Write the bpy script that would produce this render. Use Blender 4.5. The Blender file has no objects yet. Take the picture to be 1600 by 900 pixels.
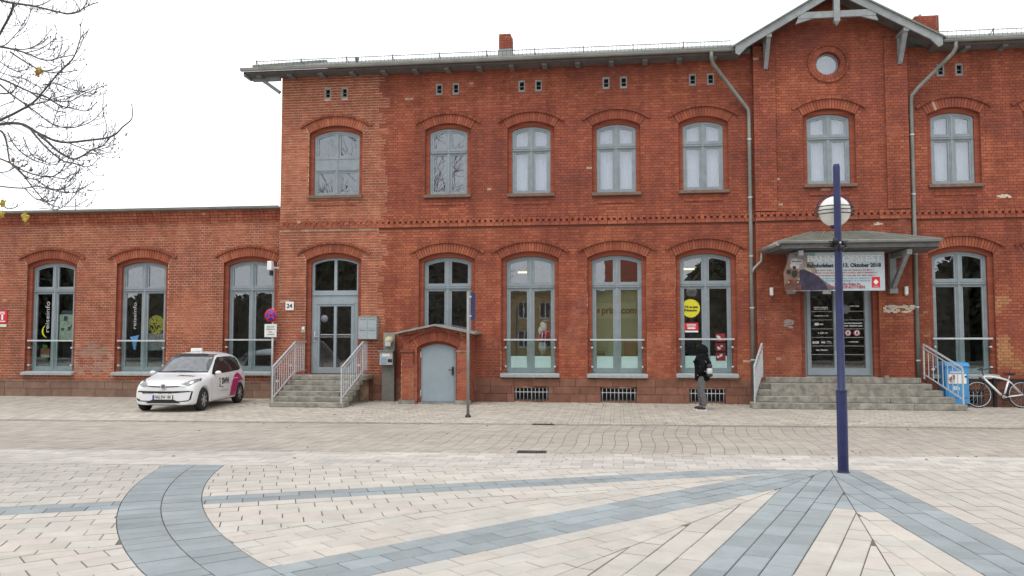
import bpy, bmesh, math, random
import numpy as np
from mathutils import Vector, Matrix
from mathutils.geometry import tessellate_polygon
from mathutils.bvhtree import BVHTree

rnd = random.Random(7)
S = bpy.context.scene
COL = S.collection
R = math.radians
PI = math.pi

# ------------------------------------------------------------------ camera
cam_d = bpy.data.cameras.new("camera")
cam_d.sensor_width = 36.0
cam_d.lens = 36.0 * 1280.0 / 1600.0
cam_d.clip_start = 0.1
cam_d.clip_end = 2000.0
cam = bpy.data.objects.new("camera", cam_d)
COL.objects.link(cam)
cam.location = (0.0, -22.846, 1.87)
cam.rotation_euler = (R(90 + 3.27), 0.0, R(7.2))
S.camera = cam

# ------------------------------------------------------------------ world: overcast daylight
SUN_EL, SUN_AZ = 60.0, 200.0
world = bpy.data.worlds.new("World")
S.world = world
world.use_nodes = True
wt = world.node_tree
wt.nodes.clear()
w_out = wt.nodes.new('ShaderNodeOutputWorld')
w_bg = wt.nodes.new('ShaderNodeBackground')
w_bg.inputs['Strength'].default_value = 0.1
w_sky = wt.nodes.new('ShaderNodeTexSky')
w_sky.sky_type = 'NISHITA'
w_sky.sun_disc = False
w_sky.sun_elevation = R(SUN_EL)
w_sky.sun_rotation = R(SUN_AZ)
w_tc = wt.nodes.new('ShaderNodeTexCoord')
w_no = wt.nodes.new('ShaderNodeTexNoise')
w_no.inputs['Scale'].default_value = 2.2
w_no.inputs['Detail'].default_value = 4.0
w_rp = wt.nodes.new('ShaderNodeValToRGB')
w_rp.color_ramp.elements[0].position = 0.3
w_rp.color_ramp.elements[0].color = (12.0, 12.4, 13.0, 1)
w_rp.color_ramp.elements[1].position = 0.75
w_rp.color_ramp.elements[1].color = (14.3, 14.3, 14.4, 1)
w_mx = wt.nodes.new('ShaderNodeMix')
w_mx.data_type = 'RGBA'
w_mx.inputs[0].default_value = 0.92
wt.links.new(w_tc.outputs['Generated'], w_no.inputs['Vector'])
wt.links.new(w_no.outputs['Fac'], w_rp.inputs['Fac'])
wt.links.new(w_sky.outputs['Color'], w_mx.inputs[6])
wt.links.new(w_rp.outputs['Color'], w_mx.inputs[7])
wt.links.new(w_mx.outputs[2], w_bg.inputs['Color'])
wt.links.new(w_bg.outputs['Background'], w_out.inputs['Surface'])

sun_d = bpy.data.lights.new("sun", 'SUN')
sun_d.energy = 1.15
sun_d.angle = R(25)
sun_d.color = (1.0, 0.96, 0.9)
sun = bpy.data.objects.new("sun", sun_d)
COL.objects.link(sun)
sun.location = (0, -30, 40)
_az = R(SUN_AZ)
_sd = Vector((math.sin(_az) * math.cos(R(SUN_EL)), math.cos(_az) * math.cos(R(SUN_EL)), math.sin(R(SUN_EL))))
sun.rotation_euler = _sd.to_track_quat('Z', 'Y').to_euler()

S.view_settings.view_transform = 'Standard'
S.view_settings.look = 'None'
S.view_settings.exposure = 0.22
S.view_settings.gamma = 1.0
S.cycles.max_bounces = 6
S.cycles.transparent_max_bounces = 24
S.cycles.glossy_bounces = 3

# ------------------------------------------------------------------ materials
MATS = {}

def nd(nt, typ, **kw):
    n = nt.nodes.new(typ)
    for k, v in kw.items():
        setattr(n, k, v)
    return n

def mat(name, col, rough=0.7, metal=0.0, var=0.15, scale=6.0, bump=0.0, bscale=60.0, spec=0.4, col2=None, stretch=None, coat=0.0):
    """Principled material: colour varied by two noises, optional fine bump."""
    if name in MATS:
        return MATS[name]
    m = bpy.data.materials.new(name)
    m.use_nodes = True
    nt = m.node_tree
    b = nt.nodes['Principled BSDF']
    b.inputs['Roughness'].default_value = rough
    b.inputs['Metallic'].default_value = metal
    b.inputs['Specular IOR Level'].default_value = spec
    b.inputs['Coat Weight'].default_value = coat
    tc = nd(nt, 'ShaderNodeTexCoord')
    mp = nd(nt, 'ShaderNodeMapping')
    if stretch:
        mp.inputs['Scale'].default_value = stretch
    nt.links.new(tc.outputs['Object'], mp.inputs['Vector'])
    n1 = nd(nt, 'ShaderNodeTexNoise')
    n1.inputs['Scale'].default_value = scale
    n1.inputs['Detail'].default_value = 6.0
    n1.inputs['Roughness'].default_value = 0.65
    nt.links.new(mp.outputs['Vector'], n1.inputs['Vector'])
    rp = nd(nt, 'ShaderNodeValToRGB')
    c2 = col2 if col2 else tuple(min(1, c * (1 + var)) for c in col)
    c1 = tuple(c * (1 - var) for c in col)
    rp.color_ramp.elements[0].position = 0.32
    rp.color_ramp.elements[0].color = (*c1, 1)
    rp.color_ramp.elements[1].position = 0.68
    rp.color_ramp.elements[1].color = (*c2, 1)
    nt.links.new(n1.outputs['Fac'], rp.inputs['Fac'])
    nt.links.new(rp.outputs['Color'], b.inputs['Base Color'])
    if bump > 0:
        n2 = nd(nt, 'ShaderNodeTexNoise')
        n2.inputs['Scale'].default_value = bscale
        n2.inputs['Detail'].default_value = 3.0
        nt.links.new(mp.outputs['Vector'], n2.inputs['Vector'])
        bp = nd(nt, 'ShaderNodeBump')
        bp.inputs['Strength'].default_value = bump
        bp.inputs['Distance'].default_value = 0.01
        nt.links.new(n2.outputs['Fac'], bp.inputs['Height'])
        nt.links.new(bp.outputs['Normal'], b.inputs['Normal'])
    MATS[name] = m
    return m

def attr_mat(name, from_object, rough=0.85, nscale=7.0, namt=0.20, streak=0.0, bump=0.25, bscale=45.0):
    """Base colour comes from each piece's own colour (face attribute, or object colour), roughened by noise."""
    m = bpy.data.materials.new(name)
    m.use_nodes = True
    nt = m.node_tree
    b = nt.nodes['Principled BSDF']
    b.inputs['Roughness'].default_value = rough
    b.inputs['Specular IOR Level'].default_value = 0.25
    if from_object:
        src = nd(nt, 'ShaderNodeObjectInfo').outputs['Color']
    else:
        a = nd(nt, 'ShaderNodeAttribute')
        a.attribute_name = 'piece_colour'
        src = a.outputs['Color']
    geo = nd(nt, 'ShaderNodeNewGeometry')
    n1 = nd(nt, 'ShaderNodeTexNoise')
    n1.inputs['Scale'].default_value = nscale
    n1.inputs['Detail'].default_value = 7.0
    n1.inputs['Roughness'].default_value = 0.7
    nt.links.new(geo.outputs['Position'], n1.inputs['Vector'])
    mr = nd(nt, 'ShaderNodeMapRange')
    mr.inputs['From Min'].default_value = 0.25
    mr.inputs['From Max'].default_value = 0.75
    mr.inputs['To Min'].default_value = 1 - namt
    mr.inputs['To Max'].default_value = 1 + namt
    nt.links.new(n1.outputs['Fac'], mr.inputs['Value'])
    mx = nd(nt, 'ShaderNodeVectorMath', operation='MULTIPLY')
    nt.links.new(src, mx.inputs[0])
    nt.links.new(mr.outputs['Result'], mx.inputs[1])
    last = mx
    if streak > 0:                       # rain streaks and soot, longer than wide, fixed to the wall
        mp = nd(nt, 'ShaderNodeMapping')
        mp.inputs['Scale'].default_value = (1.5, 1.5, 0.22)
        nt.links.new(geo.outputs['Position'], mp.inputs['Vector'])
        n3 = nd(nt, 'ShaderNodeTexNoise')
        n3.inputs['Scale'].default_value = 1.6
        n3.inputs['Detail'].default_value = 5.0
        n3.inputs['Roughness'].default_value = 0.6
        nt.links.new(mp.outputs['Vector'], n3.inputs['Vector'])
        m3 = nd(nt, 'ShaderNodeMapRange')
        m3.inputs['From Min'].default_value = 0.30
        m3.inputs['From Max'].default_value = 0.62
        m3.inputs['To Min'].default_value = 1 - streak
        m3.inputs['To Max'].default_value = 1.06
        nt.links.new(n3.outputs['Fac'], m3.inputs['Value'])
        last = nd(nt, 'ShaderNodeVectorMath', operation='MULTIPLY')
        nt.links.new(mx.outputs['Vector'], last.inputs[0])
        nt.links.new(m3.outputs['Result'], last.inputs[1])
    nt.links.new(last.outputs['Vector'], b.inputs['Base Color'])
    n2 = nd(nt, 'ShaderNodeTexNoise')
    n2.inputs['Scale'].default_value = bscale
    n2.inputs['Detail'].default_value = 3.0
    nt.links.new(geo.outputs['Position'], n2.inputs['Vector'])
    bp = nd(nt, 'ShaderNodeBump')
    bp.inputs['Strength'].default_value = bump
    bp.inputs['Distance'].default_value = 0.006
    nt.links.new(n2.outputs['Fac'], bp.inputs['Height'])
    nt.links.new(bp.outputs['Normal'], b.inputs['Normal'])
    return m

BRICK_ATTR = attr_mat('brick_courses', False, streak=0.27)
BRICK_OBJ = attr_mat('brick_single', True, streak=0.27)
PAVE_ATTR = attr_mat('paving_joined', False, rough=0.8, nscale=2.2, namt=0.16, bump=0.2, bscale=90)
PAVE_OBJ = attr_mat('paving_single', True, rough=0.8, nscale=2.2, namt=0.16, bump=0.2, bscale=90)
STONE_OBJ = attr_mat('plinth_sandstone', True, rough=0.95, nscale=4.0, namt=0.30, bump=0.6, bscale=25)

def mortar_mat():
    m = bpy.data.materials.new('mortar')
    m.use_nodes = True
    nt = m.node_tree
    b = nt.nodes['Principled BSDF']
    b.inputs['Roughness'].default_value = 0.95
    b.inputs['Specular IOR Level'].default_value = 0.1
    geo = nd(nt, 'ShaderNodeNewGeometry')
    sp = nd(nt, 'ShaderNodeSeparateXYZ')
    nt.links.new(geo.outputs['Position'], sp.inputs[0])
    # repointed (pale) mortar left of a toothed line and in irregular patches
    q = nd(nt, 'ShaderNodeMath', operation='SNAP')
    q.inputs[1].default_value = 0.154
    nt.links.new(sp.outputs['Z'], q.inputs[0])
    wn = nd(nt, 'ShaderNodeTexWhiteNoise', noise_dimensions='1D')
    nt.links.new(q.outputs[0], wn.inputs['W'])
    jag = nd(nt, 'ShaderNodeMath', operation='MULTIPLY_ADD')
    jag.inputs[1].default_value = 0.35
    nt.links.new(wn.outputs['Value'], jag.inputs[0])
    nt.links.new(sp.outputs['X'], jag.inputs[2])
    lt = nd(nt, 'ShaderNodeMath', operation='LESS_THAN')
    lt.inputs[1].default_value = -6.45
    nt.links.new(jag.outputs[0], lt.inputs[0])
    no = nd(nt, 'ShaderNodeTexNoise')
    no.inputs['Scale'].default_value = 0.75
    no.inputs['Detail'].default_value = 4.0
    nt.links.new(geo.outputs['Position'], no.inputs['Vector'])
    zz = nd(nt, 'ShaderNodeMapRange')
    zz.inputs['From Min'].default_value = 0.5
    zz.inputs['From Max'].default_value = 5.0
    zz.inputs['To Min'].default_value = 0.10
    zz.inputs['To Max'].default_value = -0.14
    nt.links.new(sp.outputs['Z'], zz.inputs['Value'])
    ad = nd(nt, 'ShaderNodeMath', operation='ADD')
    nt.links.new(no.outputs['Fac'], ad.inputs[0])
    nt.links.new(zz.outputs['Result'], ad.inputs[1])
    gt = nd(nt, 'ShaderNodeMapRange')
    gt.inputs['From Min'].default_value = 0.53
    gt.inputs['From Max'].default_value = 0.60
    gt.inputs['To Max'].default_value = 0.8
    nt.links.new(ad.outputs[0], gt.inputs['Value'])
    mxv = nd(nt, 'ShaderNodeMath', operation='MAXIMUM')
    nt.links.new(lt.outputs[0], mxv.inputs[0])
    nt.links.new(gt.outputs['Result'], mxv.inputs[1])
    n3 = nd(nt, 'ShaderNodeTexNoise')
    n3.inputs['Scale'].default_value = 5.0
    n3.inputs['Detail'].default_value = 5.0
    nt.links.new(geo.outputs['Position'], n3.inputs['Vector'])
    pale = nd(nt, 'ShaderNodeValToRGB')
    pale.color_ramp.elements[0].position = 0.35
    pale.color_ramp.elements[0].color = (0.40, 0.25, 0.165, 1)
    pale.color_ramp.elements[1].position = 0.62
    pale.color_ramp.elements[1].color = (0.68, 0.475, 0.335, 1)
    nt.links.new(n3.outputs['Fac'], pale.inputs['Fac'])
    mx = nd(nt, 'ShaderNodeMix', data_type='RGBA')
    mx.inputs[6].default_value = (0.185, 0.075, 0.052, 1)
    nt.links.new(mxv.outputs[0], mx.inputs[0])
    nt.links.new(pale.outputs['Color'], mx.inputs[7])
    nt.links.new(mx.outputs[2], b.inputs['Base Color'])
    return m

MORTAR = mortar_mat()

def reveal_mat():
    """Brick returns of the window reveals: courses by height."""
    m = bpy.data.materials.new('brick_reveal')
    m.use_nodes = True
    nt = m.node_tree
    b = nt.nodes['Principled BSDF']
    b.inputs['Roughness'].default_value = 0.9
    b.inputs['Specular IOR Level'].default_value = 0.2
    geo = nd(nt, 'ShaderNodeNewGeometry')
    sp = nd(nt, 'ShaderNodeSeparateXYZ')
    nt.links.new(geo.outputs['Position'], sp.inputs[0])
    dv = nd(nt, 'ShaderNodeMath', operation='DIVIDE')
    dv.inputs[1].default_value = 0.077
    nt.links.new(sp.outputs['Z'], dv.inputs[0])
    fr = nd(nt, 'ShaderNodeMath', operation='FRACT')
    nt.links.new(dv.outputs[0], fr.inputs[0])
    fl = nd(nt, 'ShaderNodeMath', operation='FLOOR')
    nt.links.new(dv.outputs[0], fl.inputs[0])
    wn = nd(nt, 'ShaderNodeTexWhiteNoise', noise_dimensions='1D')
    nt.links.new(fl.outputs[0], wn.inputs['W'])
    rp = nd(nt, 'ShaderNodeValToRGB')
    rp.color_ramp.elements[0].color = (0.22, 0.058, 0.034, 1)
    rp.color_ramp.elements[1].color = (0.32, 0.090, 0.052, 1)
    nt.links.new(wn.outputs['Value'], rp.inputs['Fac'])
    gt = nd(nt, 'ShaderNodeMath', operation='GREATER_THAN')
    gt.inputs[1].default_value = 0.86
    nt.links.new(fr.outputs[0], gt.inputs[0])
    mx = nd(nt, 'ShaderNodeMix', data_type='RGBA')
    mx.inputs[7].default_value = (0.16, 0.07, 0.05, 1)
    nt.links.new(gt.outputs[0], mx.inputs[0])
    nt.links.new(rp.outputs['Color'], mx.inputs[6])
    nt.links.new(mx.outputs[2], b.inputs['Base Color'])
    return m

REVEAL = reveal_mat()

def glass_mat(name, tint=(0.9, 0.93, 0.93), refl=0.10):
    m = bpy.data.materials.new(name)
    m.use_nodes = True
    nt = m.node_tree
    nt.nodes.clear()
    o = nd(nt, 'ShaderNodeOutputMaterial')
    t = nd(nt, 'ShaderNodeBsdfTransparent')
    t.inputs['Color'].default_value = (*tint, 1)
    g = nd(nt, 'ShaderNodeBsdfGlossy')
    g.inputs['Roughness'].default_value = 0.0
    g.inputs['Color'].default_value = (0.93, 0.95, 1.0, 1)
    lw = nd(nt, 'ShaderNodeLayerWeight')
    lw.inputs['Blend'].default_value = 0.5
    pw = nd(nt, 'ShaderNodeMath', operation='POWER')
    pw.inputs[1].default_value = 5.0
    nt.links.new(lw.outputs['Facing'], pw.inputs[0])
    ma = nd(nt, 'ShaderNodeMath', operation='MULTIPLY_ADD')
    ma.inputs[1].default_value = 0.8
    ma.inputs[2].default_value = refl
    nt.links.new(pw.outputs[0], ma.inputs[0])
    # very slight waviness of old panes
    tc = nd(nt, 'ShaderNodeTexCoord')
    n = nd(nt, 'ShaderNodeTexNoise')
    n.inputs['Scale'].default_value = 2.5
    nt.links.new(tc.outputs['Object'], n.inputs['Vector'])
    bp = nd(nt, 'ShaderNodeBump')
    bp.inputs['Strength'].default_value = 0.035
    bp.inputs['Distance'].default_value = 0.01
    nt.links.new(n.outputs['Fac'], bp.inputs['Height'])
    nt.links.new(bp.outputs['Normal'], g.inputs['Normal'])
    mx = nd(nt, 'ShaderNodeMixShader')
    nt.links.new(ma.outputs[0], mx.inputs['Fac'])
    nt.links.new(t.outputs[0], mx.inputs[1])
    nt.links.new(g.outputs[0], mx.inputs[2])
    nt.links.new(mx.outputs[0], o.inputs['Surface'])
    return m

GLASS = glass_mat('window_glass', refl=0.135)
RAIL_GLASS = glass_mat('rail_glass', (0.93, 0.965, 0.955), 0.03)
CAR_GLASS = glass_mat('car_glass', (0.30, 0.32, 0.33), 0.08)

def emis(name, col, strength):
    m = bpy.data.materials.new(name)
    m.use_nodes = True
    b = m.node_tree.nodes['Principled BSDF']
    b.inputs['Base Color'].default_value = (*col, 1)
    b.inputs['Emission Color'].default_value = (*col, 1)
    b.inputs['Emission Strength'].default_value = strength
    return m

M_FRAME = mat('window_paint', (0.235, 0.275, 0.295), 0.45, var=0.12, scale=5)
M_DOOR = mat('door_paint', (0.27, 0.32, 0.345), 0.45, var=0.10, scale=3)
M_TIMBER = mat('timber_paint', (0.25, 0.27, 0.275), 0.6, var=0.2, scale=4)
M_SOFFIT = mat('soffit_boards', (0.13, 0.12, 0.12), 0.8, var=0.2, scale=4)
M_ZINC = mat('zinc', (0.26, 0.28, 0.27), 0.5, metal=0.25, var=0.25, scale=3)
M_ROOF = mat('roof_sheet', (0.17, 0.185, 0.165), 0.75, var=0.25, scale=2.0, bump=0.2)
M_SILL = mat('sill_stone', (0.31, 0.34, 0.345), 0.8, var=0.15, scale=8, bump=0.2)
M_USILL = mat('brown_sill', (0.17, 0.11, 0.085), 0.85, var=0.2, scale=8)
M_STEP = mat('step_concrete', (0.255, 0.24, 0.205), 0.95, var=0.45, scale=5, bump=0.5, bscale=40)
M_GALV = mat('galvanised_steel', (0.50, 0.52, 0.54), 0.45, metal=0.3, var=0.15, scale=10)
M_DARK = mat('dark_opening', (0.012, 0.012, 0.014), 0.8, var=0.2)
M_IN = mat('interior_plaster', (0.46, 0.39, 0.34), 0.9, var=0.2)
M_INFLOOR = mat('interior_floor', (0.12, 0.10, 0.085), 0.7, var=0.2)
M_BLIND = mat('pale_curtain', (0.44, 0.45, 0.55), 0.9, var=0.06, scale=3)
M_FILM = mat('frosted_film', (0.50, 0.62, 0.61), 0.5, var=0.05)
M_WHITE = mat('white_plastic', (0.75, 0.75, 0.74), 0.4, var=0.05)
M_BLACK = mat('black_plastic', (0.02, 0.02, 0.022), 0.5, var=0.2)
M_BLUE = mat('lamp_blue_paint', (0.014, 0.020, 0.082), 0.5, var=0.3, scale=7, coat=0.05, bump=.1)
M_RED = mat('sign_red', (0.55, 0.02, 0.035), 0.5, var=0.05)
M_SIGNBLUE = mat('sign_blue', (0.05, 0.06, 0.38), 0.5, var=0.05)
M_INKBLACK = mat('print_black', (0.02, 0.02, 0.02), 0.6, var=0.1)
M_INKGREY = mat('print_grey', (0.35, 0.36, 0.38), 0.6, var=0.1)
M_RUBBER = mat('tyre_rubber', (0.022, 0.022, 0.023), 0.8, var=0.2)

# ------------------------------------------------------------------ object helpers
ORG = {}        # origin of an empty (and of its parts), so parts may be modelled in world metres

def tag(o, label=None, cat=None, group=None, kind=None):
    if label: o['label'] = label
    if cat: o['category'] = cat
    if group: o['group'] = group
    if kind: o['kind'] = kind
    return o

def thing(name, label, cat, loc=(0, 0, 0), rz=0.0, group=None, local=False):
    o = bpy.data.objects.new(name, None)
    COL.objects.link(o)
    o.empty_display_size = 0.2
    o.location = loc
    o.rotation_euler = (0, 0, rz)
    tag(o, label, cat, group)
    ORG[o] = Vector((0, 0, 0)) if local else Vector(loc)
    return o

def link(name, me, parent=None, kind=None, label=None):
    o = bpy.data.objects.new(name, me)
    COL.objects.link(o)
    if parent is not None:
        o.parent = parent
        ORG[o] = ORG.get(parent, Vector((0, 0, 0)))
    tag(o, label, kind=kind)
    return o

class MB:
    def __init__(s):
        s.v = []; s.f = []; s.m = []; s.sm = []
    def add(s, verts, faces, mi=0, smooth=False):
        n = len(s.v)
        s.v.extend([tuple(p) for p in verts])
        for f in faces:
            s.f.append([i + n for i in f]); s.m.append(mi); s.sm.append(smooth)
        return s
    def box(s, x0, x1, y0, y1, z0, z1, mi=0):
        v = [(x0, y0, z0), (x1, y0, z0), (x1, y1, z0), (x0, y1, z0), (x0, y0, z1), (x1, y0, z1), (x1, y1, z1), (x0, y1, z1)]
        return s.add(v, [(0, 3, 2, 1), (4, 5, 6, 7), (0, 1, 5, 4), (1, 2, 6, 5), (2, 3, 7, 6), (3, 0, 4, 7)], mi)
    def beam(s, a, b, w, h, up=(0, 0, 1), mi=0):
        """box between two points, w wide, h high"""
        a = Vector(a); b = Vector(b)
        d = (b - a).normalized(); u = Vector(up)
        r = d.cross(u)
        if r.length < 1e-4: r = d.cross(Vector((1, 0, 0)))
        r.normalize(); u = r.cross(d).normalized()
        v = []
        for p in (a, b):
            for sx, sz in ((-1, -1), (1, -1), (1, 1), (-1, 1)):
                v.append(p + r * (sx * w / 2) + u * (sz * h / 2))
        return s.add(v, [(0, 1, 2, 3), (7, 6, 5, 4), (0, 4, 5, 1), (1, 5, 6, 2), (2, 6, 7, 3), (3, 7, 4, 0)], mi)
    def tube(s, pts, rad, n=8, mi=0, caps=True):
        pts = [Vector(p) for p in pts]
        k = len(pts)
        rad = list(rad) if hasattr(rad, '__len__') else [rad] * k
        v = []
        prev = None
        for i, p in enumerate(pts):
            d = (pts[min(i + 1, k - 1)] - pts[max(i - 1, 0)])
            d = d.normalized() if d.length > 1e-9 else Vector((0, 0, 1))
            if prev is None:
                a = d.cross(Vector((0, 0, 1)))
                if a.length < 1e-3: a = d.cross(Vector((1, 0, 0)))
            else:
                a = prev - d * prev.dot(d)
                if a.length < 1e-4: a = d.cross(Vector((1, 0, 0)))
            a.normalize(); prev = a
            b = d.cross(a)
            for j in range(n):
                t = 2 * PI * j / n
                v.append(p + (a * math.cos(t) + b * math.sin(t)) * rad[i])
        f = []
        for i in range(k - 1):
            for j in range(n):
                f.append((i * n + j, i * n + (j + 1) % n, (i + 1) * n + (j + 1) % n, (i + 1) * n + j))
        s.add(v, f, mi, True)
        if caps:
            m = len(s.v) - len(v)
            s.f.append([m + j for j in range(n)][::-1]); s.m.append(mi); s.sm.append(False)
            s.f.append([m + (k - 1) * n + j for j in range(n)]); s.m.append(mi); s.sm.append(False)
        return s
    def lathe(s, prof, c=(0, 0, 0), axis='z', n=24, mi=0, smooth=True):
        """prof: list of (radius, height along the axis)"""
        c = Vector(c); v = []; f = []
        k = len(prof)
        for r, h in prof:
            for j in range(n):
                t = 2 * PI * j / n
                a, b = r * math.cos(t), r * math.sin(t)
                v.append(c + (Vector((a, b, h)) if axis == 'z' else Vector((a, h, b)) if axis == 'y' else Vector((h, a, b))))
        for i in range(k - 1):
            for j in range(n):
                f.append((i * n + j, i * n + (j + 1) % n, (i + 1) * n + (j + 1) % n, (i + 1) * n + j))
        return s.add(v, f, mi, smooth)
    def plate(s, outer, holes=(), y0=0.0, y1=0.05, mi=0, side=None, back=True):
        """polygon with holes in the XZ plane, front at y0, back at y1"""
        side = mi if side is None else side
        loops = [outer] + list(holes)
        polys = [[Vector((x, 0, z)) for x, z in lp] for lp in loops]
        flat = [p for lp in loops for p in lp]
        tris = tessellate_polygon([[Vector((x, z, 0)) for x, z in lp] for lp in loops])
        n = len(s.v)
        N = len(flat)
        s.v.extend([(x, y0, z) for x, z in flat]); s.v.extend([(x, y1, z) for x, z in flat])
        for t in tris:
            a, b, c = [flat[i] for i in t]
            cr = (b[0] - a[0]) * (c[1] - a[1]) - (b[1] - a[1]) * (c[0] - a[0])
            if abs(cr) < 1e-12: continue
            t = tuple(t) if cr > 0 else tuple(reversed(t))     # seen from -y, x right z up: ccw faces -y
            s.f.append([n + i for i in t]); s.m.append(mi); s.sm.append(False)
            if back:
                s.f.append([n + N + i for i in reversed(t)]); s.m.append(mi); s.sm.append(False)
        o = 0
        for lp in loops:
            k = len(lp)
            for i in range(k):
                j = (i + 1) % k
                s.f.append([n + o + i, n + N + o + i, n + N + o + j, n + o + j]); s.m.append(side); s.sm.append(False)
            o += k
        return s
    def build(s, name, mats, parent=None, kind=None, label=None, fix=False, local=True):
        if not isinstance(mats, (list, tuple)): mats = [mats]
        me = bpy.data.meshes.new(name)
        off = ORG.get(parent, Vector((0, 0, 0))) if parent is not None else Vector((0, 0, 0))
        vv = [(p[0] - off.x, p[1] - off.y, p[2] - off.z) for p in s.v]
        me.from_pydata(vv, [], s.f)
        for m in mats: me.materials.append(m)
        me.polygons.foreach_set('material_index', s.m)
        me.polygons.foreach_set('use_smooth', s.sm)
        if fix:
            bm = bmesh.new(); bm.from_mesh(me)
            bmesh.ops.recalc_face_normals(bm, faces=bm.faces)
            bm.to_mesh(me); bm.free()
        me.update()
        return link(name, me, parent, kind, label)

def bevel(o, w, seg=2):
    """bake a bevel into the mesh"""
    bm = bmesh.new(); bm.from_mesh(o.data)
    bmesh.ops.remove_doubles(bm, verts=bm.verts, dist=1e-5)
    ed = [e for e in bm.edges if len(e.link_faces) == 2 and e.calc_face_angle(0) > 0.5]
    bmesh.ops.bevel(bm, geom=ed, offset=w, segments=seg, affect='EDGES', profile=0.5)
    bm.to_mesh(o.data); bm.free()
    return o

def text_mesh(txt, size, extrude=0.002, align='CENTER', bold=0.0):
    cu = bpy.data.curves.new('lettering', 'FONT')
    cu.body = txt; cu.size = size; cu.extrude = extrude
    cu.align_x = align; cu.align_y = 'CENTER'; cu.offset = bold
    cu.resolution_u = 3
    ob = bpy.data.objects.new('lettering', cu)
    COL.objects.link(ob)
    dg = bpy.context.evaluated_depsgraph_get()
    me = bpy.data.meshes.new_from_object(ob.evaluated_get(dg))
    bpy.data.objects.remove(ob)
    bpy.data.curves.remove(cu)
    return me

def text(txt, size, loc, material, parent, width=None, bold=0.0, vertical=False, name='lettering', extrude=0.002, align='CENTER'):
    """lettering in a plane facing -y"""
    me = text_mesh(txt, size, extrude, align, bold)
    xs = [v.co.x for v in me.vertices]
    k = 1.0
    if width and xs: k = width / max(1e-6, max(xs) - min(xs))
    off = ORG.get(parent, Vector((0, 0, 0)))
    for v in me.vertices:
        x, z, d = v.co.x * k, v.co.y, v.co.z
        if vertical: x, z = -z, x
        v.co = (loc[0] + x - off.x, loc[1] - d - off.y, loc[2] + z - off.z)
    me.materials.clear(); me.materials.append(material)
    return link(name, me, parent)

def clip(poly, nx, ny, c):
    """keep the part of a 2-D polygon where nx*x+ny*y <= c"""
    out = []
    k = len(poly)
    for i in range(k):
        a = poly[i]; b = poly[(i + 1) % k]
        da = nx * a[0] + ny * a[1] - c; db = nx * b[0] + ny * b[1] - c
        if da <= 0: out.append(a)
        if (da < 0 < db) or (db < 0 < da):
            t = da / (da - db)
            out.append((a[0] + (b[0] - a[0]) * t, a[1] + (b[1] - a[1]) * t))
    return out

def area(poly):
    return 0.5 * sum(poly[i][0] * poly[(i + 1) % len(poly)][1] - poly[(i + 1) % len(poly)][0] * poly[i][1] for i in range(len(poly)))

CAMP = Vector((0, -22.846, 1.87)); _A = R(-7.2); _P = R(3.27)
_RT = Vector((math.cos(_A), -math.sin(_A), 0)); _F0 = Vector((math.sin(_A), math.cos(_A), 0))
_FW = _F0 * math.cos(_P) + Vector((0, 0, math.sin(_P))); _UP = -_F0 * math.sin(_P) + Vector((0, 0, math.cos(_P)))
def proj(p):
    """photo pixel of a world point: only used to decide what is near enough to be built piece by piece"""
    d = Vector(p) - CAMP
    z = d.dot(_FW)
    if z < 0.1: return (-9999, -9999, z)
    return (800 + 1280 * d.dot(_RT) / z, 450 - 1280 * d.dot(_UP) / z, z)

# ------------------------------------------------------------------ piece builder (bricks, arch stones, paving)
_tab = np.random.RandomState(3).rand(256, 256)
def vnoise(x, y):
    x = np.asarray(x, float); y = np.asarray(y, float)
    xi = np.floor(x).astype(int); yi = np.floor(y).astype(int)
    fx = x - xi; fy = y - yi
    fx = fx * fx * (3 - 2 * fx); fy = fy * fy * (3 - 2 * fy)
    g = lambda a, b: _tab[a % 256, b % 256]
    return (g(xi, yi) * (1 - fx) + g(xi + 1, yi) * fx) * (1 - fy) + (g(xi, yi + 1) * (1 - fx) + g(xi + 1, yi + 1) * fx) * fy
def fbm(x, y):
    return (vnoise(x, y) + 0.5 * vnoise(x * 2.1 + 9, y * 2.1 + 4) + 0.25 * vnoise(x * 4.3 + 3, y * 4.3 + 7)) / 1.75

def pieces(name, quads, mats, parent, kind='stuff', vertical=True):
    """quads: list of (4+ corner polygon, near level, far level, colour); one mesh, each polygon a raised piece.
    vertical: polygon in XZ facing -y, levels are y;  else polygon in XY facing +z, levels are z."""
    off = ORG.get(parent, Vector((0, 0, 0))) if parent is not None else Vector((0, 0, 0))
    V = []; F = []; C = []
    for poly, lo, hi, col in quads:
        k = len(poly); n = len(V)
        if vertical:
            V.extend([(p[0] - off.x, lo - off.y, p[1] - off.z) for p in poly]); V.extend([(p[0] - off.x, hi - off.y, p[1] - off.z) for p in poly])
        else:
            V.extend([(p[0] - off.x, p[1] - off.y, lo - off.z) for p in poly]); V.extend([(p[0] - off.x, p[1] - off.y, hi - off.z) for p in poly])
        F.append([n + i for i in range(k)]); C.append(col)
        for i in range(k):
            j = (i + 1) % k
            F.append([n + i, n + k + i, n + k + j, n + j]); C.append(col)
    me = bpy.data.meshes.new(name)
    me.from_pydata(V, [], F)
    at = me.attributes.new('piece_colour', 'FLOAT_COLOR', 'FACE')
    c = np.ones((len(F), 4), np.float32); c[:, :3] = np.array(C, np.float32)
    at.data.foreach_set('color', c.ravel())
    me.materials.append(mats)
    me.update()
    return link(name, me, parent, kind)

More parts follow.
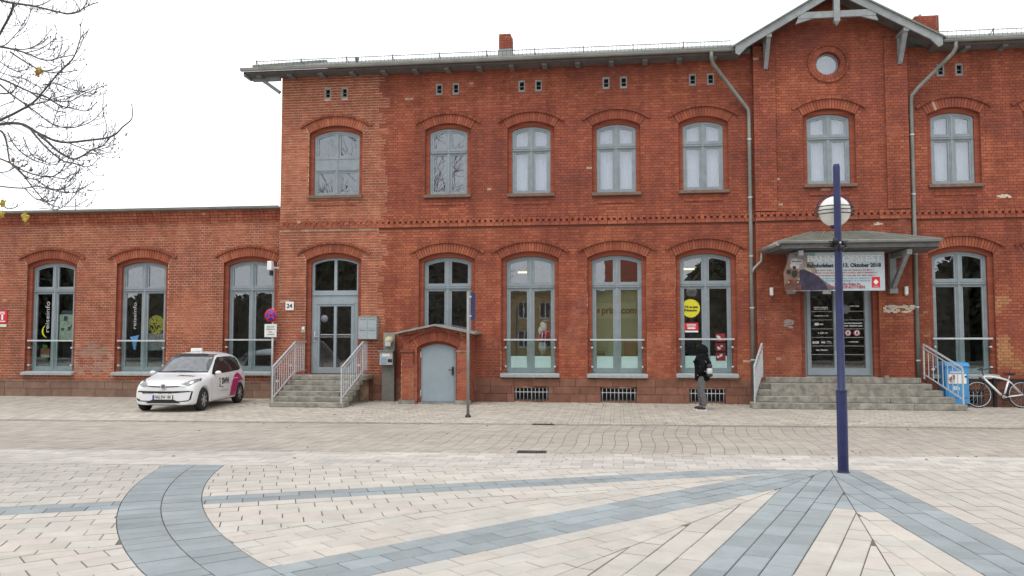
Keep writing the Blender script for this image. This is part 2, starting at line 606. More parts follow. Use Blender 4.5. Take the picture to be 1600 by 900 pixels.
def brick_colour(x, z, wing=False, arch=False):
    """fired colour of one brick: pale repointed brick to the left, darker red with orange batches to the right"""
    n = float(fbm(x * 0.55 + 20, z * 0.8 + 5)); n2 = float(fbm(x * 1.6 + 50, z * 2.6))
    r = rnd.random()
    pale = wing or x < -6.55 + 0.12 * math.sin(z * 37)
    if pale:
        base = np.array((0.31, 0.090, 0.050)); alt = np.array((0.385, 0.128, 0.072)); dk = np.array((0.225, 0.067, 0.045))
    else:
        base = np.array((0.282, 0.078, 0.045)); alt = np.array((0.365, 0.116, 0.062)); dk = np.array((0.205, 0.060, 0.042))
        if x > 8 and 0.9 < z < 2.9 and n2 > 0.52: alt = np.array((0.40, 0.19, 0.09)); r = r * 0.6 + 0.4
    if arch and pale: base = np.array((0.32, 0.095, 0.052))
    k = (n - 0.5) * 1.7 + (n2 - 0.5) * 0.9 + (r - 0.5) * 0.72
    c = base + (alt - base) * min(1, max(0, k * 1.5)) + (dk - base) * min(1, max(0, -k * 1.3))
    c = c * (0.92 + 0.16 * rnd.random())
    # salt bloom low on the wing wall, lime splashes
    if wing:
        d = math.hypot((x + 15.85) / 0.75, (z - 1.12) / 0.5)
        if d < 1 and r > 0.25: c = c * 0.5 + np.array((0.32, 0.22, 0.19)) * 0.5 * (0.6 + 0.5 * r)
    if rnd.random() < 0.0012: c = c * 0.4 + np.array((0.5, 0.38, 0.28)) * 0.6
    return tuple(np.clip(c, 0.01, 0.9))

H_C = 0.077
class Opening:
    def __init__(s, cx, hw, zb, crown, rise, arch=True, hood=0.155):
        s.cx, s.hw, s.zb, s.crown, s.rise = cx, hw, zb, crown, rise
        s.Rf = (hw * hw + rise * rise) / (2 * rise); s.zc = crown - s.Rf
        s.a = hw + 0.12; s.ocrown = crown + 0.13; s.orise = rise + 0.06
        s.Ro = (s.a ** 2 + s.orise ** 2) / (2 * s.orise); s.ozc = s.ocrown - s.Ro
        s.alpha = math.asin(s.a / s.Ro); s.th = 0.255; s.arch = arch; s.hood = hood
    def outline(s, outer=False, inset=0.0, zb=None, n=12):
        a, Rr, zc = (s.a, s.Ro, s.ozc) if outer else (s.hw, s.Rf, s.zc)
        a -= inset; Rr -= inset
        zb = (s.zb + inset) if zb is None else zb
        al = math.asin(min(1, a / Rr))
        pts = [(s.cx - a, zb), (s.cx + a, zb)]
        for i in range(n + 1):
            t = al - 2 * al * i / n
            pts.append((s.cx + Rr * math.sin(t), zc + Rr * math.cos(t)))
        return pts
    def zarc(s, x, inset=0.0):
        Rr = s.Rf - inset
        return s.zc + math.sqrt(max(0, Rr * Rr - (x - s.cx) ** 2))
    def span(s, z0, z1):
        """x interval that wall bricks of a course must leave free"""
        if z1 <= s.zb - 0.11 or z0 >= s.ocrown + s.th: return None
        w = 0
        spring = s.ocrown - s.orise
        for z in (z0, (z0 + z1) / 2, z1):
            if z < spring:
                w = max(w, s.a)
            else:
                q = (s.Ro + s.th) ** 2 - (z - s.ozc) ** 2
                if q > 0:
                    w = max(w, min(math.sqrt(q), max((z - s.ozc) * math.tan(s.alpha), 0)))
        return (s.cx - w, s.cx + w) if w > 0 else None

class Rect:
    def __init__(s, x0, x1, z0, z1): s.x0, s.x1, s.z0, s.z1 = x0, x1, z0, z1
    def span(s, z0, z1):
        return (s.x0, s.x1) if z1 > s.z0 + 0.01 and z0 < s.z1 - 0.01 else None
    def outline(s): return [(s.x0, s.z0), (s.x1, s.z0), (s.x1, s.z1), (s.x0, s.z1)]

class Disc:
    def __init__(s, cx, cz, r): s.cx, s.cz, s.r = cx, cz, r
    def span(s, z0, z1):
        d = min(abs(z0 - s.cz), abs(z1 - s.cz)) if (z0 - s.cz) * (z1 - s.cz) > 0 else 0
        return None if d >= s.r else (s.cx - math.sqrt(s.r ** 2 - d * d), s.cx + math.sqrt(s.r ** 2 - d * d))

def lay_bricks(x0, x1, z0, z1, yf, opens, wing=False, limit=None, joint=0.012):
    """English bond courses, split at the openings; returns [(x0,x1,z0,z1,yf,full)]"""
    out = []
    n = int(round((z1 - z0) / H_C))
    for c in range(n):
        za = z0 + c * H_C + joint / 2; zb = z0 + (c + 1) * H_C - joint / 2   # bed joints
        free = [(x0, x1)]
        if limit:
            l = limit(zb)
            if l is None: continue
            free = [(max(x0, l[0]), min(x1, l[1]))]
        for o in opens:
            sp = o.span(za, zb)
            if not sp: continue
            nf = []
            for a, b in free:
                if sp[1] <= a or sp[0] >= b: nf.append((a, b)); continue
                if sp[0] > a: nf.append((a, sp[0]))
                if sp[1] < b: nf.append((sp[1], b))
            free = nf
        L = 0.262 if c % 2 == 0 else 0.131
        for a, b in free:
            if b - a < 0.03: continue
            k0 = math.floor((a - (0.0655 if c % 2 else 0)) / L)
            x = k0 * L + (0.0655 if c % 2 else 0)
            while x < b:
                p, q = max(x, a), min(x + L, b)
                if q - p > 0.035:
                    full = (q - p) > L - 1e-6
                    jj = joint if (p < -6.5 or joint != 0.012) else 0.010
                    jv = 0.019 if (p < -6.55 and joint == 0.012) else jj
                    out.append((p + jj / 2, q - jj / 2, za + (jv - joint) / 2, zb - (jv - joint) / 2, yf + rnd.uniform(-0.002, 0.003), full, c % 2))
                x += L
    return out

def brick_wall(parent, bricks, wing, near=None, nmax=0):
    """nearest full bricks become single objects, the others one joined part"""
    single = set()
    if nmax:
        idx = [i for i, b in enumerate(bricks) if b[5] and near(b)]
        idx.sort(key=lambda i: (bricks[i][0] - 0) ** 2 + (bricks[i][2] - 1.87) ** 2)
        single = set(idx[:nmax])
    q = []
    protos = {}
    off = ORG[parent]
    for i, (a, b, za, zb, yf, full, hd) in enumerate(bricks):
        col = brick_colour((a + b) / 2, (za + zb) / 2, wing)
        if i in single:
            key = (hd, round(b - a, 3))
            if key not in protos:
                w = (b - a) / 2; h = (zb - za) / 2
                m = MB()
                m.add([(-w, 0, -h), (w, 0, -h), (w, 0, h), (-w, 0, h), (-w, .03, -h), (w, .03, -h), (w, .03, h), (-w, .03, h)],
                      [(0, 1, 2, 3), (0, 4, 5, 1), (1, 5, 6, 2), (2, 6, 7, 3), (3, 7, 4, 0)])
                me = bpy.data.meshes.new('brick'); me.from_pydata(m.v, [], m.f); me.materials.append(BRICK_OBJ)
                protos[key] = me
            o = bpy.data.objects.new('brick', protos[key]); COL.objects.link(o)
            o.parent = parent
            o.location = ((a + b) / 2 - off.x, yf - off.y, (za + zb) / 2 - off.z)
            o.color = (*col, 1)
        else:
            q.append(([(a, za), (b, za), (b, zb), (a, zb)], yf, yf + 0.03, col))
    return pieces('brick_courses', q, BRICK_ATTR, parent)

def arch_part(parent, o, yf, wing=False):
    """segmental arch of upright bricks with a projecting drip course above"""
    q = []
    n = int(2 * o.alpha * (o.Ro + 0.12) / 0.077)
    def pt(r, t): return (o.cx + r * math.sin(t), o.ozc + r * math.cos(t))
    for i in range(n):
        t0 = -o.alpha + 2 * o.alpha * i / n + 0.0035; t1 = -o.alpha + 2 * o.alpha * (i + 1) / n - 0.0035
        k = rnd.random()
        q.append(([pt(o.Ro, t0), pt(o.Ro, t1), pt(o.Ro + o.th, t1), pt(o.Ro + o.th, t0)], yf - 0.012 - 0.003 * k, yf + 0.06,
                  brick_colour(o.cx + o.Ro * t0, o.ocrown, wing, True)))
    al = o.alpha + o.hood / (o.Ro + 0.3)
    m = int(2 * al * (o.Ro + 0.3) / 0.13)
    for i in range(m):
        t0 = -al + 2 * al * i / m + 0.002; t1 = -al + 2 * al * (i + 1) / m - 0.002
        r = o.Ro + o.th + 0.004
        c = np.array(brick_colour(o.cx + r * t0, o.ocrown + .3, wing, True)) * 0.8
        q.append(([pt(r, t0), pt(r, t1), pt(r + 0.065, t1), pt(r + 0.065, t0)], yf - 0.06, yf + 0.04, tuple(c)))
    return pieces('window_arch', q, BRICK_ATTR, parent)

def window(parent, o, y, style='tall', transom=3.24, blind=False, rail=True, film=False, sill='grey', yf=0.0, name='window'):
    """painted casement window under a segmental head: frame, sashes, mullion, transom; panes, sill and glass rail are its sub-parts"""
    b = 0.065; tb = 0.12; mw = 0.11
    fr = MB()
    x0, x1, cx = o.cx - o.hw, o.cx + o.hw, o.cx
    def light(xa, xb, za, zb, top, ins):
        if not top: return [(xa, za), (xb, za), (xb, zb), (xa, zb)]
        pts = [(xa, za), (xb, za)]
        for i in range(7):
            x = xb + (xa - xb) * i / 6
            pts.append((x, o.zarc(x, ins)))
        return pts
    zb = o.zb
    if style == 'panel':
        rows = [(zb + b, 6.66, False), (7.08, None, True)]
    else:
        rows = [(zb + b + (0.03 if style == 'tall' else 0), transom - tb / 2, False), (transom + tb / 2, None, True)]
    holes = []; sash = []; panes = []
    for za, zt, top in rows:
        for xa, xb in ((x0 + b, cx - mw / 2), (cx + mw / 2, x1 - b)):
            holes.append(light(xa, xb, za, zt, top, b))
            e = 0.05
            if top:
                inner = [(xa + e, za + e), (xb - e, za + e)]
                for i in range(7):
                    x = xb - e + (xa - xb + 2 * e) * i / 6
                    inner.append((x, o.zarc(x, b + e)))
            else:
                inner = [(xa + e, za + e), (xb - e, za + e), (xb - e, zt - e), (xa + e, zt - e)]
            sash.append((light(xa, xb, za, zt, top, b), inner)); panes.append(inner)
    fr.plate(o.outline(inset=0.003), holes, y, y + 0.09)
    for so, si in sash:
        fr.plate([(cx + (p[0] - cx), p[1]) for p in so], [si], y + 0.018, y + 0.075)
    # profiled mullion and transom bars
    fr.box(cx - 0.022, cx + 0.022, y - 0.018, y - 0.002, zb + 0.05, o.crown - 0.09)
    if style != 'panel':
        fr.box(x0 + 0.02, x1 - 0.02, y - 0.03, y - 0.001, transom - 0.035, transom - 0.005)
        fr.box(x0 + 0.02, x1 - 0.02, y - 0.014, y - 0.001, transom + 0.02, transom + 0.05)
    else:
        fr.box(x0 + 0.03, x1 - 0.03, y - 0.012, y - 0.001, 6.69, 6.72)
        fr.box(x0 + 0.03, x1 - 0.03, y - 0.012, y - 0.001, 7.02, 7.05)
    fr.box(x0 + 0.03, x1 - 0.03, y - 0.02, y - 0.001, zb + 0.02, zb + 0.055)
    f = fr.build(name, M_FRAME, parent)
    for p in panes:
        MB().plate(p, (), y + 0.042, y + 0.048).build('pane', GLASS, f)
    if blind:
        for xa, xb in ((x0 + 0.05, cx - 0.03 - 0.03 * rnd.random()), (cx + 0.03 + 0.03 * rnd.random(), x1 - 0.05)):
            m = MB(); n = 44; ph = rnd.uniform(0, 6)
            pts = [(xa + (xb - xa) * i / n, y + 0.17 + 0.005 * math.sin(i * 1.15 + ph) + 0.004 * math.sin(i * .41 + ph)) for i in range(n + 1)]
            v = [(p[0], p[1], zb + 0.05) for p in pts] + [(p[0], p[1], o.crown - 0.03) for p in pts]
            m.add(v, [(i, i + 1, n + 2 + i, n + 1 + i) for i in range(n)], 0, True)
            m.build('curtain', M_BLIND, f)
    if film:
        for xa, xb in ((x0 + 0.125, cx - 0.11), (cx + 0.11, x1 - 0.125)):
            MB().box(xa, xb, y + 0.036, y + 0.039, zb + 0.14, zb + 0.47).build('frosted_film', M_FILM, f)
    if sill == 'grey':
        s = MB()
        s.add([(x0 - 0.14, yf - 0.13, zb - 0.115), (x1 + 0.14, yf - 0.13, zb - 0.115), (x1 + 0.14, y + 0.02, zb - 0.115), (x0 - 0.14, y + 0.02, zb - 0.115),
               (x0 - 0.14, yf - 0.13, zb - 0.03), (x1 + 0.14, yf - 0.13, zb - 0.03), (x1 + 0.14, y + 0.02, zb + 0.015), (x0 - 0.14, y + 0.02, zb + 0.015)],
              [(0, 3, 2, 1), (4, 5, 6, 7), (0, 1, 5, 4), (1, 2, 6, 5), (2, 3, 7, 6), (3, 0, 4, 7)])
        bevel(s.build('sill', M_SILL, f), 0.008, 1)
    elif sill == 'brown':
        s = MB()
        s.box(x0 - 0.13, x1 + 0.13, yf - 0.09, y + 0.02, zb - 0.095, zb - 0.006)
        bevel(s.build('sill', M_USILL, f), 0.008, 1)
    if rail:
        zr = zb + 0.93
        g = MB().box(x0 - 0.03, x1 + 0.03, yf + 0.045, yf + 0.055, zb + 0.06, zr - 0.02).build('rail_glass', RAIL_GLASS, f)
        h = MB().box(x0 - 0.055, x1 + 0.055, yf + 0.03, yf + 0.07, zr - 0.02, zr + 0.025)
        h.build('handrail', M_GALV, f)
        kn = MB()
        for xx in (x0 + 0.0, x1 - 0.0):
            for zz in (zb + 0.18, zr - 0.22):
                kn.lathe([(0.0, -0.03), (0.028, -0.03), (0.028, 0.10), (0.0, 0.10)], (xx, yf + 0.05, zz), 'y', 10)
        kn.build('rail_fixing', M_GALV, f)
    return f

# ------------------------------------------------------------------ main building
BLD = thing('brick_station_building', 'long two-storey red brick station building with a timber gable over its entrance', 'building', (0, 3, 0))
L_OPEN = {
    'door': Opening(-8.10, 0.71, 0.75, 4.12, 0.15),
    'short': Opening(-4.76, 0.69, 1.55, 4.09, 0.14),
    'a': Opening(-2.38, 0.69, 0.80, 4.09, 0.14),
    'b': Opening(0.04, 0.69, 0.80, 4.09, 0.14),
    'c': Opening(2.46, 0.69, 0.82, 4.11, 0.14),
    'd': Opening(9.05, 0.69, 0.84, 4.09, 0.14),
    'e': Opening(11.46, 0.69, 0.84, 4.09, 0.14),
}
U_OPEN = {
    'first': Opening(-8.08, 0.69, 5.93, 7.86, 0.16),
    'a': Opening(-4.745, 0.55, 5.88, 7.82, 0.12),
    'b': Opening(-2.35, 0.55, 5.86, 7.80, 0.12),
    'c': Opening(0.05, 0.55, 5.84, 7.79, 0.12),
    'd': Opening(2.44, 0.55, 5.85, 7.79, 0.12),
    'gable': Opening(5.75, 0.56, 5.92, 7.85, 0.12),
    'e': Opening(8.97, 0.55, 5.87, 7.81, 0.12),
    'f': Opening(11.37, 0.55, 5.87, 7.81, 0.12),
}
MD = Opening(5.92, 0.88, 0.77, 4.02, 0.14)
VENT_X = [-8.35, -7.84, -5.01, -4.52, -2.61, -2.13, -0.22, 0.27, 2.17, 2.66, 8.69, 9.16, 11.1, 11.6]
vents = [Rect(x - 0.10, x + 0.10, 8.78, 9.12) for x in VENT_X]
BASE_X = [(-2.82, -1.86), (-0.42, 0.56), (1.98, 2.94), (8.6, 9.5)]
bases = [Rect(a, b, 0.03, 0.40) for a, b in BASE_X]
Z_PL = 0.655
Z_TOP = 9.62
GX, GAP = 5.85, 11.02      # gable axis, underside of the gable roof at the axis
def glim(z):
    w = (GAP - 0.05 - z) / 0.577
    return (GX - w, GX + w) if w > 0 else None

def wall_seg(parent, x0, x1, outer, yf, arched, rects, discs=()):
    """two-leaf wall: mortar face (bricks stand proud of it) and an inner leaf whose smaller openings make the stepped reveals"""
    holes = [o.outline(outer=True, zb=o.zb - 0.03) for o in arched] + [r.outline() for r in rects]
    for d in discs: holes.append([(d.cx + 0.33 * math.cos(2 * PI * i / 32), d.cz + 0.33 * math.sin(2 * PI * i / 32)) for i in range(32)])
    MB().plate(outer, holes, yf + 0.010, yf + 0.10, 0, 1).build('wall', [MORTAR, REVEAL], parent)
    holes = [o.outline(zb=o.zb - 0.02) for o in arched] + [[(r.x0 + .002, r.z0 + .002), (r.x1 - .002, r.z0 + .002), (r.x1 - .002, r.z1 - .002), (r.x0 + .002, r.z1 - .002)] for r in rects]
    for d in discs: holes.append([(d.cx + 0.30 * math.cos(2 * PI * i / 32), d.cz + 0.30 * math.sin(2 * PI * i / 32)) for i in range(32)])
    MB().plate(outer, holes, yf + 0.102, yf + 0.36, 0).build('inner_leaf', REVEAL, parent)

A_L = [L_OPEN[k] for k in ('door', 'short', 'a', 'b', 'c')]; A_U = [U_OPEN[k] for k in ('first', 'a', 'b', 'c', 'd')]
XR = 13.6
wall_seg(BLD, -9.75, 3.78, [(-9.75, -0.05), (3.78, -0.05), (3.78, Z_TOP), (-9.75, Z_TOP)], 0.0, A_L + A_U, vents[:10] + bases[:3])
YG = -0.12
gout = [(3.78, -0.05), (7.78, -0.05), (7.78, GAP - 0.577 * (7.78 - GX)), (GX, GAP), (3.78, GAP - 0.577 * (GX - 3.78))]
OCU = Disc(5.76, 9.22, 0.47)
wall_seg(BLD, 3.78, 7.78, gout, YG, [MD, U_OPEN['gable']], [], [OCU])
C_L = [L_OPEN['d'], L_OPEN['e']]; C_U = [U_OPEN['e'], U_OPEN['f']]
wall_seg(BLD, 7.78, XR, [(7.78, -0.05), (XR, -0.05), (XR, Z_TOP), (7.78, Z_TOP)], 0.0, C_L + C_U, vents[10:] + bases[3:])

Z_B0, Z_B1 = 4.945, 5.19      # string course between the storeys
band = Rect(-20, 20, Z_B0, Z_B1)
Zs = Z_PL
bricks = lay_bricks(-9.75, 3.78, Zs, Z_TOP, 0.0, A_L + A_U + vents[:10] + [band])
brick_wall(BLD, bricks, False, lambda b: -1.6 < b[0] < 3.6 and b[2] < 3.4, 300)
gb = lay_bricks(3.78, 7.78, Zs, GAP - 0.1, YG, [MD, U_OPEN['gable'], OCU, band], limit=lambda z: glim(z) if z > 9.3 else (3.7, 7.8))
brick_wall(BLD, gb, False)
brick_wall(BLD, lay_bricks(7.78, XR, Zs, Z_TOP, 0.0, C_L + C_U + vents[10:] + [band]), False)
for k, o in list(L_OPEN.items()): arch_part(BLD, o, 0.0)
for k, o in list(U_OPEN.items()): arch_part(BLD, o, YG if k == 'gable' else 0.0)
arch_part(BLD, MD, YG)

# gable pilaster strips, oculus ring
for xa, xb in ((3.78, 4.36), (7.20, 7.78)):
    top = GAP - 0.1 - 0.577 * max(abs(xa - GX), abs(xb - GX))
    MB().box(xa + .004, xb - .004, YG - 0.045, YG + 0.005, Z_B1 + .02, top).build('pilaster', MORTAR, BLD)
    q = [([(a, za), (b, za), (b, zb), (a, zb)], yf, yf + 0.012, brick_colour((a + b) / 2, (za + zb) / 2)) for a, b, za, zb, yf, _, _ in lay_bricks(xa, xb, Z_B1 + 0.02, top, YG - 0.055, [])]
    pieces('brick_courses', q, BRICK_ATTR, BLD)
q = []
for i in range(40):
    t0 = 2 * PI * i / 40 + 0.01; t1 = 2 * PI * (i + 1) / 40 - 0.01
    P_ = lambda r, t: (OCU.cx + r * math.cos(t), OCU.cz + r * math.sin(t))
    q.append(([P_(0.32, t0), P_(0.47, t0), P_(0.47, t1), P_(0.32, t1)][::-1][::-1], YG - 0.015, YG + 0.09, brick_colour(5.9, 9.2 + i * 0.1)))
for i in range(26):
    t0 = 2 * PI * i / 26 + 0.008; t1 = 2 * PI * (i + 1) / 26 - 0.008
    q.append(([P_(0.475, t0), P_(0.53, t0), P_(0.53, t1), P_(0.475, t1)], YG - 0.05, YG + 0.03, tuple(np.array(brick_colour(5.9, 9.2 + i * .1)) * 0.85)))
pieces('oculus_ring', q, BRICK_ATTR, BLD)
ow = MB()
ow.plate([(OCU.cx + 0.299 * math.cos(2 * PI * i / 32), OCU.cz + 0.299 * math.sin(2 * PI * i / 32)) for i in range(32)],
         [[(OCU.cx + 0.265 * math.cos(2 * PI * i / 32), OCU.cz + 0.265 * math.sin(2 * PI * i / 32)) for i in range(32)]], YG + 0.14, YG + 0.2)
of = ow.build('round_window', M_FRAME, BLD)
MB().plate([(OCU.cx + 0.266 * math.cos(2 * PI * i / 32), OCU.cz + 0.266 * math.sin(2 * PI * i / 32)) for i in range(32)], (), YG + 0.165, YG + 0.17).build('pane', GLASS, of)
MB().box(OCU.cx - 0.32, OCU.cx + 0.32, YG + 0.4, YG + 0.405, OCU.cz - 0.32, OCU.cz + 0.32).build('blind', M_BLIND, of)

# string course: two projecting courses, a dentil row with dark gaps, a cover course
def string_course(x0, x1, yf):
    q = []
    x = x0
    def run(z0, z1, proud, L, gap, dark=1.0):
        n = int((x1 - x0) / (L + gap)); pit = (x1 - x0) / n
        for i in range(n):
            a = x0 + i * pit + gap / 2; b = x0 + (i + 1) * pit - gap / 2
            c = np.array(brick_colour((a + b) / 2, z0)) * dark
            q.append(([(a, z0), (b, z0), (b, z1), (a, z1)], yf - proud, yf + 0.02, tuple(c)))
    run(4.95, 5.02, 0.055, 0.25, 0.012)
    run(5.026, 5.052, 0.045, 0.25, 0.012)
    run(5.056, 5.118, 0.050, 0.09, 0.075)
    run(5.122, 5.186, 0.035, 0.12, 0.012)
    pieces('string_course', q, BRICK_ATTR, BLD)
string_course(-9.75, 3.78, 0.0); string_course(3.78, 7.78, YG); string_course(7.78, XR, 0.0)
# recessed-looking aprons below the upper sills
for k, o in U_OPEN.items():
    yf = YG if k == 'gable' else 0.0
    q = []
    w = o.hw - 0.02
    for i in range(int(2 * w / 0.13)):
        a = o.cx - w + i * 0.13
        q.append(([(a, o.zb - 0.30), (a + 0.122, o.zb - 0.30), (a + 0.122, o.zb - 0.245), (a, o.zb - 0.245)], yf - 0.025, yf + 0.02, brick_colour(a, o.zb - .3)))
    pieces('sill_apron', q, BRICK_ATTR, BLD)

# plinth of sandstone blocks
def plinth(parent, x0, x1, yf, rects, ztop=Z_PL, wing=False):
    off = ORG[parent]
    rows = [(-0.02, 0.235), (0.235, 0.44), (0.44, ztop)]
    for ri, (za, zb) in enumerate(rows):
        x = x0
        while x < x1 - 0.01:
            L = rnd.uniform(0.55, 0.95) if wing else rnd.uniform(0.42, 0.78)
            b = min(x + L, x1)
            if x1 - b < 0.2: b = x1
            segs = [(x, b)]
            for r in rects:
                if r.z1 > za + 0.02 and r.z0 < zb - 0.02:
                    ns = []
                    for s0, s1 in segs:
                        if r.x1 <= s0 or r.x0 >= s1: ns.append((s0, s1)); continue
                        if r.x0 > s0: ns.append((s0, r.x0))
                        if r.x1 < s1: ns.append((r.x1, s1))
                    segs = ns
            for s0, s1 in segs:
                if s1 - s0 < 0.05: continue
                m = MB().box(s0 + 0.0035, s1 - 0.0035, yf - 0.03 - rnd.uniform(0, 0.012), yf + 0.012, za + 0.003, zb - 0.003)
                o = m.build('plinth_stone', STONE_OBJ, parent)
                if not (s1 - s0 < 0.1): bevel(o, 0.005, 1)
                k = rnd.uniform(0.86, 1.12)
                c = (0.205 * k, 0.098 * k, 0.068 * k) if not wing else (0.205 * k, 0.128 * k, 0.095 * k)
                o.color = (*c, 1)
            x = b
plinth(BLD, -9.75, 3.78, 0.0, bases[:3] + [Rect(-8.95, -7.0, -1, 0.8), Rect(-5.75, -3.9, -1, 1)])
plinth(BLD, 3.78, 7.78, YG, [Rect(3.9, 7.7, -1, 1)])
plinth(BLD, 7.78, XR, 0.0, bases[3:] + [Rect(7.78, 8.1, -1, 1)])
# small lintel slabs over the basement windows, then the barred windows themselves
for r in bases:
    w = MB().box(r.x0, r.x1, 0.20, 0.21, r.z0, r.z1).build('basement_window', M_DARK, BLD)
    fr = MB().plate(r.outline(), [[(r.x0 + .05, r.z0 + .04), ((r.x0 + r.x1) / 2 - .03, r.z0 + .04), ((r.x0 + r.x1) / 2 - .03, r.z1 - .04), (r.x0 + .05, r.z1 - .04)],
                                 [((r.x0 + r.x1) / 2 + .03, r.z0 + .04), (r.x1 - .05, r.z0 + .04), (r.x1 - .05, r.z1 - .04), ((r.x0 + r.x1) / 2 + .03, r.z1 - .04)]], 0.14, 0.19)
    fr.build('frame', mat('old_window_frame', (0.10, 0.10, 0.10), 0.7), w)
    g = MB()
    n = 9
    for i in range(n):
        x = r.x0 + 0.05 + (r.x1 - r.x0 - 0.10) * i / (n - 1)
        g.tube([(x, 0.0, r.z0 - 0.02), (x, 0.0, r.z1 - 0.01)], 0.009, 6)
    g.box(r.x0 + 0.01, r.x1 - 0.01, -0.006, 0.006, r.z0 + 0.24, r.z0 + 0.262)
    g.build('grille', mat('white_bars', (0.40, 0.41, 0.42), 0.5), w)
# vents high under the eaves
for r in vents:
    f = MB().plate(r.outline(), [[(r.x0 + .045, r.z0 + .06), (r.x1 - .035, r.z0 + .06), (r.x1 - .035, r.z1 - .05), (r.x0 + .045, r.z1 - .05)]], 0.015, 0.10)
    v = f.build('vent_opening', mat('vent_stone', (0.27, 0.26, 0.25), 0.85, var=0.2), BLD)
    MB().box(r.x0, r.x1, 0.14, 0.15, r.z0, r.z1).build('vent_dark_back', M_DARK, v)  # near-black sheet, paints the shade inside the open vent hole
    MB().box(r.x0 + .045, r.x1 - .035, 0.095, 0.115, r.z0 + .17, r.z0 + .19).build('vent_bar', M_TIMBER, v)

# windows
W_Y = 0.19
window(BLD, L_OPEN['short'], W_Y, 'short', 3.23, rail=False, sill=None)
window(BLD, L_OPEN['a'], W_Y, 'tall', 3.235, film=True)
window(BLD, L_OPEN['b'], W_Y, 'tall', 3.235, film=True)
window(BLD, L_OPEN['c'], W_Y, 'tall', 3.25, film=True)
window(BLD, L_OPEN['d'], W_Y, 'tall', 3.25)
window(BLD, L_OPEN['e'], W_Y, 'tall', 3.25)
window(BLD, U_OPEN['first'], 0.15, 'panel', rail=False, sill='brown')
for k in ('a', 'b', 'c', 'd', 'e', 'f'):
    window(BLD, U_OPEN[k], 0.15, 'upper', 7.14, blind=(k != 'a'), rail=False, sill='brown')
window(BLD, U_OPEN['gable'], 0.15 + YG, 'upper', 7.20, blind=True, rail=False, sill='brown', yf=YG)

# side door in the left bay
o = L_OPEN['door']
dm = MB()
x0, x1 = o.cx - o.hw, o.cx + o.hw
top = [(x0 + 0.07, 3.16), (o.cx - 0.04, 3.16)] + [(o.cx - 0.04 + (x0 + 0.07 - o.cx + 0.04) * i / 6, o.zarc(o.cx - 0.04 + (x0 + 0.07 - o.cx + 0.04) * i / 6, 0.07)) for i in range(7)]
top2 = [(o.cx + 0.04, 3.16), (x1 - 0.07, 3.16)] + [(x1 - 0.07 + (o.cx + 0.04 - x1 + 0.07) * i / 6, o.zarc(x1 - 0.07 + (o.cx + 0.04 - x1 + 0.07) * i / 6, 0.07)) for i in range(7)]
pl = [(-8.57, 0.93), (-8.14, 0.93), (-8.14, 2.70), (-8.57, 2.70)]
pr = [(-8.06, 0.93), (-7.62, 0.93), (-7.62, 2.70), (-8.06, 2.70)]
dm.plate(o.outline(inset=0.003), [top, top2, pl, pr], W_Y, W_Y + 0.09)
dm.box(x0 + 0.02, x1 - 0.02, W_Y - 0.03, W_Y - .001, 3.02, 3.09)
dm.box(-8.66, -7.53, W_Y - 0.025, W_Y - 0.001, 2.76, 2.80)
for xx in (-8.66, -7.56): dm.box(xx, xx + 0.03, W_Y - 0.012, W_Y - .001, 0.80, 2.755)
dr = dm.build('entrance_door', M_DOOR, BLD, label='grey side door with two tall glass panes')
for p in (top, top2, pl, pr): MB().plate(p, (), W_Y + 0.04, W_Y + 0.046).build('pane', GLASS, dr)
MB().tube([(-8.70, W_Y - 0.05, 1.72), (-8.70, W_Y - 0.05, 1.92)], 0.014, 8).tube([(-8.70, W_Y - 0.05, 1.82), (-8.58, W_Y - 0.05, 1.82)], 0.012, 8).box(-8.73, -8.68, W_Y - .02, W_Y, 1.66, 1.98).build('handle', M_GALV, dr)
MB().box(-8.56, -8.15, W_Y + 0.034, W_Y + 0.038, 1.86, 1.89).box(-8.05, -7.63, W_Y + 0.034, W_Y + 0.038, 1.86, 1.89).box(-8.56, -8.15, W_Y + 0.034, W_Y + 0.038, 1.80, 1.815).box(-8.05, -7.63, W_Y + 0.034, W_Y + 0.038, 1.80, 1.815).build('safety_stripe', M_INKGREY, dr)
MB().lathe([(0.001, 0), (0.11, 0), (0.11, 0.003), (0.001, 0.003)], (-8.44, W_Y + 0.032, 2.34), 'y', 20).build('round_sticker', mat('sticker_lilac', (0.17, 0.17, 0.21), 0.5), dr)

# main double door under the canopy
o = MD
dm = MB()
x0, x1 = o.cx - o.hw, o.cx + o.hw
yd = YG + 0.24
pl = [(5.22, 0.98), (5.82, 0.98), (5.82, 3.20), (5.22, 3.20)]
pr = [(6.02, 0.98), (6.62, 0.98), (6.62, 3.20), (6.02, 3.20)]
tp = [(x0 + .08, 3.42), (x1 - .08, 3.42), (x1 - .08, 3.80), (x0 + .08, 3.80)]
dm.plate(o.outline(inset=0.003), [pl, pr, tp], yd, yd + 0.09)
for xa, xb in ((5.05 + .07, 5.905), (5.935, 6.72)):
    dm.plate([(xa, 0.79), (xb, 0.79), (xb, 3.32), (xa, 3.32)], [pl if xa < 5.5 else pr], yd - 0.025, yd - 0.001)
dr = dm.build('double_door', M_DOOR, BLD, label='grey double door with white lettering on dark glass')
for p in (pl, pr, tp): MB().plate(p, (), yd + 0.03, yd + 0.036).build('pane', GLASS, dr)
for xx in (5.87, 5.97): MB().tube([(xx, yd - 0.08, 1.5), (xx, yd - 0.08, 2.1)], 0.015, 8).build('handle', M_GALV, dr)
yt = yd + 0.022
M_VINYL = mat('white_vinyl', (0.62, 0.63, 0.63), 0.6, var=0.05)
vin = MB()
def dots(x0, x1, z, p=0.033):
    x = x0
    while x < x1:
        vin.box(x, x + p * 0.55, yt, yt + 0.003, z - 0.007, z + 0.007); x += p
